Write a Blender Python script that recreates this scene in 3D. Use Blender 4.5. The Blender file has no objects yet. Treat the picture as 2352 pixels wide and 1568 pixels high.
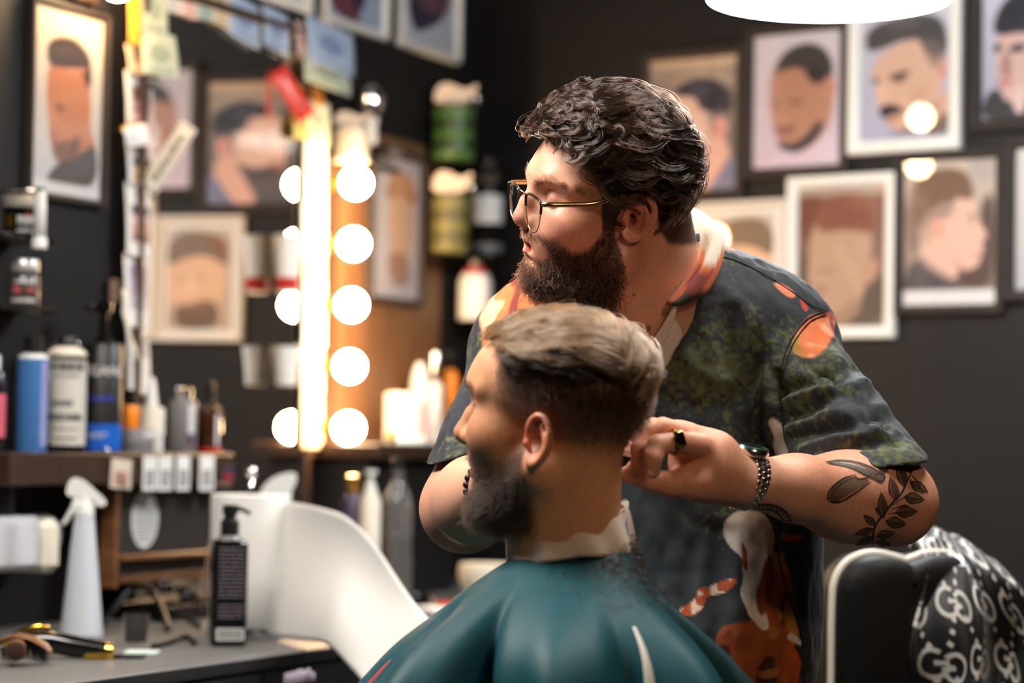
import bpy, math, random
import numpy as np
from mathutils import Matrix, Vector
random.seed(7); RNG = np.random.default_rng(11)
SC = bpy.context.scene; COL = SC.collection
A = np.array
# ------------------------------------------------------------------ camera geometry (85 mm lens, 2352x1568)
FP = 5553.0; CZ = 1.29
_p = math.radians(2.36); _r = math.radians(1.0)
_R0 = A([1., 0, 0]); _U0 = A([0, -math.sin(_p), math.cos(_p)]); FWD = A([0, math.cos(_p), math.sin(_p)])
RGT = math.cos(_r)*_R0 + math.sin(_r)*_U0; UPV = -math.sin(_r)*_R0 + math.cos(_r)*_U0
CAM = A([0, 0, CZ])
def ray(px, py): return FWD + RGT*(px-1176)/FP - UPV*(py-784)/FP
def W(px, py, D): return CAM + ray(px, py)*D
def scl(D): return D/FP                      # metres per pixel at a distance
_m = math.radians(64.1); _ph = math.radians(-36)
UL = A([math.cos(_m), math.sin(_m), 0]); UR = A([math.cos(_ph), math.sin(_ph), 0])
NL = A([math.sin(_m), -math.cos(_m), 0]); NR = A([math.sin(_ph), -math.cos(_ph), 0])
CORNER = W(1105, 784, 5.5)
def hit(px, py, n, off=0.0):
    d = ray(px, py); return CAM + d*(((CORNER + n*off - CAM) @ n)/(d @ n))
def hitz(px, py, z):
    d = ray(px, py); return CAM + d*((z-CZ)/d[2])

def srgb(*c):
    if len(c) == 1: c = c[0]
    c = np.asarray(c, float)/255.
    return np.where(c <= .04045, c/12.92, ((c+.055)/1.055)**2.4)

# ------------------------------------------------------------------ objects
def tag(o, label=None, cat=None, group=None, kind=None):
    if label: o['label'] = label
    if cat: o['category'] = cat
    if group: o['group'] = group
    if kind: o['kind'] = kind
    return o
def basis(x, y, z, loc):
    M = Matrix.Identity(4)
    for i in range(3):
        M[i][0] = x[i]; M[i][1] = y[i]; M[i][2] = z[i]; M[i][3] = loc[i]
    return M
def thing(name, label, cat, loc=(0, 0, 0), rot=0.0, group=None, M=None):
    o = bpy.data.objects.new(name, None); COL.objects.link(o); o.empty_display_size = .05
    o.matrix_world = M if M is not None else (Matrix.Translation(Vector(loc)) @ Matrix.Rotation(rot, 4, 'Z'))
    tag(o, label, cat, group); return o
def wallM(n, loc):                            # local x right along the wall, local -y out of it, z up
    x = np.cross([0, 0, 1], n); return basis(x, -n, (0, 0, 1), loc)

class G:
    """a growing mesh: vertices, faces, optional colour per vertex"""
    def __init__(s): s.v = []; s.f = []; s.c = []; s.n = 0
    def add(s, v, f, c=None):
        v = np.asarray(v, float).reshape(-1, 3); k = s.n
        s.v.append(v); s.f += [tuple(int(i)+k for i in q) for q in f]; s.n += len(v)
        s.c.append(np.tile(A(c if c is not None else (1, 1, 1), float), (len(v), 1)) if c is None or np.ndim(c) == 1 else np.asarray(c, float)); return s
    def box(s, lo, hi, bev=0.0, c=None, M=None):
        x0, y0, z0 = lo; x1, y1, z1 = hi
        b = min(bev, .49*min(abs(x1-x0), abs(y1-y0), abs(z1-z0)))
        if b <= 0:
            v = A([(x, y, z) for x in (x0, x1) for y in (y0, y1) for z in (z0, z1)])
            f = [(0, 1, 3, 2), (4, 6, 7, 5), (0, 4, 5, 1), (2, 3, 7, 6), (0, 2, 6, 4), (1, 5, 7, 3)]
        else:
            v = []; ix = {}
            for sx in (0, 1):
                for sy in (0, 1):
                    for sz in (0, 1):
                        for k in range(3):
                            p = [x1 if sx else x0, y1 if sy else y0, z1 if sz else z0]
                            for j, sg in enumerate((sx, sy, sz)):
                                if j != k: p[j] += -b if sg else b
                            ix[sx, sy, sz, k] = len(v); v.append(p)
            f = []
            for k in range(3):
                i, j = [(1, 2), (2, 0), (0, 1)][k]
                for sg in (0, 1):
                    q = []
                    for a_, b_ in ((0, 0), (1, 0), (1, 1), (0, 1)):
                        t = [0, 0, 0]; t[k] = sg; t[i] = a_; t[j] = b_; q.append(ix[(*t, k)])
                    f.append(tuple(q if sg else q[::-1]))
                for a_ in (0, 1):
                    for b_ in (0, 1):
                        t0 = [0, 0, 0]; t0[i] = a_; t0[j] = b_; t1 = list(t0); t1[k] = 1
                        q = [ix[(*t0, i)], ix[(*t1, i)], ix[(*t1, j)], ix[(*t0, j)]]
                        f.append(tuple(q if (a_ ^ b_) else q[::-1]))
            for sx in (0, 1):
                for sy in (0, 1):
                    for sz in (0, 1):
                        q = [ix[sx, sy, sz, k] for k in range(3)]
                        f.append(tuple(q if (sx ^ sy ^ sz) else q[::-1]))
            v = A(v)
        if M is not None: v = xf(M, v)
        return s.add(v, f, c)
    def lathe(s, prof, n=32, c=None, M=None, sx=1.0, sy=1.0):
        """prof: list of (radius, z); closed with caps where radius > 0 at the ends"""
        prof = [(max(r, 1e-5), z) for r, z in prof]
        t = np.arange(n)*2*math.pi/n; v = []
        for r, z in prof: v.append(np.stack([r*np.cos(t)*sx, r*np.sin(t)*sy, np.full(n, z)], 1))
        v = np.concatenate(v); f = []
        for i in range(len(prof)-1):
            for j in range(n):
                k = (j+1) % n; f.append((i*n+j, i*n+k, (i+1)*n+k, (i+1)*n+j))
        f.append(tuple(range(n))[::-1]); f.append(tuple((len(prof)-1)*n+j for j in range(n)))
        if M is not None: v = xf(M, v)
        if c is not None and np.ndim(c) == 2: c = np.repeat(np.asarray(c, float), n, 0)
        return s.add(v, f, c)
    def tube(s, pts, r, n=8, c=None, closed=False, flat=1.0, up=None):
        P = np.asarray(pts, float); m = len(P); r = np.broadcast_to(np.asarray(r, float), (m,))
        if closed: T = np.roll(P, -1, 0)-np.roll(P, 1, 0)
        else: T = np.gradient(P, axis=0)
        T /= np.linalg.norm(T, axis=1)[:, None]+1e-12
        nrm = np.cross(T[0], up if up is not None else ([0, 0, 1] if abs(T[0][2]) < .9 else [1, 0, 0])); nrm /= np.linalg.norm(nrm)
        v = []; t = np.arange(n)*2*math.pi/n
        for i in range(m):
            if up is not None: nrm = np.cross(T[i], up)
            else: nrm = nrm-(nrm@T[i])*T[i]
            nrm = nrm/(np.linalg.norm(nrm)+1e-12)
            b = np.cross(T[i], nrm)
            v.append(P[i]+r[i]*(np.cos(t)[:, None]*nrm+flat*np.sin(t)[:, None]*b))
        v = np.concatenate(v); f = []
        for i in range(m if closed else m-1):
            a = i*n; b_ = ((i+1) % m)*n
            for j in range(n):
                k = (j+1) % n; f.append((a+j, a+k, b_+k, b_+j))
        if not closed:
            f.append(tuple(range(n))[::-1]); f.append(tuple((m-1)*n+j for j in range(n)))
        return s.add(v, f, c)
    def prism(s, poly, y0, y1, c=None, M=None):
        """poly in the local x-z plane, extruded from y0 to y1"""
        p = np.asarray(poly, float); n = len(p)
        v = np.concatenate([np.stack([p[:, 0], np.full(n, y0), p[:, 1]], 1), np.stack([p[:, 0], np.full(n, y1), p[:, 1]], 1)])
        f = [tuple(range(n)), tuple(range(2*n-1, n-1, -1))]+[(i, n+i, n+(i+1) % n, (i+1) % n) for i in range(n)]
        if M is not None: v = xf(M, v)
        return s.add(v, f, c)
    def sphere(s, c0, r, n=20, m=12, c=None):
        pr = [(math.sin(math.pi*i/m), -math.cos(math.pi*i/m)) for i in range(m+1)]
        r = np.broadcast_to(np.asarray(r, float), (3,)); k = s.n
        s.lathe(pr, n, c); s.v[-1] = s.v[-1]*r+np.asarray(c0, float); return s
    def grid(s, P, c=None, closed_u=False):
        """P (m,n,3)"""
        m, n = P.shape[:2]; f = []
        for i in range(m-1):
            for j in range(n if closed_u else n-1):
                k = (j+1) % n; f.append((i*n+j, i*n+k, (i+1)*n+k, (i+1)*n+j))
        return s.add(P.reshape(-1, 3), f, c.reshape(-1, 3) if c is not None and np.ndim(c) == 3 else c)
    def obj(s, name, m, parent=None, smooth=True, angle=None, subdiv=0):
        V = np.concatenate(s.v); me = bpy.data.meshes.new(name)
        me.from_pydata(V.tolist(), [], s.f)
        Cc = np.concatenate(s.c)
        if not np.all(Cc == 1):
            at = me.color_attributes.new('Col', 'FLOAT_COLOR', 'POINT')
            at.data.foreach_set('color', np.concatenate([Cc, np.ones((len(Cc), 1))], 1).astype(np.float32).ravel())
        me.materials.append(m)
        if smooth:
            me.polygons.foreach_set('use_smooth', [True]*len(me.polygons))
            if angle is not None: me.set_sharp_from_angle(angle=math.radians(angle))
        me.update()
        return link(name, me, parent, subdiv)
def link(name, me, parent=None, subdiv=0):
    o = bpy.data.objects.new(name, me); COL.objects.link(o)
    if parent is not None: o.parent = parent
    if subdiv:
        md = o.modifiers.new('s', 'SUBSURF'); md.levels = subdiv; md.render_levels = subdiv
    return o
def xf(M, v):
    M = A(M) if not isinstance(M, np.ndarray) else M
    return v @ M[:3, :3].T + M[:3, 3]
def big_mesh(name, V, F, m, parent=None, cols=None):
    """numpy quads / triangles -> object"""
    me = bpy.data.meshes.new(name); n = F.shape[1]
    me.vertices.add(len(V)); me.vertices.foreach_set('co', np.ascontiguousarray(V, np.float32).ravel())
    me.loops.add(F.size); me.loops.foreach_set('vertex_index', np.ascontiguousarray(F, np.int32).ravel())
    me.polygons.add(len(F)); me.polygons.foreach_set('loop_start', np.arange(len(F), dtype=np.int32)*n)
    me.update(calc_edges=True); me.validate()
    me.polygons.foreach_set('use_smooth', [True]*len(me.polygons))
    for k, C in (cols or {}).items():
        at = me.color_attributes.new(k, 'FLOAT_COLOR', 'POINT')
        at.data.foreach_set('color', np.concatenate([C, np.ones((len(C), 1))], 1).astype(np.float32).ravel())
    me.materials.append(m); me.update(); return link(name, me, parent)
def children(o): return [c for c in COL.objects if c.parent == o]
def copy_thing(o, M, label, group=None):
    r = o.copy(); COL.objects.link(r); r.matrix_world = M; r['label'] = label
    if group: r['group'] = group
    for ch in KIDS(o):
        c = ch.copy(); COL.objects.link(c); c.parent = r
        for g in KIDS(ch):
            d = g.copy(); COL.objects.link(d); d.parent = c
    return r
def KIDS(o): return [c for c in list(COL.objects) if c.parent is not None and c.parent.name == o.name]
def struct(g, name, m, parent=None, **k):
    o = g.obj(name, m, parent, **k)
    if parent is None: o['kind'] = 'structure'
    return o

# ------------------------------------------------------------------ materials
MATS = {}
def mat(name, col=(.5, .5, .5), rough=.5, metal=0.0, attr=None, spec=.5, trans=0.0, emis=None, estr=0.0, noise=None, bump=None, coat=0.0, sss=0.0, sheen=0.0, alpha=None, ior=1.45, aniso=0.0):
    if name in MATS: return MATS[name]
    m = bpy.data.materials.new(name); m.use_nodes = True; nt = m.node_tree; b = nt.nodes['Principled BSDF']; L = nt.links.new
    b.inputs['Base Color'].default_value = (*col, 1); b.inputs['Roughness'].default_value = rough; b.inputs['Metallic'].default_value = metal
    b.inputs['Specular IOR Level'].default_value = spec; b.inputs['Transmission Weight'].default_value = trans; b.inputs['IOR'].default_value = ior
    b.inputs['Coat Weight'].default_value = coat; b.inputs['Sheen Weight'].default_value = sheen
    if sss: b.inputs['Subsurface Weight'].default_value = sss; b.inputs['Subsurface Radius'].default_value = (.012, .004, .002); b.inputs['Subsurface Scale'].default_value = 1
    if alpha is not None: b.inputs['Alpha'].default_value = alpha
    if emis is not None: b.inputs['Emission Color'].default_value = (*emis, 1); b.inputs['Emission Strength'].default_value = estr
    src = None; N = nt.nodes.new
    if attr:
        a = N('ShaderNodeVertexColor'); a.layer_name = attr; src = a.outputs['Color']
    if noise:                                   # (scale, amount, [stretch])
        tc = N('ShaderNodeTexCoord'); n = N('ShaderNodeTexNoise'); n.inputs['Scale'].default_value = noise[0]; n.inputs['Detail'].default_value = 6
        v = tc.outputs['Object']
        if len(noise) > 2:
            mp = N('ShaderNodeMapping'); mp.inputs['Scale'].default_value = noise[2]; L(v, mp.inputs['Vector']); v = mp.outputs['Vector']
        L(v, n.inputs['Vector'])
        mr = N('ShaderNodeMapRange'); mr.inputs['To Min'].default_value = 1-noise[1]; mr.inputs['To Max'].default_value = 1+noise[1]; mr.inputs['From Min'].default_value = .3; mr.inputs['From Max'].default_value = .7
        L(n.outputs['Fac'], mr.inputs['Value'])
        mx = N('ShaderNodeMix'); mx.data_type = 'RGBA'; mx.blend_type = 'MULTIPLY'; mx.inputs['Factor'].default_value = 1
        if src is not None: L(src, mx.inputs['A'])
        else: mx.inputs['A'].default_value = (*col, 1)
        L(mr.outputs['Result'], mx.inputs['B']); src = mx.outputs['Result']
    if src is not None: L(src, b.inputs['Base Color'])
    if bump:                                    # (scale, strength, distance)
        tc = N('ShaderNodeTexCoord'); n = N('ShaderNodeTexNoise'); n.inputs['Scale'].default_value = bump[0]; n.inputs['Detail'].default_value = 4
        L(tc.outputs['Object'], n.inputs['Vector']); bp = N('ShaderNodeBump'); bp.inputs['Strength'].default_value = bump[1]; bp.inputs['Distance'].default_value = bump[2]
        L(n.outputs['Fac'], bp.inputs['Height']); L(bp.outputs['Normal'], b.inputs['Normal'])
    MATS[name] = m; return m
def pane_mat(name, tint=(1, 1, 1), gain=1.0):
    """thin clear pane: see-through, mirror-like at a glance"""
    if name in MATS: return MATS[name]
    m = bpy.data.materials.new(name); m.use_nodes = True; nt = m.node_tree; nt.nodes.clear(); N = nt.nodes.new; L = nt.links.new
    o = N('ShaderNodeOutputMaterial'); mx = N('ShaderNodeMixShader'); t = N('ShaderNodeBsdfTransparent'); g = N('ShaderNodeBsdfGlossy'); lw = N('ShaderNodeLayerWeight')
    lw.inputs['Blend'].default_value = .5; g.inputs['Roughness'].default_value = .02; t.inputs['Color'].default_value = (*tint, 1)
    pw = N('ShaderNodeMath'); pw.operation = 'POWER'; pw.inputs[1].default_value = 5; L(lw.outputs['Facing'], pw.inputs[0])
    mu = N('ShaderNodeMath'); mu.operation = 'MULTIPLY_ADD'; mu.inputs[1].default_value = .96*gain; mu.inputs[2].default_value = .04*gain; L(pw.outputs[0], mu.inputs[0])
    L(mu.outputs[0], mx.inputs[0]); L(t.outputs[0], mx.inputs[1]); L(g.outputs[0], mx.inputs[2]); L(mx.outputs[0], o.inputs[0])
    MATS[name] = m; return m
def emit_mat(name, col, s):
    if name in MATS: return MATS[name]
    m = bpy.data.materials.new(name); m.use_nodes = True; nt = m.node_tree; nt.nodes.clear()
    o = nt.nodes.new('ShaderNodeOutputMaterial'); e = nt.nodes.new('ShaderNodeEmission'); e.inputs[0].default_value = (*col, 1); e.inputs[1].default_value = s
    nt.links.new(e.outputs[0], o.inputs[0]); MATS[name] = m; return m
VC = lambda r=.5, **k: mat('painted_%d_%s' % (int(r*100), '_'.join(sorted(k))), rough=r, attr='Col', **k)

# ------------------------------------------------------------------ painting flat prints as coloured grids
def chaikin(p, it=2):
    p = np.asarray(p, float)
    for _ in range(it):
        q = np.roll(p, -1, 0); p = np.stack([.75*p+.25*q, .25*p+.75*q], 1).reshape(-1, 2)
    return p
def inside(X, Y, poly):
    p = np.asarray(poly, float); r = np.zeros(X.shape, bool); n = len(p)
    for i in range(n):
        x0, y0 = p[i]; x1, y1 = p[i-1]
        if y0 == y1: continue
        c = ((y0 > Y) != (y1 > Y)) & (X < (x1-x0)*(Y-y0)/(y1-y0)+x0); r ^= c
    return r
def blur(a, k):
    if k <= 0: return a
    w = np.ones(2*k+1)/(2*k+1)
    for ax in (0, 1):
        b = np.concatenate([np.repeat(a.take([0], ax), k, ax), a, np.repeat(a.take([-1], ax), k, ax)], ax)
        a = np.apply_along_axis(lambda x: np.convolve(x, w, 'valid'), ax, b)
    return a
def paint(layers, box, nx=60, ny=86, soft=1):
    """layers in photo pixels: ('bg', top, bottom) first, then (kind, data, colour, alpha); box = print bounds"""
    S = 2; x0, y0, x1, y1 = box
    X, Y = np.meshgrid(x0+(np.arange(nx*S)+.5)/(nx*S)*(x1-x0), y0+(np.arange(ny*S)+.5)/(ny*S)*(y1-y0))
    t = ((Y-y0)/(y1-y0))[..., None]; _, ct, cb = layers[0]
    img = srgb(ct)*(1-t)+srgb(cb)*t
    for ly in layers[1:]:
        k, d, c = ly[:3]; al = ly[3] if len(ly) > 3 else 1
        if k == 'p': msk = inside(X, Y, chaikin(d)).astype(float)
        elif k == 'r': msk = ((X >= d[0]) & (X <= d[2]) & (Y >= d[1]) & (Y <= d[3])).astype(float)
        else: msk = ((((X-d[0])/d[2])**2+((Y-d[1])/d[3])**2) <= 1).astype(float)
        msk = blur(msk, ly[4] if len(ly) > 4 else soft)[..., None]*al
        img = img*(1-msk)+srgb(c)*msk
    return img.reshape(ny, S, nx, S, 3).mean((1, 3))
def print_grid(img, w, h, y=0.0, cx=0.0, cz=0.0):
    """a flat print in the local x-z plane facing -y, one colour cell per grid cell"""
    ny, nx = img.shape[:2]
    X = np.linspace(-w/2, w/2, nx)+cx; Z = np.linspace(h/2, -h/2, ny)+cz
    P = np.stack(np.broadcast_arrays(X[None, :], A(y), Z[:, None]), -1)
    return G().grid(P[::-1], img[::-1])
# ================================================================== camera, world
cd = bpy.data.cameras.new('camera'); cam = bpy.data.objects.new('camera', cd); COL.objects.link(cam)
cam.matrix_world = basis(RGT, UPV, -FWD, CAM)
cd.sensor_width = 36; cd.lens = FP*36/2352; cd.clip_start = .05; cd.clip_end = 60
cd.dof.use_dof = True; cd.dof.focus_distance = 2.76; cd.dof.aperture_fstop = cd.lens/1000/.030; cd.dof.aperture_blades = 0
SC.camera = cam
wd = bpy.data.worlds.new('room_air'); SC.world = wd; wd.use_nodes = True
wd.node_tree.nodes['Background'].inputs[0].default_value = (.9, .85, .8, 1); wd.node_tree.nodes['Background'].inputs[1].default_value = .03
SC.view_settings.view_transform = 'Standard'; SC.view_settings.look = 'None'; SC.view_settings.gamma = 1; SC.view_settings.exposure = 0.2
SC.cycles.use_denoising = True; SC.cycles.max_bounces = 6; SC.cycles.transparent_max_bounces = 16; SC.cycles.use_adaptive_sampling = True; SC.cycles.adaptive_threshold = .1; SC.cycles.adaptive_min_samples = 16; SC.cycles.sample_clamp_indirect = 6; SC.cycles.caustics_reflective = False; SC.cycles.caustics_refractive = False
SC.cycles.glossy_bounces = 4; SC.cycles.diffuse_bounces = 3; SC.cycles.transmission_bounces = 5
# ================================================================== the room shell
CH = 2.95
m_wall = mat('charcoal_paint', srgb(25, 23, 24), .62, spec=.3, noise=(3, .12), bump=(60, .12, .003))
m_floor = mat('dark_floor_tile', srgb(70, 66, 64), .35, noise=(5, .2))
m_ceil = mat('dark_ceiling_paint', srgb(60, 58, 56), .8, noise=(2, .1))
PA = CORNER-7.5*UL; PB = CORNER+5.5*UR; PD = PA+5.5*UR
for p in (PA, PB, PD): p[2] = 0
PC = CORNER*A([1, 1, 0])
def wall_slab(name, a, b):
    d = b-a; n = A([d[1], -d[0], 0])/np.linalg.norm(d); mid = (PA+PB+PC+PD)/4
    if (mid-a) @ n > 0: n = -n
    g = G(); v = []
    for q in (a, b):
        for k in (0, .12):
            for z in (0, CH): v.append(q+n*k+A([0, 0, z]))
    g.add(v, [(0, 1, 5, 4), (2, 6, 7, 3), (0, 2, 3, 1), (4, 5, 7, 6), (1, 3, 7, 5), (0, 4, 6, 2)])
    return struct(g, name, m_wall, smooth=False)
wall_slab('wall_left', PA, PC); wall_slab('wall_right', PC, PB); wall_slab('wall_back', PA, PD); wall_slab('wall_side', PD, PB)
def plate(name, z0, z1, m):
    v = [p+A([0, 0, z]) for z in (z0, z1) for p in (PA, PC, PB, PD)]
    struct(G().add(v, [(3, 2, 1, 0), (4, 5, 6, 7), (0, 1, 5, 4), (1, 2, 6, 5), (2, 3, 7, 6), (3, 0, 4, 7)]), name, m, smooth=False)
plate('floor', -.1, 0, m_floor); plate('ceiling', CH, CH+.1, m_ceil)
def skirting(name, a, b, n):
    g = G(); v = []
    for q in (a, b):
        for k, z in ((0, 0), (.015, 0), (.015, .09), (0, .1)): v.append(q+n*k+A([0, 0, z]))
    g.add(v, [(0, 1, 5, 4), (1, 2, 6, 5), (2, 3, 7, 6), (0, 4, 7, 3), (0, 3, 2, 1), (4, 5, 6, 7)])
    struct(g, name, mat('black_trim', srgb(24, 22, 22), .4), smooth=False)
skirting('baseboard_right', PC+UR*.05, PB-UR*.05, NR)

# ================================================================== lamps
m_bulb = emit_mat('warm_bulb_glass', (1.0, .66, .34), 120.0)
m_disc = emit_mat('white_diffuser', (.94, .98, 1.0), 38.0)
m_chrome = mat('chrome', (.8, .8, .82), .12, 1.0)
m_brass = mat('brass_socket', srgb(190, 150, 80), .3, 1.0)
m_black = mat('black_plastic', srgb(20, 19, 19), .38)
m_blackgloss = mat('black_gloss', srgb(14, 13, 14), .15)
m_white = mat('white_plastic', srgb(228, 228, 226), .4)
m_wood = mat('brown_wood', srgb(112, 74, 44), .45, noise=(4, .3, (1, 1, 14)))
m_darkwood = mat('dark_brown_wood', srgb(58, 40, 28), .45, noise=(6, .3, (8, 8, .6)))
def ring_lamp(label, loc, R, wire_to=CH, strength=None, h=.055, shade=None):
    t = thing('pendant_lamp', label, 'lamp', loc, group='round pendant lamps')
    G().lathe([(R, 0), (R+.006, 0), (R+.006, h), (R*.97, h+.004), (.03, h+.004), (.03, h+.0041), (R-.002, h-.004), (R, h-.01)], 64).obj('drum', shade or m_white, t, angle=40)
    G().lathe([(1e-4, -.004), (R*.9, -.004), (R, 0.0), (R, .012), (1e-4, .012)], 64).obj('diffuser', strength or m_disc, t, angle=40)
    top = wire_to-loc[2]
    G().lathe([(.045, top-.03), (.05, top-.001), (.01, top-.0005)], 24).obj('ceiling_rose', m_white, t, angle=40)
    g = G()
    for a in range(3):
        q = 2*math.pi*a/3; g.tube([(R*.7*math.cos(q), R*.7*math.sin(q), h), (.02*math.cos(q), .02*math.sin(q), top-.03)], .0015, 6)
    g.obj('suspension_wire', m_chrome, t)
    return t
ring_lamp('round glowing pendant lamp hanging above the barber, before the portrait wall', W(1903, -2, 4.0), .192, h=.11, shade=emit_mat('glowing_shade', (.95, .98, 1.0), 42.0))
ring_lamp('large round pendant lamp over the barber chair, in front of the barber', (-.62, 2.55, 2.32), .30, strength=emit_mat('bright_diffuser', (1.0, .94, .86), 38.0))
ring_lamp('added round fill lamp hanging behind the photographer, away from both walls', (1.05, .7, 2.35), .26, strength=emit_mat('fill_diffuser', (1.0, .68, .42), 28.0))  # unseen lamp, added as amber fill for the camera-facing sides
ring_lamp('round pendant lamp hanging over the space between barber and portrait wall', (.62, 2.75, 2.55), .26, strength=emit_mat('mid_diffuser', (1.0, .94, .88), 24.0))

def bulb_bar(label, pxs, ys, zpad, px0, px1, bulb_label, off=.078):
    P = [hit(x, y, NL, off) for x, y in zip(pxs, ys)]
    zc = [p[2] for p in P]; al = sum((p-CORNER) @ UL for p in P)/len(P); c = CORNER+UL*al; w = px0
    base = A([c[0], c[1], min(zc)-zpad]); t = thing('vanity_light_bar', label, 'light', M=wallM(NL, base))
    Hh = max(zc)-min(zc)+2*zpad
    G().box((-w/2, -.018, 0), (w/2, -.001, Hh), .003).obj('backplate', m_darkwood, t, angle=30)
    for p in P:
        r = p-base; x = r @ UL; z = r[2]
        G().lathe([(.0, -.0181), (.018, -.018), (.018, -.056), (.014, -.060), (.014, -.068)], 20, M=A(Matrix(((1, 0, 0, x), (0, 0, 1, 0), (0, 1, 0, z), (0, 0, 0, 1))))).obj('socket', m_brass, t, angle=40)
        b = G().sphere((x, -off, z), .030, 24, 14).obj('bulb', m_bulb, t)
    return t
bulb_bar('warm vanity light bar of five glowing round bulbs beside the cluttered mirror edge', [817, 812, 807, 803, 800], [420, 560, 700, 841, 983], .06, .096, 0, '')
bulb_bar('vanity light bar above the framed profile portrait, its lowest bulb at the picture edge', [270, 269], [-40, -215], .03, .07, 0, '')

# ================================================================== mirror between the light bars
a = math.radians(64.1+1.0); mx = A([math.cos(a), math.sin(a), 0]); mn = A([math.sin(a), -math.cos(a), 0])
mc = hit(515, 600, NL, .016); mz0, mz1 = 1.0, hit(590, 88, NL)[2]+.02
xl = abs((hit(296, 600, NL)-mc) @ mx); xr = abs((hit(690, 600, NL)-mc) @ mx)
t = thing('wall_mirror', 'tall mirror on the left wall reflecting framed portraits, banknotes along its top', 'mirror', M=basis(mx, -mn, (0, 0, 1), A([mc[0], mc[1], mz0])))
G().box((-xl, -.004, 0), (xr, 0, mz1-mz0)).obj('mirror_glass', mat('silvered_glass', (.86, .84, .82), .015, 1.0), t, smooth=False)
g = G(); d = .02
for q in ((-xl-d, -xl), (xr, xr+d)): g.box((q[0], -.012, -d), (q[1], .004, mz1-mz0+d), .002)
g.box((-xl, -.012, -d), (xr, .004, 0), .002); g.box((-xl, -.012, mz1-mz0), (xr, .004, mz1-mz0+d), .002)
g.obj('mirror_frame', m_darkwood, t, angle=30)

# ================================================================== framed portraits
GLASS = pane_mat('picture_glass', gain=1.0)
m_fw = mat('white_frame', srgb(226, 222, 214), .35); m_fd = mat('dark_frame', srgb(44, 34, 30), .7, noise=(12, .2, (1, 1, 1)))
m_ft = mat('pale_frame', srgb(218, 208, 196), .4)
def moulding(w, h, b, d, m, parent):
    """mitred frame: profile across the border b deep d, local -y outward"""
    prof = [(0, 0), (0, -d*.75), (b*.12, -d), (b*.6, -d), (b*.8, -d*.8), (b, -d*.55), (b, 0)]
    ring = []
    for s, y in prof: ring.append([(-w/2+s, y, -h/2+s), (w/2-s, y, -h/2+s), (w/2-s, y, h/2-s), (-w/2+s, y, h/2-s)])
    P = A(ring); G().grid(np.concatenate([P, P[:, :1]], 1)).obj('frame', m, parent, smooth=False)
def picture(label, n, box, border, m, layers, pbox=None, mat_w=0.0, depth=.018, tilt=0.0, group='framed haircut portraits', off=.001):
    """box = outer frame bounds in the photo"""
    x0, y0, x1, y1 = box; xc, yc = (x0+x1)/2, (y0+y1)/2
    c = hit(xc, yc, n, off); w = np.linalg.norm(hit(x1, yc, n)-hit(x0, yc, n)); h = abs(hit(xc, y1, n)[2]-hit(xc, y0, n)[2])
    M = wallM(n, c) @ Matrix.Rotation(tilt, 4, 'Y')
    t = thing('framed_portrait', label, 'picture', M=M, group=group)
    moulding(w, h, border, depth, m, t)
    iw, ih = w-2*border, h-2*border
    G().box((-w/2+.002, -.003, -h/2+.002), (w/2-.002, 0, h/2-.002)).obj('backing', m_black, t, smooth=False)
    pw, ph = iw-2*mat_w, ih-2*mat_w
    if mat_w: G().box((-iw/2-.001, -.006, -ih/2-.001), (iw/2+.001, -.003, ih/2+.001)).obj('mount', m_white, t, smooth=False)
    img = paint(layers, pbox or box)
    print_grid(img, pw, ph, -.0075).obj('print', VC(.45), t, smooth=False)
    G().box((-iw/2, -.0105, -ih/2), (iw/2, -.0095, ih/2)).obj('glazing', GLASS, t, smooth=False)
    return t
SK = (205, 160, 140); SK2 = (222, 182, 165); DK = (34, 32, 40)
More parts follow.
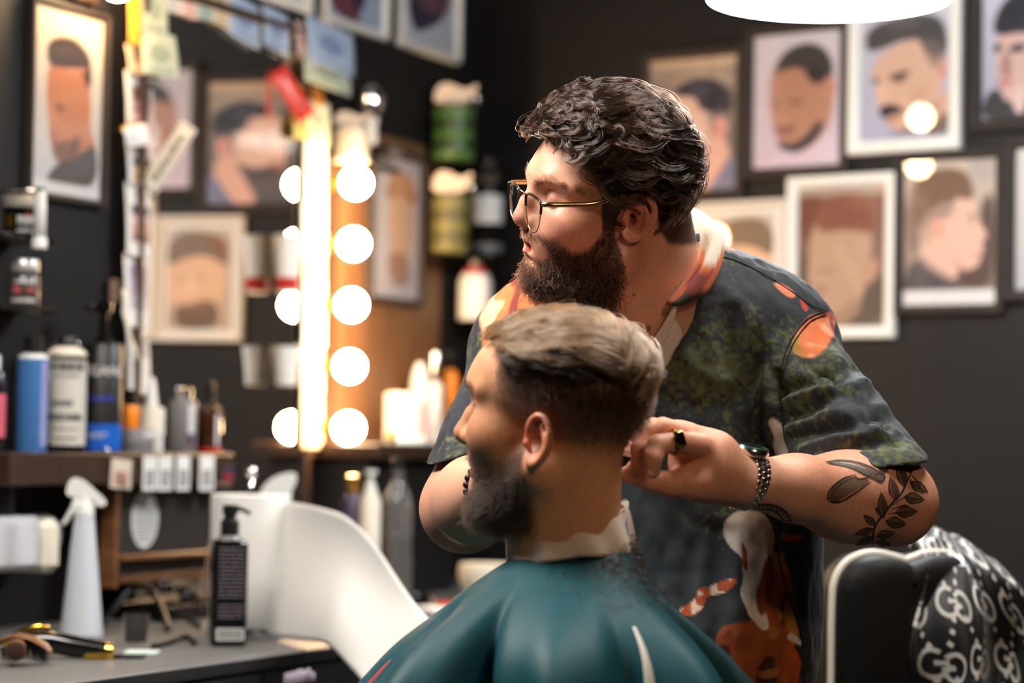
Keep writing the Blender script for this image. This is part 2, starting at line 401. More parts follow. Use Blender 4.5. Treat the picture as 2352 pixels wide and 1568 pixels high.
# --- right wall, top row
qq = lambda *p: [(1447+.897*x, .897*y) for x, y in p]; qe = lambda x, y, a, b: (1447+.897*x, .897*y, .897*a, .897*b)
mm = lambda x, y: (1690-190*((252+.632*x)-448)/192, 136+(.632*y-165)*1.013)
qm = lambda *p: [mm(x, y) for x, y in p]; qn = lambda x, y, a, b: (*mm(x, y), .63*a, .64*b)
picture('dark framed portrait of bearded man with combed side part, partly behind the barber', NR, (1476, 112, 1714, 462), .022, m_fd,
 [('bg', (150, 134, 122), (74, 70, 80)), ('p', qm((300, 240), (640, 240), (640, 290), (300, 310)), (196, 168, 142), 1, 4), ('p', qm((320, 330), (420, 300), (520, 320), (560, 390), (420, 340), (320, 380)), (170, 152, 138), .8, 5), ('p', qm((540, 380), (640, 330), (640, 520), (585, 500)), (56, 54, 66), .9, 5),
  ('p', qm((330, 560), (410, 520), (440, 640), (500, 740), (340, 740)), (214, 168, 152)), ('p', qm((395, 450), (440, 400), (530, 385), (568, 420), (576, 470), (570, 520), (580, 560), (566, 600), (540, 640), (480, 640), (425, 580), (400, 520)), (222, 184, 168)),
  ('p', qm((322, 450), (328, 390), (375, 348), (440, 332), (505, 348), (540, 385), (500, 398), (452, 402), (446, 440), (410, 462), (350, 470)), (42, 42, 54)), ('p', qm((380, 380), (470, 356), (505, 362), (420, 396)), (84, 84, 100), .7, 2), ('p', qm((340, 455), (410, 455), (420, 500), (360, 500)), (110, 98, 100), .7, 3),
  ('e', qn(368, 515, 24, 38), (222, 158, 150)), ('e', qn(372, 520, 10, 22), (190, 120, 114), .7), ('p', qm((415, 560), (440, 590), (500, 596), (545, 570), (572, 585), (560, 630), (520, 650), (460, 640), (425, 610)), (62, 50, 56), .95, 2), ('p', qm((535, 585), (568, 582), (568, 600), (540, 602)), (196, 112, 110), .9),
  ('p', qm((485, 478), (530, 476), (532, 486), (490, 490)), (70, 56, 58), .9), ('p', qm((552, 476), (570, 476), (570, 486), (554, 486)), (80, 62, 62), .9), ('e', qn(512, 500, 14, 6), (76, 60, 62), .9), ('p', qm((548, 500), (566, 506), (576, 550), (550, 556)), (232, 178, 164), .8, 2), ('p', qm((300, 740), (300, 640), (335, 610), (370, 680), (420, 740)), (112, 116, 146))], (1500, 136, 1690, 440))
picture('dark framed portrait of man with short dark hair and beard looking down, lilac background', NR, (1714, 54, 1953, 407), .022, m_fd,
 [('bg', (205, 196, 204), (196, 178, 192)), ('p', [(1740, 400), (1770, 375), (1850, 360), (1900, 330), (1935, 350), (1940, 410), (1740, 410)], (208, 188, 204)),
  ('p', [(1776, 165), (1790, 145), (1880, 135), (1912, 180), (1915, 270), (1895, 330), (1850, 370), (1815, 365), (1790, 330), (1774, 250)], (176, 126, 104)),
  ('p', [(1784, 175), (1792, 130), (1835, 100), (1885, 105), (1914, 150), (1912, 200), (1888, 200), (1860, 195), (1852, 165), (1815, 158)], (58, 54, 54)),
  ('p', [(1852, 160), (1885, 155), (1905, 200), (1880, 205), (1856, 190)], (40, 38, 40)), ('e', (1905, 215, 14, 28), (190, 130, 112)),
  ('p', [(1790, 335), (1820, 345), (1850, 335), (1880, 290), (1896, 300), (1880, 340), (1840, 368), (1810, 362), (1794, 350)], (44, 44, 54)),
  ('p', [(1784, 300), (1830, 296), (1836, 318), (1790, 322)], (120, 78, 72), .8), ('e', (1832, 243, 16, 5), (60, 44, 42), .8), ('e', (1788, 245, 8, 6), (60, 44, 42), .7), ('e', (1805, 285, 14, 9), (196, 144, 122), .8)], (1738, 75, 1930, 402))
picture('white framed portrait of man with dark quiff and thick moustache, under the pendant lamp', NR, (1953, -28, 2211, 350), .027, m_fw,
 [('bg', (200, 198, 210), (164, 166, 190)), ('p', qq((742, 345), (780, 255), (815, 240), (815, 350)), (206, 162, 140)), ('p', qq((625, 190), (640, 135), (735, 95), (795, 130), (802, 200), (792, 260), (755, 305), (715, 338), (672, 332), (655, 292), (640, 262), (634, 240), (640, 215)), (210, 170, 148)),
  ('p', qq((613, 128), (610, 80), (640, 52), (740, 34), (800, 58), (810, 130), (800, 152), (766, 150), (748, 128), (742, 104), (700, 104), (650, 124)), (72, 70, 72)), ('p', qq((742, 100), (800, 120), (806, 176), (786, 190), (762, 165)), (112, 100, 94), .75, 3), ('p', qq((640, 70), (700, 52), (760, 60), (700, 74)), (110, 108, 110), .6, 3), ('e', qe(797, 186, 12, 26), (214, 158, 140)), ('e', qe(799, 190, 5, 12), (176, 112, 98), .7),
  ('p', qq((644, 276), (662, 265), (686, 268), (706, 282), (704, 296), (680, 292), (664, 304), (650, 300)), (34, 30, 44)), ('p', qq((660, 306), (690, 300), (700, 312), (672, 320)), (150, 90, 88), .8), ('p', qq((668, 192), (716, 182), (722, 192), (690, 206), (672, 206)), (52, 42, 46)), ('e', qe(696, 208, 14, 5), (70, 54, 54), .9), ('p', qq((626, 200), (646, 196), (646, 208), (630, 212)), (56, 46, 50)),
  ('p', qq((640, 214), (656, 210), (664, 250), (642, 256)), (226, 186, 164), .7, 2), ('p', qq((664, 338), (714, 332), (760, 290), (788, 262), (780, 300), (745, 345), (690, 350)), (88, 74, 78), .75, 3), ('p', qq((712, 240), (760, 220), (770, 260), (730, 290)), (190, 142, 122), .5, 4), ('p', qq((745, 352), (780, 315), (815, 290), (815, 355)), (96, 84, 76), .9)], (1984, 0, 2178, 324))
picture('dark framed portrait of man with black fringe, hand at chin, at top right corner', NR, (2236, -70, 2478, 296), .022, m_fd,
 [('bg', (190, 188, 204), (160, 160, 178)), ('p', [(2285, 90), (2300, 60), (2420, 40), (2420, 240), (2320, 250), (2292, 200)], (204, 168, 158)), ('p', [(2276, 85), (2290, 20), (2330, -20), (2440, -20), (2440, 90), (2352, 80)], (28, 28, 42)),
  ('p', [(2280, 105), (2300, 100), (2304, 120), (2284, 124)], (44, 36, 44)), ('p', [(2318, 110), (2360, 104), (2362, 124), (2322, 128)], (40, 34, 42)), ('p', [(2296, 160), (2310, 120), (2322, 128), (2330, 180), (2305, 186)], (166, 120, 116)), ('p', [(2290, 186), (2330, 186), (2332, 200), (2296, 212)], (190, 122, 124)),
  ('p', [(2250, 290), (2262, 220), (2296, 205), (2310, 240), (2340, 245), (2450, 230), (2450, 295)], (46, 44, 46)), ('e', (2346, 238, 16, 34), (214, 184, 176))], (2254, -45, 2460, 284))
# --- right wall, lower row
picture('pale framed portrait of brown haired man behind barber shoulder, lamp glare on glass', NR, (1600, 462, 1806, 782), .016, m_ft,
 [('bg', (196, 184, 172), (186, 160, 138)), ('p', [(1632, 600), (1650, 520), (1720, 500), (1780, 520), (1796, 600), (1790, 690), (1740, 740), (1670, 720), (1640, 670)], (220, 178, 146)), ('p', [(1622, 590), (1636, 510), (1700, 484), (1776, 492), (1800, 560), (1786, 590), (1740, 560), (1680, 556), (1646, 580)], (122, 100, 84)), ('p', [(1622, 520), (1650, 492), (1690, 500), (1660, 560), (1630, 570)], (134, 84, 58), .7, 3),
  ('p', [(1650, 690), (1690, 680), (1740, 700), (1770, 690), (1770, 768), (1650, 768)], (96, 72, 56), .9, 3), ('p', [(1680, 700), (1720, 696), (1722, 706), (1684, 710)], (150, 96, 84), .6), ('e', (1700, 620, 14, 5), (130, 96, 80), .7), ('e', (1755, 622, 12, 5), (130, 96, 80), .6), ('p', [(1716, 620), (1736, 620), (1742, 662), (1714, 664)], (230, 194, 166), .7, 2)], (1614, 476, 1794, 768), mat_w=.012)
picture('white framed portrait of man with red brown crop, lower row beside profile portrait', NR, (1811, 402, 2060, 778), .025, m_fw,
 [('bg', (120, 74, 66), (112, 98, 88)), ('r', (1840, 430, 2030, 462), (170, 150, 140), 1, 4), ('r', (1840, 462, 1892, 540), (106, 58, 50), 1, 4), ('p', [(1845, 750), (1848, 590), (1870, 570), (2030, 600), (2030, 730)], (84, 70, 62)),
  ('p', [(1868, 600), (1880, 500), (1960, 480), (2000, 520), (1998, 600), (1980, 680), (1940, 725), (1900, 715), (1872, 660)], (178, 144, 122)), ('p', [(1882, 540), (1890, 470), (1960, 455), (2012, 480), (2010, 545), (1950, 530)], (126, 74, 60)),
  ('p', [(1985, 600), (2010, 585), (2016, 620), (1985, 650)], (176, 134, 110)), ('p', [(1890, 690), (1930, 700), (1975, 660), (1985, 690), (1940, 735), (1900, 728)], (150, 118, 98), .8), ('e', (1895, 650, 14, 8), (130, 96, 84), .7), ('e', (1905, 612, 20, 6), (140, 106, 90), .6)], (1846, 444, 2028, 726))
picture('dark framed portrait of young man in profile facing right, white strip below him', NR, (2058, 346, 2310, 722), .020, m_fd,
 [('bg', (196, 176, 160), (110, 92, 84)), ('p', qq((860, 400), (940, 400), (940, 460), (880, 470)), (160, 150, 148), .7, 5), ('p', qq((895, 520), (940, 480), (940, 745), (850, 745), (838, 690), (900, 690)), (82, 62, 56), 1, 3), ('p', qq((716, 640), (700, 560), (715, 470), (740, 440), (750, 560), (740, 640)), (116, 90, 80), .8, 4),
  ('p', qq((742, 540), (760, 500), (830, 480), (880, 500), (893, 545), (897, 566), (922, 602), (906, 618), (910, 640), (904, 660), (896, 684), (868, 694), (846, 684), (838, 720), (790, 712), (740, 668), (748, 610)), (214, 172, 154)), ('p', qq((730, 560), (726, 480), (745, 435), (800, 420), (860, 430), (882, 470), (884, 506), (858, 508), (836, 500), (826, 540), (800, 560), (770, 556), (752, 590)), (112, 84, 68)),
  ('p', qq((742, 580), (765, 530), (830, 505), (836, 545), (805, 560), (770, 610), (750, 640)), (168, 140, 126), .75, 3), ('e', qe(792, 582, 14, 28), (224, 164, 144)), ('e', qe(794, 584, 6, 15), (180, 116, 98), .7), ('p', qq((864, 548), (890, 545), (892, 552), (868, 556)), (96, 70, 62), .8), ('e', qe(880, 566, 8, 4), (84, 62, 56), .8), ('p', qq((880, 650), (906, 646), (904, 660), (884, 660)), (190, 118, 106), .7), ('p', qq((830, 640), (850, 680), (890, 690), (850, 696), (836, 690)), (180, 134, 116), .6, 2),
  ('p', qq((695, 760), (708, 690), (738, 652), (770, 690), (815, 712), (850, 728), (868, 760)), (76, 68, 72)), ('p', qq((738, 655), (775, 692), (830, 716), (826, 704), (780, 680), (746, 642)), (128, 118, 120), .7), ('r', (2060, 666, 2300, 710), (216, 210, 208))], (2074, 360, 2292, 702))
picture('dark framed pale print cut off by the right edge of the photo, lower row', NR, (2312, 312, 2556, 690), .022, m_fd,
 [('bg', (206, 198, 190), (176, 172, 172)), ('p', [(2420, 660), (2440, 590), (2500, 560), (2540, 600), (2540, 670)], (96, 88, 88)), ('p', [(2430, 450), (2450, 400), (2510, 395), (2530, 450), (2524, 530), (2500, 585), (2470, 590), (2446, 540)], (208, 166, 146)), ('p', [(2424, 460), (2426, 400), (2460, 370), (2520, 372), (2540, 430), (2520, 430), (2460, 420), (2440, 480)], (74, 60, 54)), ('e', (2470, 470, 10, 4), (90, 68, 60), .9), ('e', (2508, 470, 9, 4), (90, 68, 60), .9), ('p', [(2470, 540), (2500, 538), (2500, 548), (2474, 550)], (176, 110, 102), .8)], (2332, 335, 2536, 668))
# --- left wall
picture('tall framed profile portrait of man with faded flat top, on left wall over jars', NL, (57, 12, 236, 466), .012, m_fd,
 [('bg', (226, 206, 178), (196, 196, 200)), ('p', [(97, 210), (104, 150), (190, 160), (200, 220), (200, 300), (215, 320), (215, 410), (130, 380), (112, 350), (104, 290)], (190, 122, 86)),
  ('p', [(97, 150), (98, 115), (125, 94), (165, 92), (195, 120), (200, 160), (198, 200), (186, 190), (180, 160), (120, 165), (104, 165)], (62, 46, 40)), ('p', [(140, 165), (192, 152), (192, 158), (145, 172)], (210, 150, 120)), ('e', (186, 250, 10, 26), (196, 116, 76)),
  ('p', [(112, 330), (150, 330), (175, 300), (180, 350), (140, 400), (116, 365)], (66, 52, 48), .75, 3), ('p', [(106, 310), (122, 312), (120, 332), (110, 332)], (150, 80, 70), .8), ('e', (128, 255, 14, 7), (96, 60, 44), .8), ('p', [(104, 280), (112, 230), (120, 260), (118, 300)], (206, 140, 104), .7),
  ('p', [(104, 415), (120, 385), (170, 360), (216, 310), (220, 430), (104, 425)], (58, 48, 44)), ('r', (60, 422, 230, 450), (222, 218, 218))], (66, 34, 226, 452))
picture('white framed picture at the top, leftmost of three white frames over the banknotes', NL, (560, -330, 706, 14), .020, m_fw,
 [('bg', (196, 204, 214), (214, 216, 220)), ('p', [(590, -200), (640, -260), (680, -180), (670, -60), (610, -60)], (190, 150, 132))], (575, -310, 690, -8))
picture('white framed picture of dark red and navy garment, middle of three over the banknotes', NL, (738, -260, 882, 74), .018, m_fw,
 [('bg', (150, 160, 180), (170, 182, 204)), ('p', [(765, -10), (770, -200), (835, -160), (828, 40)], (58, 50, 74)), ('p', [(760, -60), (800, -20), (830, 40), (765, 30)], (112, 62, 72))], (762, -240, 858, 40))
picture('white framed picture with dark pointed shape, rightmost of three over the banknotes', NL, (914, -210, 1049, 128), .018, m_fw,
 [('bg', (196, 200, 212), (212, 212, 220)), ('p', [(945, -40), (955, -160), (1010, -150), (1016, 12), (962, 82), (950, 50)], (62, 54, 76)), ('p', [(950, -20), (1012, -20), (1014, 8), (975, 30)], (130, 90, 96), .7)], (940, -190, 1022, 100))
picture('framed portrait of ginger haired person washed out by the glow right of the bulbs', NL, (840, 350, 962, 700), .014, m_fd,
 [('bg', (206, 196, 198), (206, 198, 200)), ('p', [(885, 480), (890, 410), (920, 395), (940, 430), (940, 560), (920, 640), (895, 620)], (222, 178, 150)), ('p', [(880, 470), (886, 405), (920, 390), (944, 420), (940, 480), (915, 440)], (176, 120, 78)), ('p', [(885, 580), (930, 580), (936, 660), (892, 660)], (170, 124, 96), .8)], (852, 366, 950, 690))
# ================================================================== counter along the left wall
CT = hitz(450, 1528, 0)                        # placeholder, replaced below
_d = ray(450, 1528); _w = .62
_t = ((CORNER + NL*_w - CAM) @ NL)/(_d @ NL); CT = CAM+_d*_t; ZC = CT[2]      # height of the worktop
m_lam = mat('grey_laminate', srgb(104, 102, 101), .45, noise=(220, .14), bump=(300, .2, .0006))
m_cab = mat('black_cabinet', srgb(27, 25, 25), .5)
def along(P): return (P-CORNER) @ UL
LM = wallM(NL, A([CORNER[0], CORNER[1], 0]))   # x along the wall (0 at the far corner, negative towards us), -y into the room
t = thing('worktop', 'grey speckled worktop running along the left wall under the mirrors', 'countertop', M=LM)
x0 = -4.6
G().box((x0, -_w, ZC-.018), (-.12, -.002, ZC), .003).obj('slab', m_lam, t, angle=30)
G().box((x0, -_w-.002, ZC-.019), (-.12, -_w, ZC-.001), .0008).obj('edge_band', m_cab, t, smooth=False)
t = thing('base_cabinet', 'black base cabinet under the grey worktop on the left wall', 'cabinet', M=LM)
G().box((x0, -_w+.02, .08), (-.12, -.002, ZC-.0195), 0).obj('body', m_cab, t, smooth=False)
G().box((x0, -_w+.06, 0), (-.12, -.01, .08)).obj('plinth', m_cab, t, smooth=False)
nd = 5
for i in range(nd):
    a_ = x0+(-.12-x0)*i/nd; b_ = x0+(-.12-x0)*(i+1)/nd
    o = G().box((a_+.004, -_w+.002, .10), (b_-.004, -_w+.02, ZC-.024), .002).obj('door', m_cab, t, angle=30)
    G().box((b_-.05, -_w-.02, ZC-.35), (b_-.038, -_w+.002, ZC-.2), .003).obj('handle', m_chrome, o, angle=30)
q = hit(690, 1548, NL, _w); r = along(q)       # pale lettering panel on the cabinet front
g = G(); rr = random.Random(5)
for k in range(7): g.box((r-.045+k*.0125, -_w-.003, q[2]-.014), (r-.045+k*.0125+.009, -_w+.002, q[2]+.004+rr.uniform(-.004, .004)), .002)
g.obj('lettering', mat('lilac_letters', srgb(206, 190, 206), .5), t)

# ================================================================== small makers
def at_depth(px, py, D): return W(px, py, D)
def depth_of(P): return (P-CAM) @ FWD
def on_counter(px, py): return hitz(px, py, ZC)
FACE = {}
def vessel(name, label, cat, base, H, R, parts, rot=0.0, group=None, n=32, sx=1.0, sy=1.0):
    """parts: (part name, [(radius fraction, height fraction)...], material) with the first the body"""
    t = thing(name, label, cat, base, rot, group)
    for nm, prof, m in parts:
        G().lathe([(r*R, z*H) for r, z in prof], n, sx=sx, sy=sy).obj(nm, m, t, angle=35)
    return t
def patch(R, z0, z1, a0, a1, n=10, y=None):
    """curved label piece facing the camera (-y); angles in degrees from -y"""
    an = np.radians(np.linspace(a0, a1, n)); P = np.zeros((2, n, 3))
    for i, z in enumerate((z0, z1)): P[i] = np.stack([R*np.sin(an), -R*np.cos(an), np.full(n, z)], 1)
    return P
def bars(parent, R, rows, m, seed=0, name='print'):
    """lines of tiny unreadable print: rows of (z, height, a0, a1)"""
    g = G(); rr = random.Random(seed)
    for z, h, a0, a1 in rows:
        x = a0
        while x < a1-2:
            w = rr.uniform(3, 9); g.grid(patch(R, z-h/2, z+h/2, x, min(x+w, a1), 4)); x += w+rr.uniform(1.5, 3.5)
    return g.obj(name, m, parent)
def facing(P):                                  # rotation so local -y looks at the camera
    d = CAM-P; return math.atan2(d[0], -d[1])
def text_mesh(s, size, m, parent, loc, name='lettering', R=None, spacing=1.0):
    cu = bpy.data.curves.new(name, 'FONT'); cu.body = s; cu.size = size; cu.align_x = 'CENTER'; cu.extrude = .0002; cu.space_character = spacing
    tmp = bpy.data.objects.new('t', cu); me = bpy.data.meshes.new_from_object(tmp); bpy.data.objects.remove(tmp)
    V = np.zeros(len(me.vertices)*3); me.vertices.foreach_get('co', V); V = V.reshape(-1, 3)
    x, y, z = V[:, 0], V[:, 1], V[:, 2]
    if R: V = np.stack([(R+z)*np.sin(x/R), -(R+z)*np.cos(x/R), y], 1)
    else: V = np.stack([x, -z, y], 1)
    V = V+A(loc); me.vertices.foreach_set('co', V.ravel()); me.materials.append(m); me.update()
    return link(name, me, parent)
m_blue = mat('blue_bottle', srgb(66, 116, 176), .35); m_cream = mat('cream_plastic', srgb(232, 224, 206), .45)
m_ink = mat('dark_ink', srgb(50, 50, 52), .6); m_inkl = mat('pale_ink', srgb(210, 206, 204), .6)
m_grey = mat('grey_plastic', srgb(120, 118, 120), .4); m_silver = mat('brushed_silver', (.72, .71, .70), .25, 1.0)
m_gold = mat('polished_gold', srgb(212, 170, 70), .18, 1.0); m_red = mat('red_plastic', srgb(196, 40, 34), .4)
m_amber = mat('amber_glass', srgb(60, 30, 14), .12, spec=.6); m_blue2 = mat('vivid_blue_label', srgb(18, 92, 190), .4)
m_orange = mat('orange_plastic', srgb(246, 140, 20), .4); m_paper = mat('white_paper', srgb(240, 238, 234), .85, bump=(240, .1, .0008))
m_clear = mat('clear_plastic', (.95, .96, .96), .08, trans=1.0, ior=1.45)
BODY = [(.0, 0), (.94, 0), (1, .01), (1, .985), (.97, 1), (.0, 1)]

# ================================================================== wall shelf with bottles
SO = .13                                        # shelf depth
sp = hit(285, 1040, NL, SO); ZS = sp[2]
sx0, sx1 = along(hit(26, 1040, NL, SO)), along(hit(540, 1050, NL, SO))
t = thing('wall_shelf', 'dark wooden shelf on the left wall carrying bottles above the spray bottle', 'shelf', M=LM)
G().box((sx0, -SO, ZS-.052), (sx1, -.03, ZS), .003).obj('board', m_darkwood, t, angle=30)
for x in (sx0+.04, sx1-.05): G().box((x, -SO+.03, ZS-.10), (x+.012, -.03, ZS-.0525), .002).obj('bracket', m_black, t, angle=30)
def on_shelf(px, off=.085): return hit(px, 1036, NL, off)*A([1, 1, 0])+A([0, 0, ZS])
def shelf_item(name, label, cat, px, top, hw, parts, off=.085, rot=None, group='bottles on the wall shelf', **k):
    P = on_shelf(px, off); D = depth_of(P); yb = pix(P)[1]
    return vessel(name, label, cat, P, (yb-top)*scl(D), hw*scl(D), parts, facing(P) if rot is None else rot, group, **k), P, D, (yb-top)*scl(D), hw*scl(D)
def pix(P):
    d = P-CAM; D = d @ FWD; return 1176+FP*(d @ RGT)/D, 784-FP*(d @ UPV)/D, D
shelf_item('product_bottle', 'black bottle with pink print cut off by left edge of the shelf', 'bottle', -18, 815, 28, [('body', [(0, 0), (.95, 0), (1, .02), (1, .8), (.8, .84), (0, .84)], m_blackgloss), ('cap', [(.5, .845), (.5, 1), (0, 1)], m_white), ('label', [(1.01, .15), (1.01, .6)], mat('pink_label', srgb(200, 90, 110), .5))])
t, P, D, H, R = shelf_item('product_bottle', 'tall blue bottle with black cap, leftmost full bottle on the shelf', 'bottle', 71, 772, 36, [('body', [(0, 0), (.95, 0), (1, .015), (1, .80), (.97, .805), (0, .805)], m_blue), ('shoulder', [(.98, .806), (.9, .835), (.62, .85), (0, .85)], m_white), ('cap', [(.58, .851), (.58, .99), (.52, 1), (0, 1)], m_black)], off=.085)
G().grid(patch(R*1.012, H*.05, H*.78, 34, 62)).obj('label', mat('lilac_label', srgb(150, 150, 190), .5), t)
t, P, D, H, R = shelf_item('product_bottle', 'off-white printed can with black band and wire top, beside blue bottle', 'bottle', 148, 772, 46, [('body', [(0, 0), (.95, 0), (1, .01), (1, .055), (1, .80), (.97, .86), (.6, .90), (0, .90)], m_blackgloss), ('label', [(1.01, .06), (1.012, .06), (1.012, .79), (1.01, .79)], mat('offwhite_label', srgb(206, 200, 190), .35)), ('shoulder', [(1.0, .83), (.97, .865), (.62, .905), (.45, .91), (.45, .9)], m_cream), ('cap', [(.42, .905), (.42, .985), (.36, 1), (0, 1)], m_black)], off=.080)
bars(t, R*1.02, [(H*.735, H*.075, -52, 58), (H*.655, H*.02, -40, 40), (H*.42, H*.05, -40, 20), (H*.3, H*.06, -55, 50), (H*.2, H*.018, -40, 40), (H*.12, H*.02, -30, 40)], m_ink, 3)
g = G(); tt = np.linspace(0, math.pi, 14); g.tube(np.stack([R*.62*np.cos(tt), -R*.2*np.ones(14), H*.905+H*.09*np.sin(tt)], 1), .0009, 6); g.obj('wire_handle', m_chrome, t)
t, P, D, H, R = shelf_item('product_bottle', 'black square bottle with vivid blue base band and white capital letters', 'bottle', 231, 787, 46, [('body', [(0, 0), (.96, 0), (1, .01), (1, .965), (.92, .99), (0, 1)], m_black), ('blue_band', [(1.008, .02), (1.012, .02), (1.012, .26), (1.008, .26)], m_blue2)], off=.085)
text_mesh('ELEGANCE', H*.125, mat('white_letters', srgb(225, 222, 220), .5), t, (0, 0, H*.70), R=R*1.016)
bars(t, R*1.014, [(H*.49, H*.03, -40, 36)], mat('blue_ink', srgb(40, 60, 190), .5), 2, 'blue_print'); bars(t, R*1.02, [(H*.17, H*.016, -40, 20), (H*.14, H*.012, -40, 10)], m_inkl, 4)
s_ = R/46
G().lathe([(.0, H), (.012, H), (.012, H+.012), (.007, H+.014), (.007, H+.05), (.014, H+.052), (.014, H+.068), (0, H+.07)], 20).obj('pump', m_blackgloss, t, angle=35)
G().tube([(0, 0, H+.06), (-.02, -.004, H+.062), (-.032, -.006, H+.056)], [.006, .005, .004], 8).obj('nozzle', m_blackgloss, t)
def ribbon(name, label, cat, pts, w, m, D, group=None, th=.0012):
    P = [W(x, y, D+dd) for x, y, dd in pts]; c = P[-1]
    t = thing(name, label, cat, c, group=group); L_ = []
    for p in P: L_.append(p-c)
    G().tube(L_, w*scl(D)/2, 8, flat=.25).obj('strand', m, t); return t
D_ = depth_of(on_shelf(296, .12))
zz = [(284, 664), (288, 690), (283, 716), (292, 745), (296, 772), (308, 800), (311, 828)]
t = thing('hanging_strap', 'wavy cream plastic strap hanging by the card column over the shelf', 'strap', W(284, 664, D_))
G().tube([W(x, y, D_)-W(284, 664, D_) for x, y in zz], [.0045, .005, .0032, .0038, .0036, .004, .0045], 8).obj('strand', m_cream, t)
t = thing('small_card', 'small brown card stuck beside the card column above the black pump bottle', 'card', M=wallM(NL, hit(266, 668, NL, .012)))
G().box((-.02, -.004, -.02), (.02, 0, .02), .001).obj('sheet', mat('brown_card', srgb(120, 96, 78), .6), t, smooth=False)
t, P, D, H, R = shelf_item('grooming_jar', 'flat grey jar stacked beneath the orange pot on the shelf', 'jar', 312, 985, 42, [('body', [(0, 0), (1, 0), (1, .5), (0, .5)], m_grey), ('lid', [(1.03, .505), (1.03, .97), (.98, 1), (0, 1)], mat('pale_grey_lid', srgb(150, 148, 150), .4))], off=.085, group=None)
zt = P+A([0, 0, H+.001])
vessel('hair_dust_pot', 'small orange pot with black cap on the flat grey jar', 'pot', zt+A([-.012, 0, 0]), .066, .0155, [('body', [(0, 0), (.9, 0), (1, .06), (1, .52), (.8, .6), (0, .6)], m_orange), ('cap', [(.55, .6), (.6, .62), (.6, 1), (0, 1)], m_black)])
t, P, D, H, R = shelf_item('dropper_bottle', 'cream bottle with pointed white nozzle standing behind the grey jar', 'bottle', 346, 866, 31, [('body', [(0, 0), (.8, 0), (.85, .1), (.9, .22), (1, .24), (1, .55), (.94, .6), (.3, .61), (0, .61)], m_cream), ('nozzle', [(.5, .611), (.42, .7), (.2, .97), (.1, 1), (0, 1)], m_white)], off=.06)
t = thing('plastic_clip', 'white angled plastic hook on the shelf front of dropper bottle', 'hook', on_shelf(356, .145), facing(on_shelf(356, .145)))
G().box((-.018, -.004, .026), (.012, 0, .036), .001).box((.004, -.0045, 0), (.013, .0005, .036), .001).obj('hook_body', m_white, t, angle=30)
t, P, D, H, R = shelf_item('product_bottle', 'grey metal bottle with pale cap and printed label, second from shelf end', 'bottle', 420, 890, 31, [('body', [(0, 0), (.95, 0), (1, .02), (1, .74), (.9, .81), (.62, .83), (0, .83)], m_grey), ('cap', [(.6, .832), (.62, .84), (.62, .98), (.55, 1), (0, 1)], m_silver)], off=.085)
G().grid(patch(R*1.012, H*.3, H*.74, 20, 55)).obj('label', m_inkl, t); bars(t, R*1.013, [(H*.2, H*.16, 10, 50)], mat('purple_ink', srgb(90, 50, 80), .5), 8)
t, P, D, H, R = shelf_item('spray_bottle', 'dark amber bottle with black sprayer at the right end of the shelf', 'bottle', 478, 876, 31, [('body', [(0, 0), (.95, 0), (1, .02), (1, .55), (.9, .63), (.45, .68), (0, .68)], m_amber), ('sprayer', [(.42, .681), (.42, .78), (.3, .79), (.3, .85), (.4, .86), (.4, .97), (.2, 1), (0, 1)], m_black), ('red_band', [(1.01, .02), (1.012, .02), (1.012, .075), (1.01, .075)], m_red)], off=.085)
G().grid(patch(R*1.012, H*.1, H*.55, 30, 48)).obj('label', m_inkl, t)
# price tags and cards along the shelf front
def shelf_card(name, label, cat, x0, y0, x1, y1, m, group=None, off=None, tilt=0.0, rows=0, ink=None):
    off = SO+.003 if off is None else off
    c = hit((x0+x1)/2, (y0+y1)/2, NL, off); w = abs(along(hit(x1, y0, NL, off))-along(hit(x0, y0, NL, off))); D = depth_of(c); h = (y1-y0)*scl(D)
    t = thing(name, label, cat, M=wallM(NL, c) @ Matrix.Rotation(tilt, 4, 'Y'), group=group)
    G().box((-w/2, -.0012, -h/2), (w/2, 0, h/2), .0004).obj('sheet', m, t, smooth=False)
    if rows:
        g = G(); rr = random.Random(int(x0))
        for i in range(rows):
            z = -h*.38+h*.5*i/rows; x = -w*.34
            while x < w*.3: q = rr.uniform(.1, .22)*w; g.box((x, -.0018, z), (min(x+q, w*.36), -.0012, z+h*.3/rows)); x += q+.05*w
        g.obj('print', ink or m_ink, t, smooth=False)
    return t
for x0_, x1_, w_ in ((328, 359, 'first price tag on the shelf front, right of the torn label'), (363, 395, 'second price tag on the shelf front, right of the torn label'), (405, 435, 'third price tag on the shelf front, below the grey bottle'), (458, 491, 'last price tag on the shelf front, below the amber sprayer')):
    shelf_card('price_tag', 'white printed '+w_, 'price tag', x0_, 1047, x1_, 1126, m_paper, 'price tags on the shelf front', rows=6)
shelf_card('torn_label', 'cream torn label with red mark on the shelf front behind tweezers', 'label', 254, 1054, 301, 1122, mat('cream_card', srgb(214, 200, 180), .7), tilt=.06, rows=4, ink=mat('red_ink', srgb(170, 70, 60), .6))
shelf_card('photo_sticker', 'tiny dark photo sticker at the right end of the shelf front', 'sticker', 508, 1068, 537, 1108, mat('navy_sticker', srgb(60, 54, 70), .5), rows=2, ink=m_red)
t = thing('tweezers', 'steel tweezers clipped slantwise over the shelf edge before the torn label', 'tweezers', W(266, 1070, depth_of(sp)-.02)); c = W(266, 1070, depth_of(sp)-.02)
for s in (-1, 1): G().tube([W(240, 1018, depth_of(sp)-.03)-c, W(262, 1062, depth_of(sp)-.02+.002*s)-c, W(289+3*s, 1124, depth_of(sp)-.015)-c], [.003, .0036, .0012], 8, flat=.4).obj('arm', m_chrome, t)

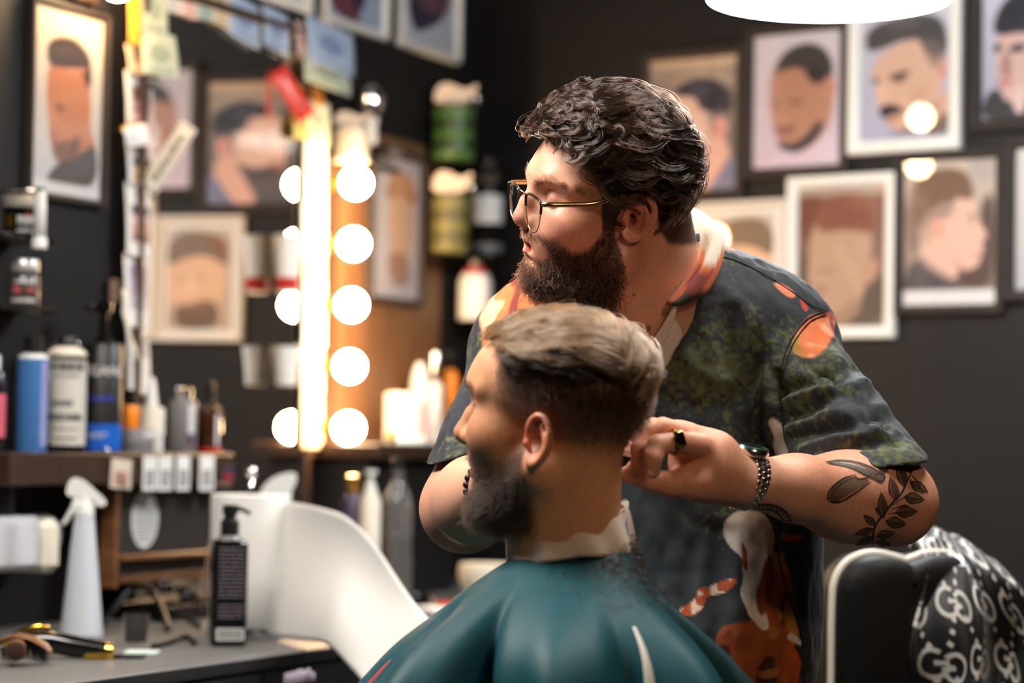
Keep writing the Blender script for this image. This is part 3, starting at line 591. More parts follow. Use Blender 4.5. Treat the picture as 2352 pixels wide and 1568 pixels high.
# ================================================================== jars and tube on two ledges, left edge
def ledge_jar(label, ledge_label, px, ybot, ytop, hw, off, parts, lx0, lx1):
    P = hit(px, ybot, NL, off); D = depth_of(P); H = (ybot-ytop)*scl(D); R = hw*scl(D)
    lt = thing('wall_ledge', ledge_label, 'shelf', M=LM); z = P[2]
    G().box((along(hit(lx0, ybot, NL, off)), -off-R-.008, z-.010), (along(hit(lx1, ybot, NL, off)), -.001, z-.0005), .002).obj('board', m_blackgloss, lt, angle=30)
    return vessel('grooming_jar', label, 'jar', P, H, R, parts, facing(P)), H, R
t, H, R = ledge_jar('black jar with cream lid and gold emblem on upper ledge, left edge', 'short black ledge under the black jar with cream lid', 46, 543, 452, 40, .05, [('body', [(0, 0), (.93, 0), (1, .04), (1, .68), (.9, .72), (0, .72)], m_blackgloss), ('lid', [(1.02, .722), (1.04, .74), (1.04, .97), (.98, 1), (0, 1)], mat('cream_metal', srgb(214, 206, 190), .3, .6))], -40, 86)
G().grid(patch(R*1.02, H*.22, H*.52, -62, -22)).obj('emblem', m_gold, t); bars(t, R*1.02, [(H*.42, H*.14, -10, 48), (H*.3, H*.04, -10, 40), (H*.12, H*.06, -10, 60)], m_inkl, 6); G().grid(patch(R*1.025, H*.5, H*.56, 24, 34)).obj('red_mark', m_red, t)
t, H, R = ledge_jar('glass jar with pale lid and red and white print on lower ledge', 'short black ledge under the glass jar with red print', 52, 706, 596, 38, .05, [('body', [(0, 0), (.95, 0), (1, .03), (1, .62), (.86, .7), (.8, .74), (0, .74)], mat('smoked_jar', srgb(62, 56, 56), .2)), ('lid', [(.9, .745), (.92, .76), (.92, .97), (.86, 1), (0, 1)], mat('pale_metal', srgb(196, 196, 194), .3, .5))], -40, 96)
bars(t, R*1.02, [(H*.36, H*.14, -36, -6), (H*.36, H*.1, 14, 42)], mat('pink_red_ink', srgb(206, 84, 80), .5), 7, 'red_print'); bars(t, R*1.018, [(H*.14, H*.08, -40, 48), (H*.52, H*.06, -30, 40)], m_inkl, 9)
c = hit(92, 500, NL, .10); t = thing('cream_tube', 'slim white tube with flared cap hanging upside down by the black jar', 'tube', M=wallM(NL, c)); s = scl(depth_of(c))
G().tube([(0, 0, -42*s), (0, 0, 20*s), (0, 0, 62*s)], [15*s, 14.5*s, 13*s], 16, flat=.8).obj('body', m_white, t); G().lathe([(0, -70*s), (17*s, -70*s), (17*s, -50*s), (12*s, -42.5*s), (0, -42*s)], 20).obj('cap', m_white, t, angle=35)
G().box((-13*s, -7*s, 61*s), (13*s, 7*s, 70*s), .001).obj('crimp', mat('dark_green', srgb(10, 92, 60), .45), t, angle=30)
G().tube([(0, .012, 64*s), (0, .05, 66*s), (0, .099, 66*s)], .0025, 8).obj('peg', m_chrome, t)

# ================================================================== organiser below the shelf
oc = .105
t = thing('wall_organiser', 'black panelled organiser box with brown wood rails hanging under the shelf', 'organiser', M=LM)
xa, xb = along(hit(262, 1200, NL, oc)), along(hit(545, 1200, NL, oc)); zt_ = ZS-.054; zb = hit(360, 1330, NL, oc)[2]
G().box((xa+.012, -oc+.012, zb+.01), (xb, -oc+.024, zt_), .002).obj('panel', mat('charcoal_panel', srgb(44, 41, 40), .6), t, angle=30)
G().box((xa, -oc-.004, zb-.01), (xa+.012, -oc+.03, zt_), .002).obj('side_board', m_wood, t, angle=30)
for y0_, h_ in ((1276, .010), (1325, .012)):
    z = hit(360, y0_, NL, oc)[2]; G().box((xa+.0125, -oc-.012, z-h_/2), (xb, -oc+.0115, z+h_/2), .003).obj('rail', m_wood, t, angle=30)
c = hit(332, 1192, NL, oc-.0115); s = scl(depth_of(c)); t = thing('oval_sticker', 'white oval printed sticker on the black panel under price tags', 'sticker', M=wallM(NL, c))
G().lathe([(0, 0), (1, 0), (1, .001), (0, .001)], 40, M=A(Matrix(((.0395, 0, 0, 0), (0, 0, -1, 0), (0, 66*s, 0, 0), (0, 0, 0, 1))))).obj('sheet', m_white, t, angle=30)
g = G(); rr = random.Random(2)
for i in range(15):
    z = (i-7)*.0057; ww = .0395*.82*math.sqrt(max(0, 1-(z/(66*s))**2)); x = -ww
    while x < ww-.002: q = rr.uniform(.002, .007); g.box((x, -.0016, z), (min(x+q, ww), -.0012, z+.0028)); x += q+.002
g.obj('print', mat('grey_ink', srgb(120, 122, 130), .6), t, smooth=False)
# ================================================================== things on the worktop
def counter_vessel(name, label, cat, px, ybot, ytop, hw, parts, rot=None, group=None, **k):
    P = on_counter(px, ybot); D = depth_of(P)
    return vessel(name, label, cat, P, (ybot-ytop)*scl(D), hw*scl(D), parts, facing(P) if rot is None else rot, group, **k), P, D, (ybot-ytop)*scl(D), hw*scl(D)
m_mist = mat('milky_plastic', srgb(196, 202, 212), .4, sss=.2)
P = on_counter(187, 1462); D = depth_of(P); s = scl(D)
t = thing('spray_bottle', 'tall white tapered trigger spray bottle standing on the worktop', 'spray bottle', P, facing(P))
G().lathe([(0, 0), (46*s, 0), (49*s, 4*s), (34*s, 160*s), (24*s, 262*s), (22*s, 276*s), (0, 277*s)], 36).obj('bottle', m_mist, t, angle=35)
G().lathe([(0, 277.5*s), (23*s, 277.5*s), (23*s, 300*s), (17*s, 310*s), (16*s, 320*s), (0, 321*s)], 28).obj('collar', m_white, t, angle=35)
hd = G(); hd.prism(chaikin([(-44, 322), (-40, 352), (-28, 366), (-6, 362), (20, 340), (50, 312), (48, 300), (24, 300), (18, 316), (-14, 321)], 2)*s, -13*s, 13*s); hd.obj('sprayer_head', m_white, t, angle=35)
G().tube(A([(-16, 0, 320), (-24, 0, 296), (-44, 0, 262), (-50, 0, 256)])*s, A([12, 10, 7, 6])*s, 10, flat=.8).obj('trigger', m_white, t)
P = on_counter(522, 1482); D = depth_of(P); s = scl(D)
t = thing('pump_bottle', 'black square pump bottle with fine white print before the paper roll', 'pump bottle', P, facing(P)+.12)
G().box((-40*s, -34*s, 0), (40*s, 34*s, 242*s), 7*s).obj('bottle', m_blackgloss, t, angle=40)
G().lathe([(0, 242.5*s), (30*s, 242.5*s), (24*s, 252*s), (0, 252*s)], 24).obj('shoulder', mat('smoky_shoulder', srgb(120, 118, 118), .3), t, angle=35)
G().lathe([(0, 252.5*s), (22*s, 252.5*s), (22*s, 284*s), (17*s, 290*s), (14*s, 292*s), (14*s, 300*s), (18*s, 301*s), (18*s, 322*s), (0, 324*s)], 24).obj('pump', m_black, t, angle=35)
G().tube(A([(0, 0, 314), (24, -3, 314), (42, -5, 306), (44, -5, 300)])*s, A([7, 6, 5, 4])*s, 8).obj('nozzle', m_black, t)
g = G(); rr = random.Random(12)
for i in range(17):
    z = (222-i*9.2-(10 if i > 12 else 0))*s; x = -26*s
    while x < 30*s: q = rr.uniform(4, 14)*s; g.box((x, -34.8*s, z), (min(x+q, 32*s), -34.1*s, z+3.6*s)); x += q+3*s
g.obj('print', mat('faint_print', srgb(112, 102, 108), .6), t, smooth=False)
G().box((-30*s, -35*s, 14*s), (34*s, -34.1*s, 42*s)).obj('barcode_label', mat('label_white', srgb(196, 196, 194), .5), t, smooth=False)
g = G(); x = -24*s
while x < 28*s: q = rr.uniform(1, 3)*s; g.box((x, -35.6*s, 18*s), (x+q, -35.1*s, 38*s)); x += q+rr.uniform(1.5, 3)*s
g.obj('barcode', m_inkl if False else m_ink, t, smooth=False)
# paper roll on a chrome stand, loose end swept towards the cape
P = on_counter(570, 1456); D = depth_of(P); s = scl(D); RW = 92*s
t = thing('paper_towel_roll', 'thick white paper towel roll with its loose end draped towards the blue cape', 'paper towel', P)
G().lathe([(20*s, .012), (RW-2*s, .012), (RW, .014), (RW, 318*s), (RW-2*s, 320*s), (20*s, 320*s), (20*s, .012)], 64).obj('roll', m_paper, t, angle=40)
G().lathe([(20.5*s, .0125), (20.5*s, 319*s), (17*s, 319*s), (17*s, .0125), (20.5*s, .0125)], 24).obj('core', mat('card_core', srgb(150, 120, 92), .8), t, angle=40)
top = [(648, 1150, .02), (668, 1152, -.05), (700, 1158, -.10), (745, 1168, -.17), (790, 1184, -.24), (835, 1222, -.29), (875, 1272, -.34), (915, 1332, -.39), (958, 1392, -.44), (1000, 1440, -.50), (1030, 1500, -.55)]
bot = [(610, 1462, -.075), (632, 1464, -.115), (660, 1466, -.165), (690, 1470, -.22), (722, 1473, -.27), (748, 1478, -.33), (775, 1502, -.37), (802, 1530, -.41), (832, 1562, -.45), (862, 1600, -.50), (890, 1640, -.55)]
def spl(p, n):
    p = A(p, float); k = np.arange(len(p)); tt = np.linspace(0, len(p)-1, n); out = []
    for c in range(p.shape[1]):
        y = p[:, c]; d = np.gradient(y); i = np.minimum(tt.astype(int), len(p)-2); f = tt-i
        out.append((2*f**3-3*f**2+1)*y[i]+(f**3-2*f**2+f)*d[i]+(-2*f**3+3*f**2)*y[i+1]+(f**3-f**2)*d[i+1])
    return np.stack(out, 1)
Tp, Bp = spl(top, 50), spl(bot, 50); Gd = np.zeros((50, 24, 3))
for i in range(50):
    for j in range(24):
        v = j/23; u_ = i/49; q = Tp[i]*(1-v)+Bp[i]*v
        bow = .10*math.sin(math.pi*v)*math.sin(math.pi*min(1, u_*1.25))*(1 if u_ < .8 else max(0, (1-u_)/.2))
        Gd[i, j] = W(q[0], q[1], D+q[2]+bow*(.6-v))-P
g = G().grid(Gd); sh = g.obj('loose_sheet', m_paper, t); md = sh.modifiers.new('thick', 'SOLIDIFY'); md.thickness = .0012
t = thing('roll_stand', 'chrome wire stand holding the white paper towel roll', 'stand', P)
G().lathe([(0, 0), (RW*1.02, 0), (RW*1.04, .004), (RW*1.02, .010), (0, .011)], 48).obj('base', m_chrome, t, angle=40)
g = G(); g.tube([(0, 0, .0112), (0, 0, 322*s), (0, 0, 362*s)], .004, 10); g.sphere((0, 0, 372*s), 14*s, 16, 10); g.obj('rod', m_chrome, t)
# clipper, brush, comb, cards, cords
P = on_counter(138, 1512); D = depth_of(P); s = scl(D)
X = A([1, .1, 0])/np.linalg.norm([1, .1, 0]); Y = np.cross([0, 0, 1], X)
t = thing('hair_clipper', 'black hair clipper with gold head and end, beside the wooden brush', 'hair clipper', M=basis(X, Y, (0, 0, 1), P))
sec = [(-112, 40, 22, 11), (-70, 43, 27, 22), (-20, 38, 28, 27), (30, 28, 28, 26), (80, 22, 25, 21), (104, 20, 24, 19)]
rings = []
for x, zc, wy, hz in sec: rings.append([(x*s, wy*s*math.cos(a), max(.0005, (zc+hz*math.sin(a))*s)) for a in np.linspace(0, 2*math.pi, 24, endpoint=False)])
g = G(); g.grid(A(rings), closed_u=True); g.add(rings[0], [tuple(range(24))]); g.add(rings[-1], [tuple(range(24))[::-1]]); g.obj('body', m_blackgloss, t, angle=50)
g = G(); g.tube(A([(-116, 0, 46), (-88, 0, 64), (-50, 0, 73), (-24, 0, 70)])*s, A([5, 6, 7, 5])*s, 10); g.obj('lever', m_gold, t)
G().box((-132*s, -22*s, 30*s), (-108*s, 22*s, 46*s), 2*s).obj('blade', m_gold, t, angle=30)
g = G(); g.tube(A([(103, 0, 17), (118, 0, 16), (122, 0, 16)])*s, A([22, 22, 17])*s, 20); g.obj('end_ring', m_gold, t, angle=40)
G().prism(A([(52, 2), (100, 2), (100, 26), (66, 26)])*s, -23.5*s, -22.3*s).obj('side_plate', m_gold, t, smooth=False)
for k in range(2): G().sphere((62*s+k*14*s, -4*s, 40*s), A([5, 4, 2])*s, 10, 6).obj('switch', m_brass, t)
g = G(); g.tube(A([(122, 0, 6), (150, 4, 5), (190, 10, 4)])*s, 5*s, 8); g.obj('power_cord', m_black, t)
P = on_counter(52, 1530); D = depth_of(P); s = scl(D)
t = thing('wooden_brush', 'light brown wooden brush with round handle end at lower left corner', 'brush', P, -.1)
blk = []
for k, (x, z, w_) in enumerate([(-75, 40, 5), (-55, 58, 14), (-20, 68, 18), (15, 62, 18), (45, 46, 14), (60, 30, 6)]):
    blk.append([(x*s, w_*1.6*s*math.cos(a)+26*s, (z+7*math.sin(a))*s) for a in np.linspace(0, 2*math.pi, 16, endpoint=False)])
g = G(); g.grid(A(blk), closed_u=True); g.add(blk[0], [tuple(range(16))]); g.add(blk[-1], [tuple(range(16))[::-1]]); g.obj('back', m_wood, t, angle=50)
ax = A([.22, -.95, -.12]); ax /= np.linalg.norm(ax); o_ = A([-22, 30, 46])*s
pr = [(19, 0), (20, 14), (22, 40), (24, 60), (23, 64), (0, 64.5)]
zax = ax; xax = np.cross(zax, [0, 0, 1]); xax /= np.linalg.norm(xax); yax = np.cross(zax, xax)
G().lathe([(r*s, z*s) for r, z in pr], 28, M=A(basis(xax, yax, zax, o_))).obj('handle', m_wood, t, angle=40)
G().lathe([(0, 64.6*s), (21*s, 64.6*s), (20*s, 65.4*s), (0, 65.4*s)], 28, M=A(basis(xax, yax, zax, o_))).obj('handle_end', mat('end_grain', srgb(58, 34, 22), .6), t, angle=40)
g = G(); rr = random.Random(3)
for k in range(420):
    x = rr.uniform(-62, 48); y = rr.uniform(14, 40); zt0 = 58-abs(x+5)*.35; dx = rr.uniform(-6, 6)
    g.add(A([(x-.7, y, zt0), (x+.7, y, zt0), (x+dx*1.2, y+18+rr.uniform(-4, 4), max(1, zt0-46))])*s, [(0, 1, 2)])
b = g.obj('bristles', mat('black_bristle', srgb(18, 15, 14), .5), t, smooth=False)
P = on_counter(325, 1500); t = thing('mint_card', 'small mint white card lying flat on the worktop by cords', 'card', P, -.05); s = scl(depth_of(P))
G().box((-36*s, -30*s, 0), (36*s, 40*s, .003), .0005).obj('sheet', mat('mint_paper', srgb(206, 224, 214), .7), t, smooth=False)
P = on_counter(290, 1507); t = thing('comb', 'black barber comb lying on the worktop beyond the clipper end', 'comb', P, .03); s = scl(depth_of(P))
g = G(); g.box((-60*s, -4*s, 0), (46*s, 4*s, 5*s), .0008)
for k in range(34): g.box((-58*s+k*3*s, 4*s, .0005), (-56.4*s+k*3*s, 22*s, 4*s))
g.obj('comb_body', m_black, t, angle=30)
P = on_counter(312, 1474); s = scl(depth_of(P))
vessel('clear_tumbler', 'small dark glass tumbler among the cords on the worktop', 'glass', P, 64*s, 30*s, [('cup', [(0, 0), (.8, 0), (.86, .03), (1, 1), (.94, 1), (.82, .06), (0, .06)], mat('smoky_glass', (.25, .22, .2), .06, trans=.85)), ('contents', [(0, .065), (.78, .065), (.84, .5), (0, .5)], m_black)])
def cord(label, pts, r, lift=None):
    c = on_counter(pts[0][0], pts[0][1]); t = thing('power_cord', label, 'cord', c); q = [on_counter(x, y)+A([0, 0, h+r])-c for x, y, h in pts]
    G().tube(spl(q, 40), r, 8).obj('cable', m_black, t)
cord('thick black cord arching over the tumbler on the worktop', [(240, 1438, .0), (262, 1432, .02), (300, 1428, .05), (345, 1432, .05), (372, 1440, .02), (385, 1452, .0)], .006)
cord('black cord trailing from the tumbler to the pump bottle', [(352, 1490, 0), (385, 1482, .0), (420, 1472, .002), (440, 1474, 0), (446, 1482, 0)], .0045)
cord('black cord running along the worktop back to the paper roll', [(330, 1424, .0), (372, 1428, .012), (410, 1434, .01), (455, 1442, 0)], .006)
P = on_counter(400, 1416); s = scl(depth_of(P)); t = thing('tool_tray', 'low black tool tray behind the cords at the back of the worktop', 'tray', P, math.radians(64))
g = G(); g.box((-.11, -.06, 0), (.11, .06, .006), .002)
for q in ((-.11, -.06, .11, -.054), (-.11, .054, .11, .06), (-.11, -.0535, -.104, .0535), (.104, -.0535, .11, .0535)): g.box((q[0], q[1], .006), (q[2], q[3], .026), .001)
g.obj('tray_body', m_black, t, angle=30)
t = vessel('chrome_bowl', 'small shiny metal cup standing in the black tool tray', 'cup', P+A([.02, .02, .0065]), 60*s, 26*s, [('cup', [(0, 0), (.5, 0), (.55, .5), (1, .75), (1.05, 1), (.95, 1), (.5, .6), (0, .55)], m_chrome)])
# tissue box and roll dispenser on the dark wall, far left
c = hit(22, 1248, NL, .10); s = scl(depth_of(c)); t = thing('tissue_dispenser', 'pale grey flat dispenser mounted on dark wall at left edge', 'dispenser', M=wallM(NL, c))
G().box((-.16, -.02, -62*s), (.052, .099, 62*s), .006).obj('case', mat('pale_grey', srgb(186, 188, 194), .4), t, angle=35)
G().box((-.15, -.024, -50*s), (.044, -.0202, 50*s), .002).obj('front_panel', mat('light_grey', srgb(204, 206, 212), .4), t, angle=35)
c = hit(100, 1250, NL, .09); s = scl(depth_of(c)); t = thing('wax_warmer', 'cream roll-on unit with grey dome on dark wall behind spray bottle', 'dispenser', M=wallM(NL, c))
G().box((-.034, -.03, -62*s), (.012, .089, 60*s), .012).obj('case', m_cream, t, angle=35)
G().lathe([(0, 0), (.036, 0), (.034, .03), (.02, .046), (0, .05)], 28, M=A(basis((0, 0, 1), (0, -1, 0), (1, 0, 0), (.0125, .03, .012)))).obj('dome', m_grey, t, angle=35)
# little wooden spatula leaning on the roll
c = on_counter(458, 1454); D = depth_of(c); t = thing('wooden_spatula', 'thin brown wooden stick leaning against the left of paper roll', 'spatula', c)
G().tube([A([0, 0, .003]), W(468, 1350, D-.02)-c, W(480, 1244, D-.02)-c], [7*scl(D), 6*scl(D), 6*scl(D)], 8, flat=.3).obj('stick', mat('pale_stick', srgb(150, 122, 100), .6), t)
# ================================================================== implicit surfaces -> meshes
def smin(a, b, k):
    h = np.clip(.5+.5*(b-a)/k, 0, 1); return b*(1-h)+a*h-k*h*(1-h)
def smax(a, b, k): return -smin(-a, -b, k)
def d_sph(P, c, r): return np.linalg.norm(P-A(c), axis=1)-r
def d_ell(P, c, r, R=None):
    q = P-A(c)
    if R is not None: q = q @ R
    r = A(r); k0 = np.linalg.norm(q/r, axis=1); k1 = np.linalg.norm(q/(r*r), axis=1)+1e-9
    return k0*(k0-1)/k1
def d_cone(P, a, b, ra, rb):
    a = A(a); ab = A(b)-a; t = np.clip(((P-a) @ ab)/(ab @ ab), 0, 1)
    return np.linalg.norm(P-a-t[:, None]*ab, axis=1)-(ra+t*(rb-ra))
def d_chain(P, pts, rs, k=.004):
    d = None
    for i in range(len(pts)-1):
        e = d_cone(P, pts[i], pts[i+1], rs[i], rs[i+1]); d = e if d is None else smin(d, e, k)
    return d
def iso_mesh(fn, lo, hi, h, margin=1.5, smooth=1):
    lo = A(lo, float); hi = A(hi, float); B = 12
    nb = np.ceil((hi-lo)/(h*B)).astype(int); n = nb*B+1
    V = np.empty(n, np.float32)
    I = np.stack(np.meshgrid(*[np.arange(k) for k in nb], indexing='ij'), -1).reshape(-1, 3)
    cen = lo+(I*B+B/2)*h; dc = np.concatenate([fn(cen[i:i+40000]) for i in range(0, len(cen), 40000)])
    keep = np.abs(dc) < h*B*.87*margin+.004
    for i, s in zip(I, dc < 0): V[i[0]*B:i[0]*B+B+1, i[1]*B:i[1]*B+B+1, i[2]*B:i[2]*B+B+1] = -1 if s else 1
    off = np.stack(np.meshgrid(*[np.arange(B+1)]*3, indexing='ij'), -1).reshape(-1, 3)
    K = I[keep]
    for j in range(0, len(K), 40):
        kk = K[j:j+40]; P = (lo+(kk[:, None, :]*B+off[None])*h).reshape(-1, 3); d = fn(P).reshape(len(kk), B+1, B+1, B+1)
        for q, i in enumerate(kk): V[i[0]*B:i[0]*B+B+1, i[1]*B:i[1]*B+B+1, i[2]*B:i[2]*B+B+1] = d[q]
    S = V < 0
    c8 = [(a, b, c) for a in (0, 1) for b in (0, 1) for c in (0, 1)]
    sh = lambda X, a, b, c: X[a:X.shape[0]-1+a, b:X.shape[1]-1+b, c:X.shape[2]-1+c]
    cnt = sum(sh(S, *q).astype(np.int8) for q in c8); act = (cnt > 0) & (cnt < 8)
    idx = np.argwhere(act); ids = np.full(act.shape, -1, np.int32); ids[act] = np.arange(len(idx))
    cv = np.stack([V[idx[:, 0]+a, idx[:, 1]+b, idx[:, 2]+c] for a, b, c in c8], 1)
    acc = np.zeros((len(idx), 3)); num = np.zeros(len(idx))
    for i in range(8):
        for j in range(i+1, 8):
            if sum(abs(c8[i][k]-c8[j][k]) for k in range(3)) != 1: continue
            a, b = cv[:, i], cv[:, j]; m = (a < 0) != (b < 0); t = np.where(m, a/(a-b+1e-20), 0)
            acc += np.where(m[:, None], A(c8[i])+t[:, None]*(A(c8[j])-A(c8[i])), 0); num += m
    vert = lo+(idx+acc/num[:, None])*h
    F = []
    for ax in range(3):
        a = [slice(None)]*3; b = [slice(None)]*3; a[ax] = slice(0, -1); b[ax] = slice(1, None)
        cr = S[tuple(a)] != S[tuple(b)]; e = np.argwhere(cr); o1, o2 = [(1, 2), (2, 0), (0, 1)][ax]
        e = e[(e[:, o1] > 0) & (e[:, o2] > 0) & (e[:, o1] < act.shape[o1]) & (e[:, o2] < act.shape[o2])]
        sg = S[tuple(e.T)]; q = []
        for d1, d2 in ((-1, -1), (0, -1), (0, 0), (-1, 0)):
            c = e.copy(); c[:, o1] += d1; c[:, o2] += d2; q.append(ids[tuple(c.T)])
        q = np.stack(q, 1); q[~sg] = q[~sg][:, ::-1]; F.append(q)
    F = np.concatenate(F); F = F[(F >= 0).all(1)]
    for _ in range(smooth): vert = .5*vert+.5*lap(vert, F)
    return vert, F
def lap(V, F):
    s = np.zeros_like(V); n = np.zeros(len(V))
    for k in range(F.shape[1]):
        a, b = F[:, k], F[:, (k+1) % F.shape[1]]
        for c in range(3): s[:, c] += np.bincount(a, V[b, c], len(V))+np.bincount(b, V[a, c], len(V))
        n += np.bincount(a, minlength=len(V))+np.bincount(b, minlength=len(V))
    return s/np.maximum(n, 1)[:, None]
def normals(V, F):
    n = np.cross(V[F[:, 2]]-V[F[:, 0]], V[F[:, 3 % F.shape[1]]]-V[F[:, 1]]) if F.shape[1] == 4 else np.cross(V[F[:, 1]]-V[F[:, 0]], V[F[:, 2]]-V[F[:, 0]])
    N = np.zeros_like(V)
    for k in range(F.shape[1]):
        for c in range(3): N[:, c] += np.bincount(F[:, k], n[:, c], len(V))
    return N/(np.linalg.norm(N, axis=1)[:, None]+1e-12)
def grad(fn, P, e=.0012):
    g = np.stack([fn(P+A(d)*e)-fn(P-A(d)*e) for d in ((1, 0, 0), (0, 1, 0), (0, 0, 1))], 1); return g/(np.linalg.norm(g, axis=1)[:, None]+1e-9)
_lat = np.random.default_rng(5).uniform(-1, 1, (32, 32, 32))
def vnoise(P, s):
    q = P*s; i = np.floor(q).astype(int); f = q-i; f = f*f*(3-2*f); r = 0
    for a in (0, 1):
        for b in (0, 1):
            for c in (0, 1):
                r = r+_lat[(i[:, 0]+a) % 32, (i[:, 1]+b) % 32, (i[:, 2]+c) % 32]*(f[:, 0] if a else 1-f[:, 0])*(f[:, 1] if b else 1-f[:, 1])*(f[:, 2] if c else 1-f[:, 2])
    return r
def fbm(P, s, o=3): return sum(vnoise(P+i*7.3, s*2**i)/2**i for i in range(o))
def pixv(P):
    d = P-CAM; D = d @ FWD; return 1176+FP*(d @ RGT)/D, 784-FP*(d @ UPV)/D, D
def sstep(x, a, b): t = np.clip((x-a)/(b-a), 0, 1); return t*t*(3-2*t)
def hair_obj(name, strands, r0, r1, m, parent):
    """strands (n, k, 3); radius tapers r0 -> r1"""
    n, k = strands.shape[:2]; hc = bpy.data.hair_curves.new(name); hc.add_curves([k]*n)
    hc.attributes['position'].data.foreach_set('vector', np.ascontiguousarray(strands, np.float32).ravel())
    ra = hc.attributes.get('radius') or hc.attributes.new('radius', 'FLOAT', 'POINT')
    t = np.linspace(0, 1, k); ra.data.foreach_set('value', np.tile((r0*(1-t**2)+r1*t**2).astype(np.float32), n))
    hc.materials.append(m); return link(name, hc, parent)
def hair_mat(name, col, rough=.3, var=.25, spec=.5):
    if name in MATS: return MATS[name]
    m = bpy.data.materials.new(name); m.use_nodes = True; nt = m.node_tree; nt.nodes.clear(); N = nt.nodes.new; L = nt.links.new
    o = N('ShaderNodeOutputMaterial'); h = N('ShaderNodeBsdfHairPrincipled'); h.parametrization = 'COLOR'
    h.inputs['Roughness'].default_value = rough; h.inputs['Radial Roughness'].default_value = .22; h.inputs['Coat'].default_value = .35
    ci = N('ShaderNodeHairInfo'); mr = N('ShaderNodeMapRange'); mr.inputs['To Min'].default_value = 1-var; mr.inputs['To Max'].default_value = 1+var; L(ci.outputs['Random'], mr.inputs['Value'])
    mx = N('ShaderNodeMix'); mx.data_type = 'RGBA'; mx.blend_type = 'MULTIPLY'; mx.inputs['Factor'].default_value = 1; mx.inputs['A'].default_value = (*col, 1); L(mr.outputs[0], mx.inputs['B'])
    L(mx.outputs['Result'], h.inputs['Color']); L(h.outputs[0], o.inputs[0]); MATS[name] = m; return m

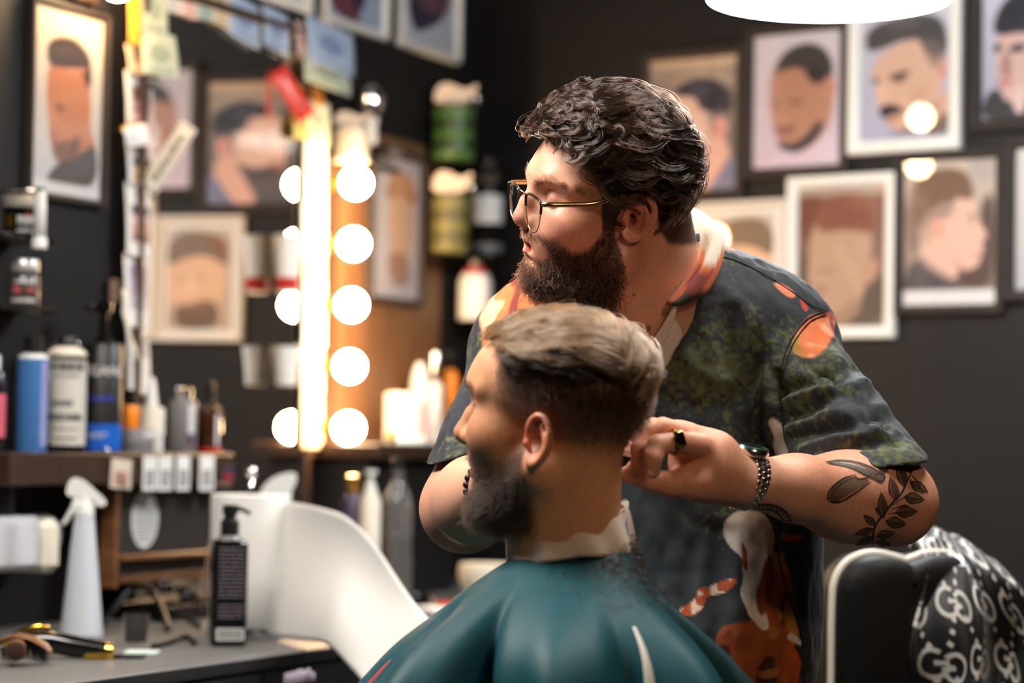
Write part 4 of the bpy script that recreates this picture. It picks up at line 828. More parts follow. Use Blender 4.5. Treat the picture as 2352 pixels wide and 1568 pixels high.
# ================================================================== heads
def head_fn(H):
    """distance to a head in its own frame: +x face, +y its left, +z up, eye level z = 0, ear canal x = 0"""
    E = H.get
    ch = E('chub', 1.0); ez = E('ear_z', -.02)
    ear_p = [A(q) for q in [(.004, 0, -.004), (.006, .004, .016), (-.004, .010, .029), (-.018, .014, .031), (-.029, .017, .020), (-.031, .017, .002), (-.025, .014, -.014), (-.014, .009, -.026), (-.004, .005, -.031), (.003, .002, -.022)]]
    ear_r = [.0034, .0036, .0038, .0040, .0042, .0042, .0040, .0044, .0060, .0046]
    ew = E('ear_y', .073); es = E('ear_s', .74)
    kx = np.linspace(0, len(ear_p)-1, 28); ear_r = np.interp(kx, range(len(ear_r)), ear_r)*es
    ep = A(ear_p); ear_p = [q*es for q in np.stack([np.interp(kx, range(len(ep)), ep[:, c]) for c in range(3)], 1)]
    for _ in range(3): ear_p = [ear_p[0]]+[(ear_p[i-1]+2*ear_p[i]+ear_p[i+1])/4 for i in range(1, len(ear_p)-1)]+[ear_p[-1]]
    def ears(P, d):
        Q = P.copy(); Q[:, 1] = np.abs(Q[:, 1])-ew; Q[:, 2] -= ez; Q[:, 0] -= E('ear_x', 0.0)
        m = (np.abs(Q) < .06).all(1)
        if not m.any(): return d
        q = Q[m]; e = d_chain(q, ear_p, ear_r, .0015)
        e = smin(e, d_ell(q, A((-.012, .004, .0))*es, A((.019, .0050, .027))*es), .005)
        e = smax(e, -d_ell(q, A((-.006, .0115, -.003))*es, A((.0125, .0115, .016))*es), .003)
        e = smin(e, d_chain(q, [A((-.02, .011, -.012))*es, A((-.0225, .0125, .004))*es, A((-.016, .0115, .019))*es], [.0025, .0028, .0022]), .003)
        e = smin(e, d_sph(q, A((.005, .004, -.004))*es, .0042), .003)
        d = d.copy(); d[m] = smin(d[m], e, .006); return d
    fx = E('fx', 0.0)
    def f(P):
        P = np.asarray(P, float); ay = np.abs(P[:, 1]); S = np.stack([P[:, 0], ay, P[:, 2]], 1)
        d = d_ell(P, (.010, 0, E('crown_c', .042)), (E('clen', .099), E('cwid', .0755), E('crown', .083)))
        d = smin(d, d_ell(P, (-.022, 0, .022), (E('occ', .066), .071, .062)), .02)
        d = smin(d, d_ell(P, (.050+fx, 0, .022), (.056, .058, .045)), .02)          # forehead / brow block
        d = smin(d, d_ell(P, (.048+fx, 0, -.035), (.050, .056*ch, .062)), .022)       # mid face
        d = smin(d, d_cone(S, (.004, .050*ch, -.062), (.072+fx, .014, E('chin_z', -.100)), .022*ch, .020), .022)   # jaw
        d = smin(d, d_ell(P, (.076+fx+E('chin_x', 0), 0, E('chin_z', -.100)+.001), (.021, .020, .018)), .016)
        d = smin(d, d_ell(P, (.078+fx, 0, -.052), (.024, .030, .030)), .018)          # muzzle
        d = smin(d, d_ell(S, (.060+fx, .040*ch, -.030), (.030, .024, .026)), .018)     # cheeks
        d = smin(d, d_chain(S, [A((.094+fx, .010, .019)), A((.088+fx, .032, .023)), A((.070+fx, .052, .016))], [.009, .0085, .008]), .012)
        d = smax(d, -d_ell(S, (.103+fx, .037, .000), (.022, .019, .0140)), .012)       # sockets
        d = smin(d, d_ell(S, (.0765+fx, .0315, .001), (.0138, .0140, .0128)), .004)       # lids over the eyeball
        nt = A(E('nose_tip', (.119, 0, -.034))); nb = A(E('nose_root', (.094, 0, .008)))
        if fx: nt = nt+A([fx, 0, 0]); nb = nb+A([fx, 0, 0])
        d = smin(d, d_cone(P, nb+A([-.018, 0, -.004]), nt+A([-.026, 0, -.004]), .0125, .018), .008)
        d = smin(d, d_chain(P, [nb, nb*.5+nt*.5+A(E('nose_hump', (.003, 0, .001))), nt], [.0075, .0085, E('nose_r', .0122)], .006), .009)
        d = smin(d, d_ell(S, nt+A([-.015, .0125, -.004]), (.013, .0075, .0088)), .006)
        d = smin(d, d_cone(P, nt+A([-.003, 0, -.007]), nt+A([-.022, 0, -.014]), .005, .006), .006)
        d = smax(d, -d_ell(S, nt+A([-.010, .0070, -.0135]), (.0065, .0036, .0040)), .003)
        mz = E('mouth_z', -.067); op = E('open', 0.0); mxx = E('mouth_x', .097)+fx; lp_ = E('lip', 1.0)
        d = smin(d, d_chain(S, [A((mxx+.002, 0, mz+.006+op*.4)), A((mxx-.002, .012, mz+.006+op*.3)), A((mxx-.013, .023, mz))], [.0055*lp_, .0052*lp_, .0032]), .005)
        d = smin(d, d_chain(S, [A((mxx-.001, 0, mz-.006-op)), A((mxx-.004, .011, mz-.006-op*.9)), A((mxx-.014, .022, mz-.001))], [.0066*lp_, .0060*lp_, .0032]), .005)
        if op: d = smax(d, -d_ell(P, (mxx-.002, 0, mz-op*.3), (.014, .015, .0015+op*.55)), .002)
        else: d = smax(d, -d_ell(P, (mxx+.003, 0, mz), (.010, .020, .0010)), .0016)
        d = smax(d, -d_ell(P, (mxx+.001, 0, E('chin_z', -.1)+.017), (.008, .016, .006)), .008)   # under the lip
        return ears(P, d)
    return f
def head_frame(o, yaw, pitch=0.0, roll=0.0, s=1.0):
    """face towards -x of the room when yaw = 0; positive yaw turns it towards the camera, positive pitch raises the face"""
    R = (Matrix.Rotation(math.pi+yaw, 3, 'Z') @ Matrix.Rotation(-pitch, 3, 'Y') @ Matrix.Rotation(roll, 3, 'X'))
    R = A(R); return (lambda P: ((P-o) @ R)/s), (lambda Q: (Q*s) @ R.T+o), R
def skin_mat(name, rough=.45):
    if name in MATS: return MATS[name]
    m = mat(name, rough=rough, attr='Col', sss=.12, noise=(260, .09), bump=(1100, .3, .0006)); return m
# ================================================================== the barber
HB = dict(chub=1.10, fx=.004, chin_z=-.098, nose_tip=(.1085, 0, -.029), nose_root=(.096, 0, .006), nose_r=.0125, mouth_z=-.061, open=.010, lip=1.25, mouth_x=.0965, ear_z=-.008, ear_x=.006, ear_s=.88, clen=.083, crown=.079, occ=.050)
b_to, b_fr, b_R = head_frame(W(1411, 456, 2.80), math.radians(18), math.radians(1), math.radians(-16), .96)
b_head = head_fn(HB)
HBC = b_fr(A([[0, 0, 0]]))[0]
# joints
LS, LE, LW = W(1795, 820, 2.93), W(2052, 1152, 2.76), W(1704, 1104, 2.63)
RS, RE, RW_ = W(1195, 830, 2.95), W(1068, 1166, 2.82), W(1142, 1118, 2.63)
def torso(P, grow=0.0):
    d = d_ell(P, W(1512, 960, 2.965), A((.210, .125, .215))+grow)
    d = smin(d, d_ell(P, W(1527, 1340, 2.975), A((.196, .150, .27))+grow), .06)
    d = smin(d, d_cone(P, W(1285, 785, 2.95), W(1725, 780, 2.95), .082+grow, .085+grow), .05)
    d = smin(d, d_cone(P, W(1500, 640, 2.94), W(1795, 792, 2.945), .062+grow, .062+grow), .05)
    d = smin(d, d_cone(P, W(1480, 640, 2.94), W(1198, 792, 2.955), .060+grow, .058+grow), .05)
    d = smin(d, d_cone(P, W(1530, 1500, 2.98), W(1535, 1950, 2.99), .17+grow, .165+grow), .05)
    return d
def hand_left(P):
    w = lambda x, y, D: W(x, y, D)
    d = d_cone(P, LW, w(1640, 1078, 2.60), .0275, .030)
    d = smin(d, d_ell(P, w(1618, 1066, 2.600), (.040, .020, .033)), .018)
    d = smin(d, d_cone(P, w(1690, 1118, 2.615), w(1590, 1112, 2.580), .019, .0165), .014)     # ball of the thumb
    d = smin(d, d_cone(P, w(1640, 1036, 2.60), w(1560, 1000, 2.595), .021, .017), .014)       # edge of the hand
    f = d_chain(P, [w(1608, 1024, 2.575), w(1556, 1014, 2.550), w(1511, 1022, 2.538), w(1500, 1052, 2.530), w(1499, 1082, 2.535)], [.0125, .0115, .0112, .0100, .0085], .003)      # little finger curls towards us
    d = smin(d, f, .006)
    f = d_chain(P, [w(1580, 1000, 2.590), w(1522, 984, 2.580), w(1490, 990, 2.575), w(1470, 1030, 2.566), w(1468, 1060, 2.566)], [.0135, .0120, .0115, .0100, .0085], .003)
    d = smin(d, f, .005)
    f = d_chain(P, [w(1570, 1000, 2.612), w(1500, 985, 2.612), w(1462, 1000, 2.606), w(1448, 1040, 2.596), w(1450, 1072, 2.590)], [.0135, .0122, .0115, .0100, .0086], .003)
    d = smin(d, f, .005)
    f = d_chain(P, [w(1570, 1015, 2.630), w(1500, 1010, 2.636), w(1455, 1022, 2.630), w(1432, 1056, 2.618), w(1430, 1082, 2.606)], [.0135, .0122, .0115, .0100, .0086], .003)
    d = smin(d, f, .005)
    f = d_chain(P, [w(1600, 1110, 2.580), w(1540, 1112, 2.575), w(1492, 1101, 2.575), w(1440, 1088, 2.572)], [.0160, .0135, .0120, .0090], .004)      # thumb
    return smin(d, f, .010)
def hand_right(P):
    w = lambda x, y, D: W(x, y, D)
    d = smin(d_cone(P, RW_, w(1192, 1092, 2.628), .027, .030), d_ell(P, w(1210, 1080, 2.630), (.036, .022, .034)), .015)
    for x0, y0, x1, y1, x2, y2, D in ((1230, 1040, 1275, 1022, 1310, 1035, 2.636), (1237, 1062, 1290, 1050, 1325, 1066, 2.636), (1237, 1086, 1290, 1080, 1323, 1098, 2.636), (1230, 1110, 1273, 1110, 1303, 1124, 2.636)):
        d = smin(d, d_chain(P, [w(x0, y0, D), w(x1, y1, D-.004), w(x2, y2, D-.010)], [.0125, .011, .0088], .003), .006)
    return smin(d, d_chain(P, [w(1195, 1120, 2.615), w(1230, 1136, 2.600), w(1265, 1140, 2.596)], [.015, .0125, .0095], .003), .009)
def body(P):
    P = np.asarray(P, float); d = torso(P, -.017)
    d = smin(d, d_cone(P, W(1462, 520, 2.850), W(1484, 720, 2.93), .066, .078), .03)            # neck
    d = smin(d, d_cone(P, W(1425, 500, 2.81), W(1450, 640, 2.87), .056, .062), .03)
    d = smin(d, d_cone(P, W(1380, 640, 2.82), W(1450, 740, 2.88), .050, .06), .04)               # under the chin
    d = smin(d, d_cone(P, LS, LE, .054, .048), .03)
    fa = smin(d_cone(P, LE, LE*.35+LW*.65, .0490, .0345), d_cone(P, LE*.35+LW*.65, LW, .0345, .0265), .02)
    fa = smin(fa, d_ell(P, LE*.72+LW*.28+A([0, -.002, -.001]), (.062, .046, .049)), .03)
    d = smin(d, fa, .012)
    d = smin(d, d_cone(P, RS, RE, .050, .050), .03)
    d = smin(d, d_chain(P, [RE, RE*.6+RW_*.4, RW_], [.0500, .0475, .0275], .02), .015)
    m = np.linalg.norm(P-W(1580, 1060, 2.59), axis=1) < .17
    if m.any():
        d = d.copy(); d[m] = smin(d[m], hand_left(P[m]), .010)
    m = np.linalg.norm(P-W(1200, 1085, 2.63), axis=1) < .15
    if m.any():
        d = d.copy(); d[m] = smin(d[m], hand_right(P[m]), .010)
    m = np.linalg.norm(P-HBC, axis=1) < .21
    if m.any():
        d = d.copy(); d[m] = smin(d[m], b_head(b_to(P[m])), .022)
    return d
SKIN = srgb(230, 175, 146)
def seg_d(L, pts):
    d = np.full(len(L), 9.)
    for a, b in zip(pts[:-1], pts[1:]):
        a = A(a); ab = A(b)-a; t = np.clip(((L-a) @ ab)/(ab @ ab), 0, 1); d = np.minimum(d, np.linalg.norm(L-a-t[:, None]*ab, axis=1))
    return d
def mixc(C, c, m): return C*(1-m[:, None])+A(c)*m[:, None]
def hl_barber(x): return np.interp(x, [-.1, -.06, -.045, -.030, -.018, .0, .013, .017, .032, .040, .052, .066, .082, .097, .12], [-.050, -.046, -.030, .0, .022, .026, .014, -.03, -.03, .008, .026, .042, .056, .063, .066])
def beard_mask(L, jaw=-.045):
    x, y, z = L[:, 0], np.abs(L[:, 1]), L[:, 2]
    top = np.interp(x, [-.01, .008, .018, .032, .048, .066, .078, .088, .11], [-.090, -.060, -.024, -.030, -.050, -.056, -.048, -.043, -.042])
    m = sstep(top-z, -.004, .010)*sstep(x, -.008, .012)
    lips = seg_d(np.stack([x, y, z], 1), [(HB['mouth_x']+.006, 0, HB['mouth_z']-.003), (HB['mouth_x']-.008, .022, HB['mouth_z'])])
    m *= sstep(lips, .0125, .0185)
    m *= 1-.85*sstep(x, .080, .092)*sstep(-z, .068, .074)*(1-sstep(-z, .082, .088))*(1-sstep(y, .016, .026))
    return m
def body_col(V):
    n = len(V); C = np.tile(SKIN, (n, 1)); fb = fbm(V, 28, 3)
    C = C*(1+.07*fb[:, None]); C = mixc(C, srgb(216, 136, 108), np.clip(.22+.35*fbm(V+3, 11, 2), 0, .5))
    L = b_to(V); hd = np.linalg.norm(L, axis=1) < .2
    S = np.stack([L[:, 0], np.abs(L[:, 1]), L[:, 2]], 1)
    def blob(c, r, col, a):
        nonlocal C
        C = mixc(C, srgb(*col), np.where(hd, a*np.exp(-(np.linalg.norm(S-A(c), axis=1)/r)**2), 0))
    blob((.122, 0, -.032), .016, (206, 112, 96), .55); blob((.078, .045, -.032), .024, (208, 116, 100), .5); blob((-.004, .08, -.01), .030, (206, 104, 86), .6); blob((.088, .03, .004), .012, (180, 118, 104), .5)
    lp = [(HB['mouth_x']+.004, 0, HB['mouth_z']+.008), (HB['mouth_x']-.009, .022, HB['mouth_z'])], [(HB['mouth_x']+.003, 0, HB['mouth_z']-.013), (HB['mouth_x']-.009, .022, HB['mouth_z']-.002)]
    for q in lp: C = mixc(C, srgb(186, 88, 84), np.where(hd, .85*(1-sstep(seg_d(S, q), .006, .0095)), 0))
    C = mixc(C, srgb(52, 30, 20), np.where(hd, beard_mask(L)*.78, 0))
    hair = np.where(hd & (L[:, 0] < .105), sstep(L[:, 2]-hl_barber(L[:, 0])-.004*fb, -.004, .006), 0)
    hair *= 1-((np.abs(L[:, 1]) > .066) & (np.abs(L[:, 0]+.005) < .026) & (np.abs(L[:, 2]+.008) < .030))
    C = mixc(C, srgb(40, 28, 22), hair*.92)
    br = np.where(hd, 1-sstep(seg_d(S, [(.103, .012, .0175), (.094, .034, .0235), (.078, .05, .0175)]), .002, .0055), 0); C = mixc(C, srgb(66, 42, 32), br*.9)
    lid = np.where(hd, 1-sstep(seg_d(S, [(.0885, .020, -.004), (.0915, .031, -.0055), (.084, .044, -.004)]), .0007, .0024), 0); C = mixc(C, srgb(60, 36, 30), lid*.85); lid = np.where(hd, 1-sstep(seg_d(S, [(.0875, .020, .008), (.090, .031, .010), (.082, .045, .007)]), .0006, .0030), 0); C = mixc(C, srgb(140, 88, 74), lid*.6)
    for x, y, r in ((1455, 676, 4.2), (1452, 640, 0)):
        px, py, D = pixv(V); 
        if r: C = mixc(C, srgb(84, 46, 36), (1-sstep(np.hypot(px-x, py-y), r*.6, r))*(D < 3.0))
    return np.clip(C, 0, 1)
T_B = thing('person', 'bearded barber in glasses and dark floral shirt, standing and cutting the client hair', 'person', (W(1530, 1500, 2.97)[0], W(1530, 1500, 2.97)[1], 0))
ORG = A(T_B.location)
BV, BF = iso_mesh(body, W(1176, 784, 2.75)+A([-.20, -.26, -.62]), W(1176, 784, 2.75)+A([.57, .42, .40]), .0026)
print('barber body', len(BV))
BN = normals(BV, BF)
m_skin = skin_mat('skin')
big_mesh('body', BV-ORG, BF, m_skin, T_B, {'Col': body_col(BV)})
# eyes: a dark lash line on each lid, brows
def strands_from(pts, dirs, L, k=6, curl=0.0, seed=0, bend=None):
    r = np.random.default_rng(seed); n = len(pts); t = np.linspace(0, 1, k)[None, :, None]
    L = np.broadcast_to(A(L), (n,)); S = pts[:, None]+dirs[:, None]*L[:, None, None]*t
    if bend is not None: S = S+bend[:, None]*(L[:, None, None]*t*t)
    if curl:
        a = r.normal(size=(n, 3)); b = r.normal(size=(n, 3)); ph = r.uniform(0, 6, (n, 1, 1)); S = S+curl*L[:, None, None]*t*(np.sin(ph+t*5)*a[:, None]+np.cos(ph*1.7+t*4)*b[:, None])*.5
    return S
m_hair = hair_mat('dark_brown_hair', srgb(36, 24, 17), .15, .5); m_beard = hair_mat('beard_hair', srgb(46, 28, 19), .33, .4)
def unit(v): return v/(np.linalg.norm(v, axis=-1, keepdims=True)+1e-9)
LB = b_to(BV); NBL = BN @ b_R; headm = (np.linalg.norm(LB, axis=1) < .2)
# beard
bm = np.where(headm, beard_mask(LB), 0); bm = np.where((LB[:, 2] < -.135) | (LB[:, 0] < -.02), 0, bm)
w = bm**1.5; idx = RNG.choice(len(BV), 9000, p=w/w.sum()); p = LB[idx]+RNG.normal(0, .0009, (9000, 3)); nn = NBL[idx]
ln = (.006+.015*sstep(-p[:, 2], .055, .105))*RNG.uniform(.45, 1.45, 9000)
fr2 = sstep(p[:, 0], .06, .095); ln = ln*(1-.42*fr2); dr = unit(nn*(.72-.30*fr2)[:, None]+A([-.30, 0, -.8])+RNG.normal(0, .22, (9000, 3)))
S = strands_from(p, dr, ln, 7, .60, 3, bend=A([.10, 0, .10])*np.ones((9000, 3)))
bd = hair_obj('beard', b_fr(S.reshape(-1, 3)).reshape(S.shape)-ORG, .00028, .00012, m_beard, T_B); bd['label'] = 'dark brown full beard'
# brows
def brow(pts, n, m, fr, name, parent, org, f, L=.008):
    a = A(pts); k = RNG.uniform(0, len(a)-1.001, n); i = k.astype(int); q = a[i]+(a[i+1]-a[i])*(k-i)[:, None]+RNG.normal(0, .0017, (n, 3))*A([.3, 1, 1])
    d = f(q); g = grad(f, q); q = q-g*d[:, None]; tan = unit(a[i+1]-a[i]); dirs = unit(tan*.9+A([0, 0, .25])+g*.25+RNG.normal(0, .12, (n, 3)))
    S = strands_from(q, dirs, RNG.uniform(.6, 1.1, n)*L, 5); return hair_obj(name, fr(S.reshape(-1, 3)).reshape(S.shape)-org, .00016, .00005, m, parent)
for s in (1, -1): brow([(.104, .012*s, .0165), (.096, .032*s, .0235), (.080, .050*s, .0180)], 620, m_beard, b_fr, 'eyebrow', T_B, ORG, b_head)
for s in (1, -1):
    tt = np.linspace(-1, 1, 60); ex = np.stack([.0765+.004+.0145*np.cos(tt*.9)-.0045, (.0315+.0130*np.sin(tt*.95))*s, .001-.0052+.0015*tt**2], 1)
    d = b_head(ex); g = grad(b_head, ex); ex = ex-g*d[:, None]; S = strands_from(ex, unit(g*.5+A([.3, 0, -.75])), .0045, 4)
    hair_obj('eyelash', b_fr(S.reshape(-1, 3)).reshape(S.shape)-ORG, .00022, .00006, m_beard, T_B)
# hair: a dark base and wavy locks marched over it
def skull(P, H=HB): return smin(d_ell(P, (.010, 0, H.get('crown_c', .042)), (H.get('clen', .099), H.get('cwid', .0755), H.get('crown', .083))), smin(d_ell(P, (-.022, 0, .022), (H.get('occ', .066), .071, .062)), d_ell(P, (.050+H.get('fx', 0), 0, .022), (.056, .058, .045)), .02), .02)
def cap_b(P):
    th = .004+.009*sstep(P[:, 2], .03, .09)+.0025*vnoise(P, 70)
    return smax(skull(P)-th, -(P[:, 2]-hl_barber(P[:, 0])-.004)*.8, .006)
V, F = iso_mesh(cap_b, (-.11, -.1, -.08), (.13, .1, .15), .003)
hb = big_mesh('hair', b_fr(V)-ORG, F, mat('hair_base', srgb(30, 21, 17), .6), T_B); hb['label'] = 'wavy dark brown hair'
def march(root, head, L, h0, h1, amp, lam, k=26, seed=0, flick=None, skullf=skull, coh=.22):
    """guides over the skull: root (n,3), starting headings, length, height along the way, wave amplitude and wavelength"""
    r = np.random.default_rng(seed); n = len(root); p = root.copy(); ph = r.uniform(0, 2*math.pi, n); out = []; d3 = unit(head); ds = L/(k-1); tot = np.zeros(n)
    for i in range(k):
        t = i/(k-1); g = grad(skullf, p); h = h0+(h1-h0)*np.sin(math.pi*min(1, t*.95+.05))**.7
        if flick is not None: h = h+flick*max(0, (t-.7)/.3)**2
        d = skullf(p); p = p+g*(h-d)[:, None]; out.append(p.copy())
        d3 = unit(d3-g*(d3*g).sum(1, keepdims=True)); sd = np.cross(g, d3)
        ang = amp*np.cos(ph*coh+(root @ A([31., 23., 17.]))*2.2+2*math.pi*tot/lam); q = d3*np.cos(ang)[:, None]+sd*np.sin(ang)[:, None]
        p = p+q*ds[:, None]; tot = tot+ds
    return np.stack(out, 1)
def locks(G_, n_each, r0, r1, seed=0, jit=.0006):
    r = np.random.default_rng(seed); n, k, _ = G_.shape; T = unit(np.gradient(G_, axis=1)); a = unit(np.cross(T, [.3, .2, .93])); b = np.cross(T, a)
    t = np.linspace(0, 1, k); rad = r0+(r1-r0)*t**1.3; out = []
    for j in range(n_each):
        u = r.normal(size=(n, 1, 2))*.6; q = G_+(a*u[..., :1]*1.6+b*u[..., 1:]*.55)*rad[None, :, None]; w_ = r.normal(0, jit, (n, 3, 3))
        q = q+w_[:, :1]*t[None, :, None]+w_[:, 1:2]*np.sin(t*6)[None, :, None]; sh = r.uniform(.82, 1.0, (n, 1))
        tt = np.clip(t[None]*sh, 0, 1)*(k-1); i0 = np.minimum(tt.astype(int), k-2); f = (tt-i0)[..., None]
        out.append(np.take_along_axis(q, i0[..., None], 1)*(1-f)+np.take_along_axis(q, i0[..., None]+1, 1)*f)
    return np.concatenate(out)
def roots(n, cond, seed, hl):
    r = np.random.default_rng(seed); out = []
    while sum(map(len, out)) < n:
        q = unit(r.normal(size=(4000, 3)))*.1+A([0, 0, .03])
        for _ in range(4): q = q-grad(skull, q)*skull(q)[:, None]
        out.append(q[(q[:, 2] > hl(q[:, 0])+.003) & cond(q)])
    return np.concatenate(out)[:n]
GD = []
q = roots(150, lambda q: (q[:, 2] > .060) & (q[:, 0] < .075), 1, hl_barber)
GD.append((march(q, A([-1, .32, 0])+RNG.normal(0, .16, q.shape), RNG.uniform(.09, .13, len(q)), .010, .021, .72, RNG.uniform(.07, .085, len(q)), seed=1), 38, .0066))
q = roots(60, lambda q: (q[:, 0] > .035) & (q[:, 0] < .085) & (q[:, 2] > .065) & (q[:, 1] > -.06), 2, hl_barber)
GD.append((march(q, A([.55, .5, .05])+RNG.normal(0, .25, q.shape), RNG.uniform(.045, .07, len(q)), .012, .026, 1.15, RNG.uniform(.048, .056, len(q)), seed=2, flick=np.full(len(q), .004)), 38, .0052))
q = roots(90, lambda q: (q[:, 2] > .03) & (q[:, 2] < .078) & (np.abs(q[:, 1]) > .035), 3, hl_barber)
GD.append((march(q, A([-.9, 0, -.15])+RNG.normal(0, .15, q.shape), RNG.uniform(.06, .10, len(q)), .007, .015, .72, RNG.uniform(.06, .07, len(q)), seed=3), 38, .0062))
q = roots(170, lambda q: (q[:, 2] < .042), 4, hl_barber)
GD.append((march(q, A([-.8, 0, -.5])+RNG.normal(0, .14, q.shape), RNG.uniform(.03, .05, len(q)), .0025, .005, .22, RNG.uniform(.07, .08, len(q)), seed=4), 44, .005))
q = roots(100, lambda q: (q[:, 0] < -.042) & (q[:, 2] < .07), 5, hl_barber)
GD.append((march(q, A([-.35, .12, -1])+RNG.normal(0, .16, q.shape), RNG.uniform(.04, .065, len(q)), .004, .009, .3, RNG.uniform(.06, .07, len(q)), seed=5, flick=RNG.uniform(.002, .016, len(q))), 50, .0050))
S = np.concatenate([locks(g_, n_, r_, .0012, 10+i) for i, (g_, n_, r_) in enumerate(GD)])
hair_obj('locks', b_fr(S.reshape(-1, 3)).reshape(S.shape)-ORG, .00034, .00014, m_hair, hb)
for c_, x_, y_, z_ in ((W(1497, 1077, 2.5275), (1, 0, .1), (-.35, -.93, 0), (0, 0, 1)), (W(1452, 1087, 2.5625), (1, .1, .1), (0, -.9, .45), (0, .4, 1))):
    M = A(basis(unit(A(x_, )), -unit(A(y_)), unit(A(z_)), c_-ORG)); g = G(); g.sphere((0, 0, 0), (.0048, .0012, .0062), 16, 10); g.v[-1] = xf(M, g.v[-1]); g.obj('fingernail', mat('nail', srgb(236, 196, 178), .25), T_B)
# ================================================================== tracing helpers
def trace(fn, px, py, D0=2.40, D1=3.3, off=0.0):
    """points where the sight lines of photo pixels meet a surface, lifted by off"""
    px = np.atleast_1d(np.asarray(px, float)); py = np.atleast_1d(np.asarray(py, float))
    R = FWD+RGT*((px-1176)/FP)[:, None]-UPV*((py-784)/FP)[:, None]; D = np.full(len(px), D0)
    for _ in range(70):
        d = fn(CAM+R*D[:, None])-off; D = np.minimum(D+np.clip(d*.7, -.01, .04), D1)
    return CAM+R*D[:, None]
def poly_sd(x, y, poly):
    p = A(poly, float); d = np.full(x.shape, 1e9)
    for i in range(len(p)):
        a, b = p[i-1], p[i]; ab = b-a; t = np.clip(((x-a[0])*ab[0]+(y-a[1])*ab[1])/(ab @ ab+1e-9), 0, 1); d = np.minimum(d, np.hypot(x-a[0]-t*ab[0], y-a[1]-t*ab[1]))
    return np.where(inside(x, y, p), -d, d)
def stroke_mesh(G_, fn, pts, w, col, org, off=.0006, taper=True, D0=2.4, n=None):
    """an ink line lying on a surface"""
    P = spl(pts, n or max(6, int(len(pts)*5))); T = np.gradient(P, axis=0); T /= np.linalg.norm(T, axis=1)[:, None]+1e-9; N = np.stack([-T[:, 1], T[:, 0]], 1)
    k = len(P); ww = w*(np.sin(np.linspace(.12, math.pi-.12, k))**.5 if taper else np.ones(k))/2
    a = P+N*ww[:, None]; b = P-N*ww[:, None]; Q = np.concatenate([a, b]); X = trace(fn, Q[:, 0], Q[:, 1], D0, off=off)-org
    G_.add(X, [(i, i+1, k+i+1, k+i) for i in range(k-1)], col)
def fill_mesh(G_, fn, poly, col, org, off=.0005, step=6, D0=2.4, smooth=2, colf=None):
    p = chaikin(poly, smooth); x0, y0 = p.min(0); x1, y1 = p.max(0); c = p.mean(0)
    m = 6; rings = [c+(p-c)*t for t in np.linspace(.02, 1, m)]; Q = np.concatenate(rings); X = trace(fn, Q[:, 0], Q[:, 1], D0, off=off)-org; k = len(p)
    f = [(i*k+j, i*k+(j+1) % k, (i+1)*k+(j+1) % k, (i+1)*k+j) for i in range(m-1) for j in range(k)]
    G_.add(X, f, col if colf is None else colf(Q))

# ================================================================== the floral shirt
SLL0, SLL1 = W(1790, 812, 2.93), W(1948, 1052, 2.80); SLR0, SLR1 = W(1200, 812, 2.95), W(1108, 1052, 2.855)
VNECK = [(1300, 500), (1606, 500), (1592, 580), (1545, 700), (1478, 850), (1430, 800), (1340, 690), (1290, 600)]
def shirt_fn(P):
    d = torso(P)
    sl = d_cone(P, SLL0, SLL1+(SLL1-SLL0)*.4, .064, .076); sl = smax(sl, -d_cone(P, SLL0+(SLL1-SLL0)*.55, SLL1+(SLL1-SLL0)*.5, .055, .0715), .003)
    c = W(1920, 1056, 2.80); sl = smax(sl, (P-c) @ A([.08, .10, -1]), .004)
    sr = d_cone(P, SLR0, SLR1+(SLR1-SLR0)*.4, .056, .060); sr = smax(sr, -d_cone(P, SLR0+(SLR1-SLR0)*.55, SLR1+(SLR1-SLR0)*.5, .050, .0555), .003)
    c = W(1040, 1044, 2.85); sr = smax(sr, (P-c) @ A([.33, .10, -.94]), .004)
    d = smin(smin(d, sl, .018), sr, .018)
    px, py, D = pixv(P)
    hole = poly_sd(px, py, VNECK)*.0005
    m = D < 2.96
    d = np.where(m, smax(d, -hole, .004), d)
    d = smax(d, -d_cone(P, W(1450, 520, 2.84), W(1478, 690, 2.93), .078, .084), .004)
    return smax(d, (ZHEM-P[:, 2]), .01)
ZHEM = W(1530, 1720, 2.97)[2]
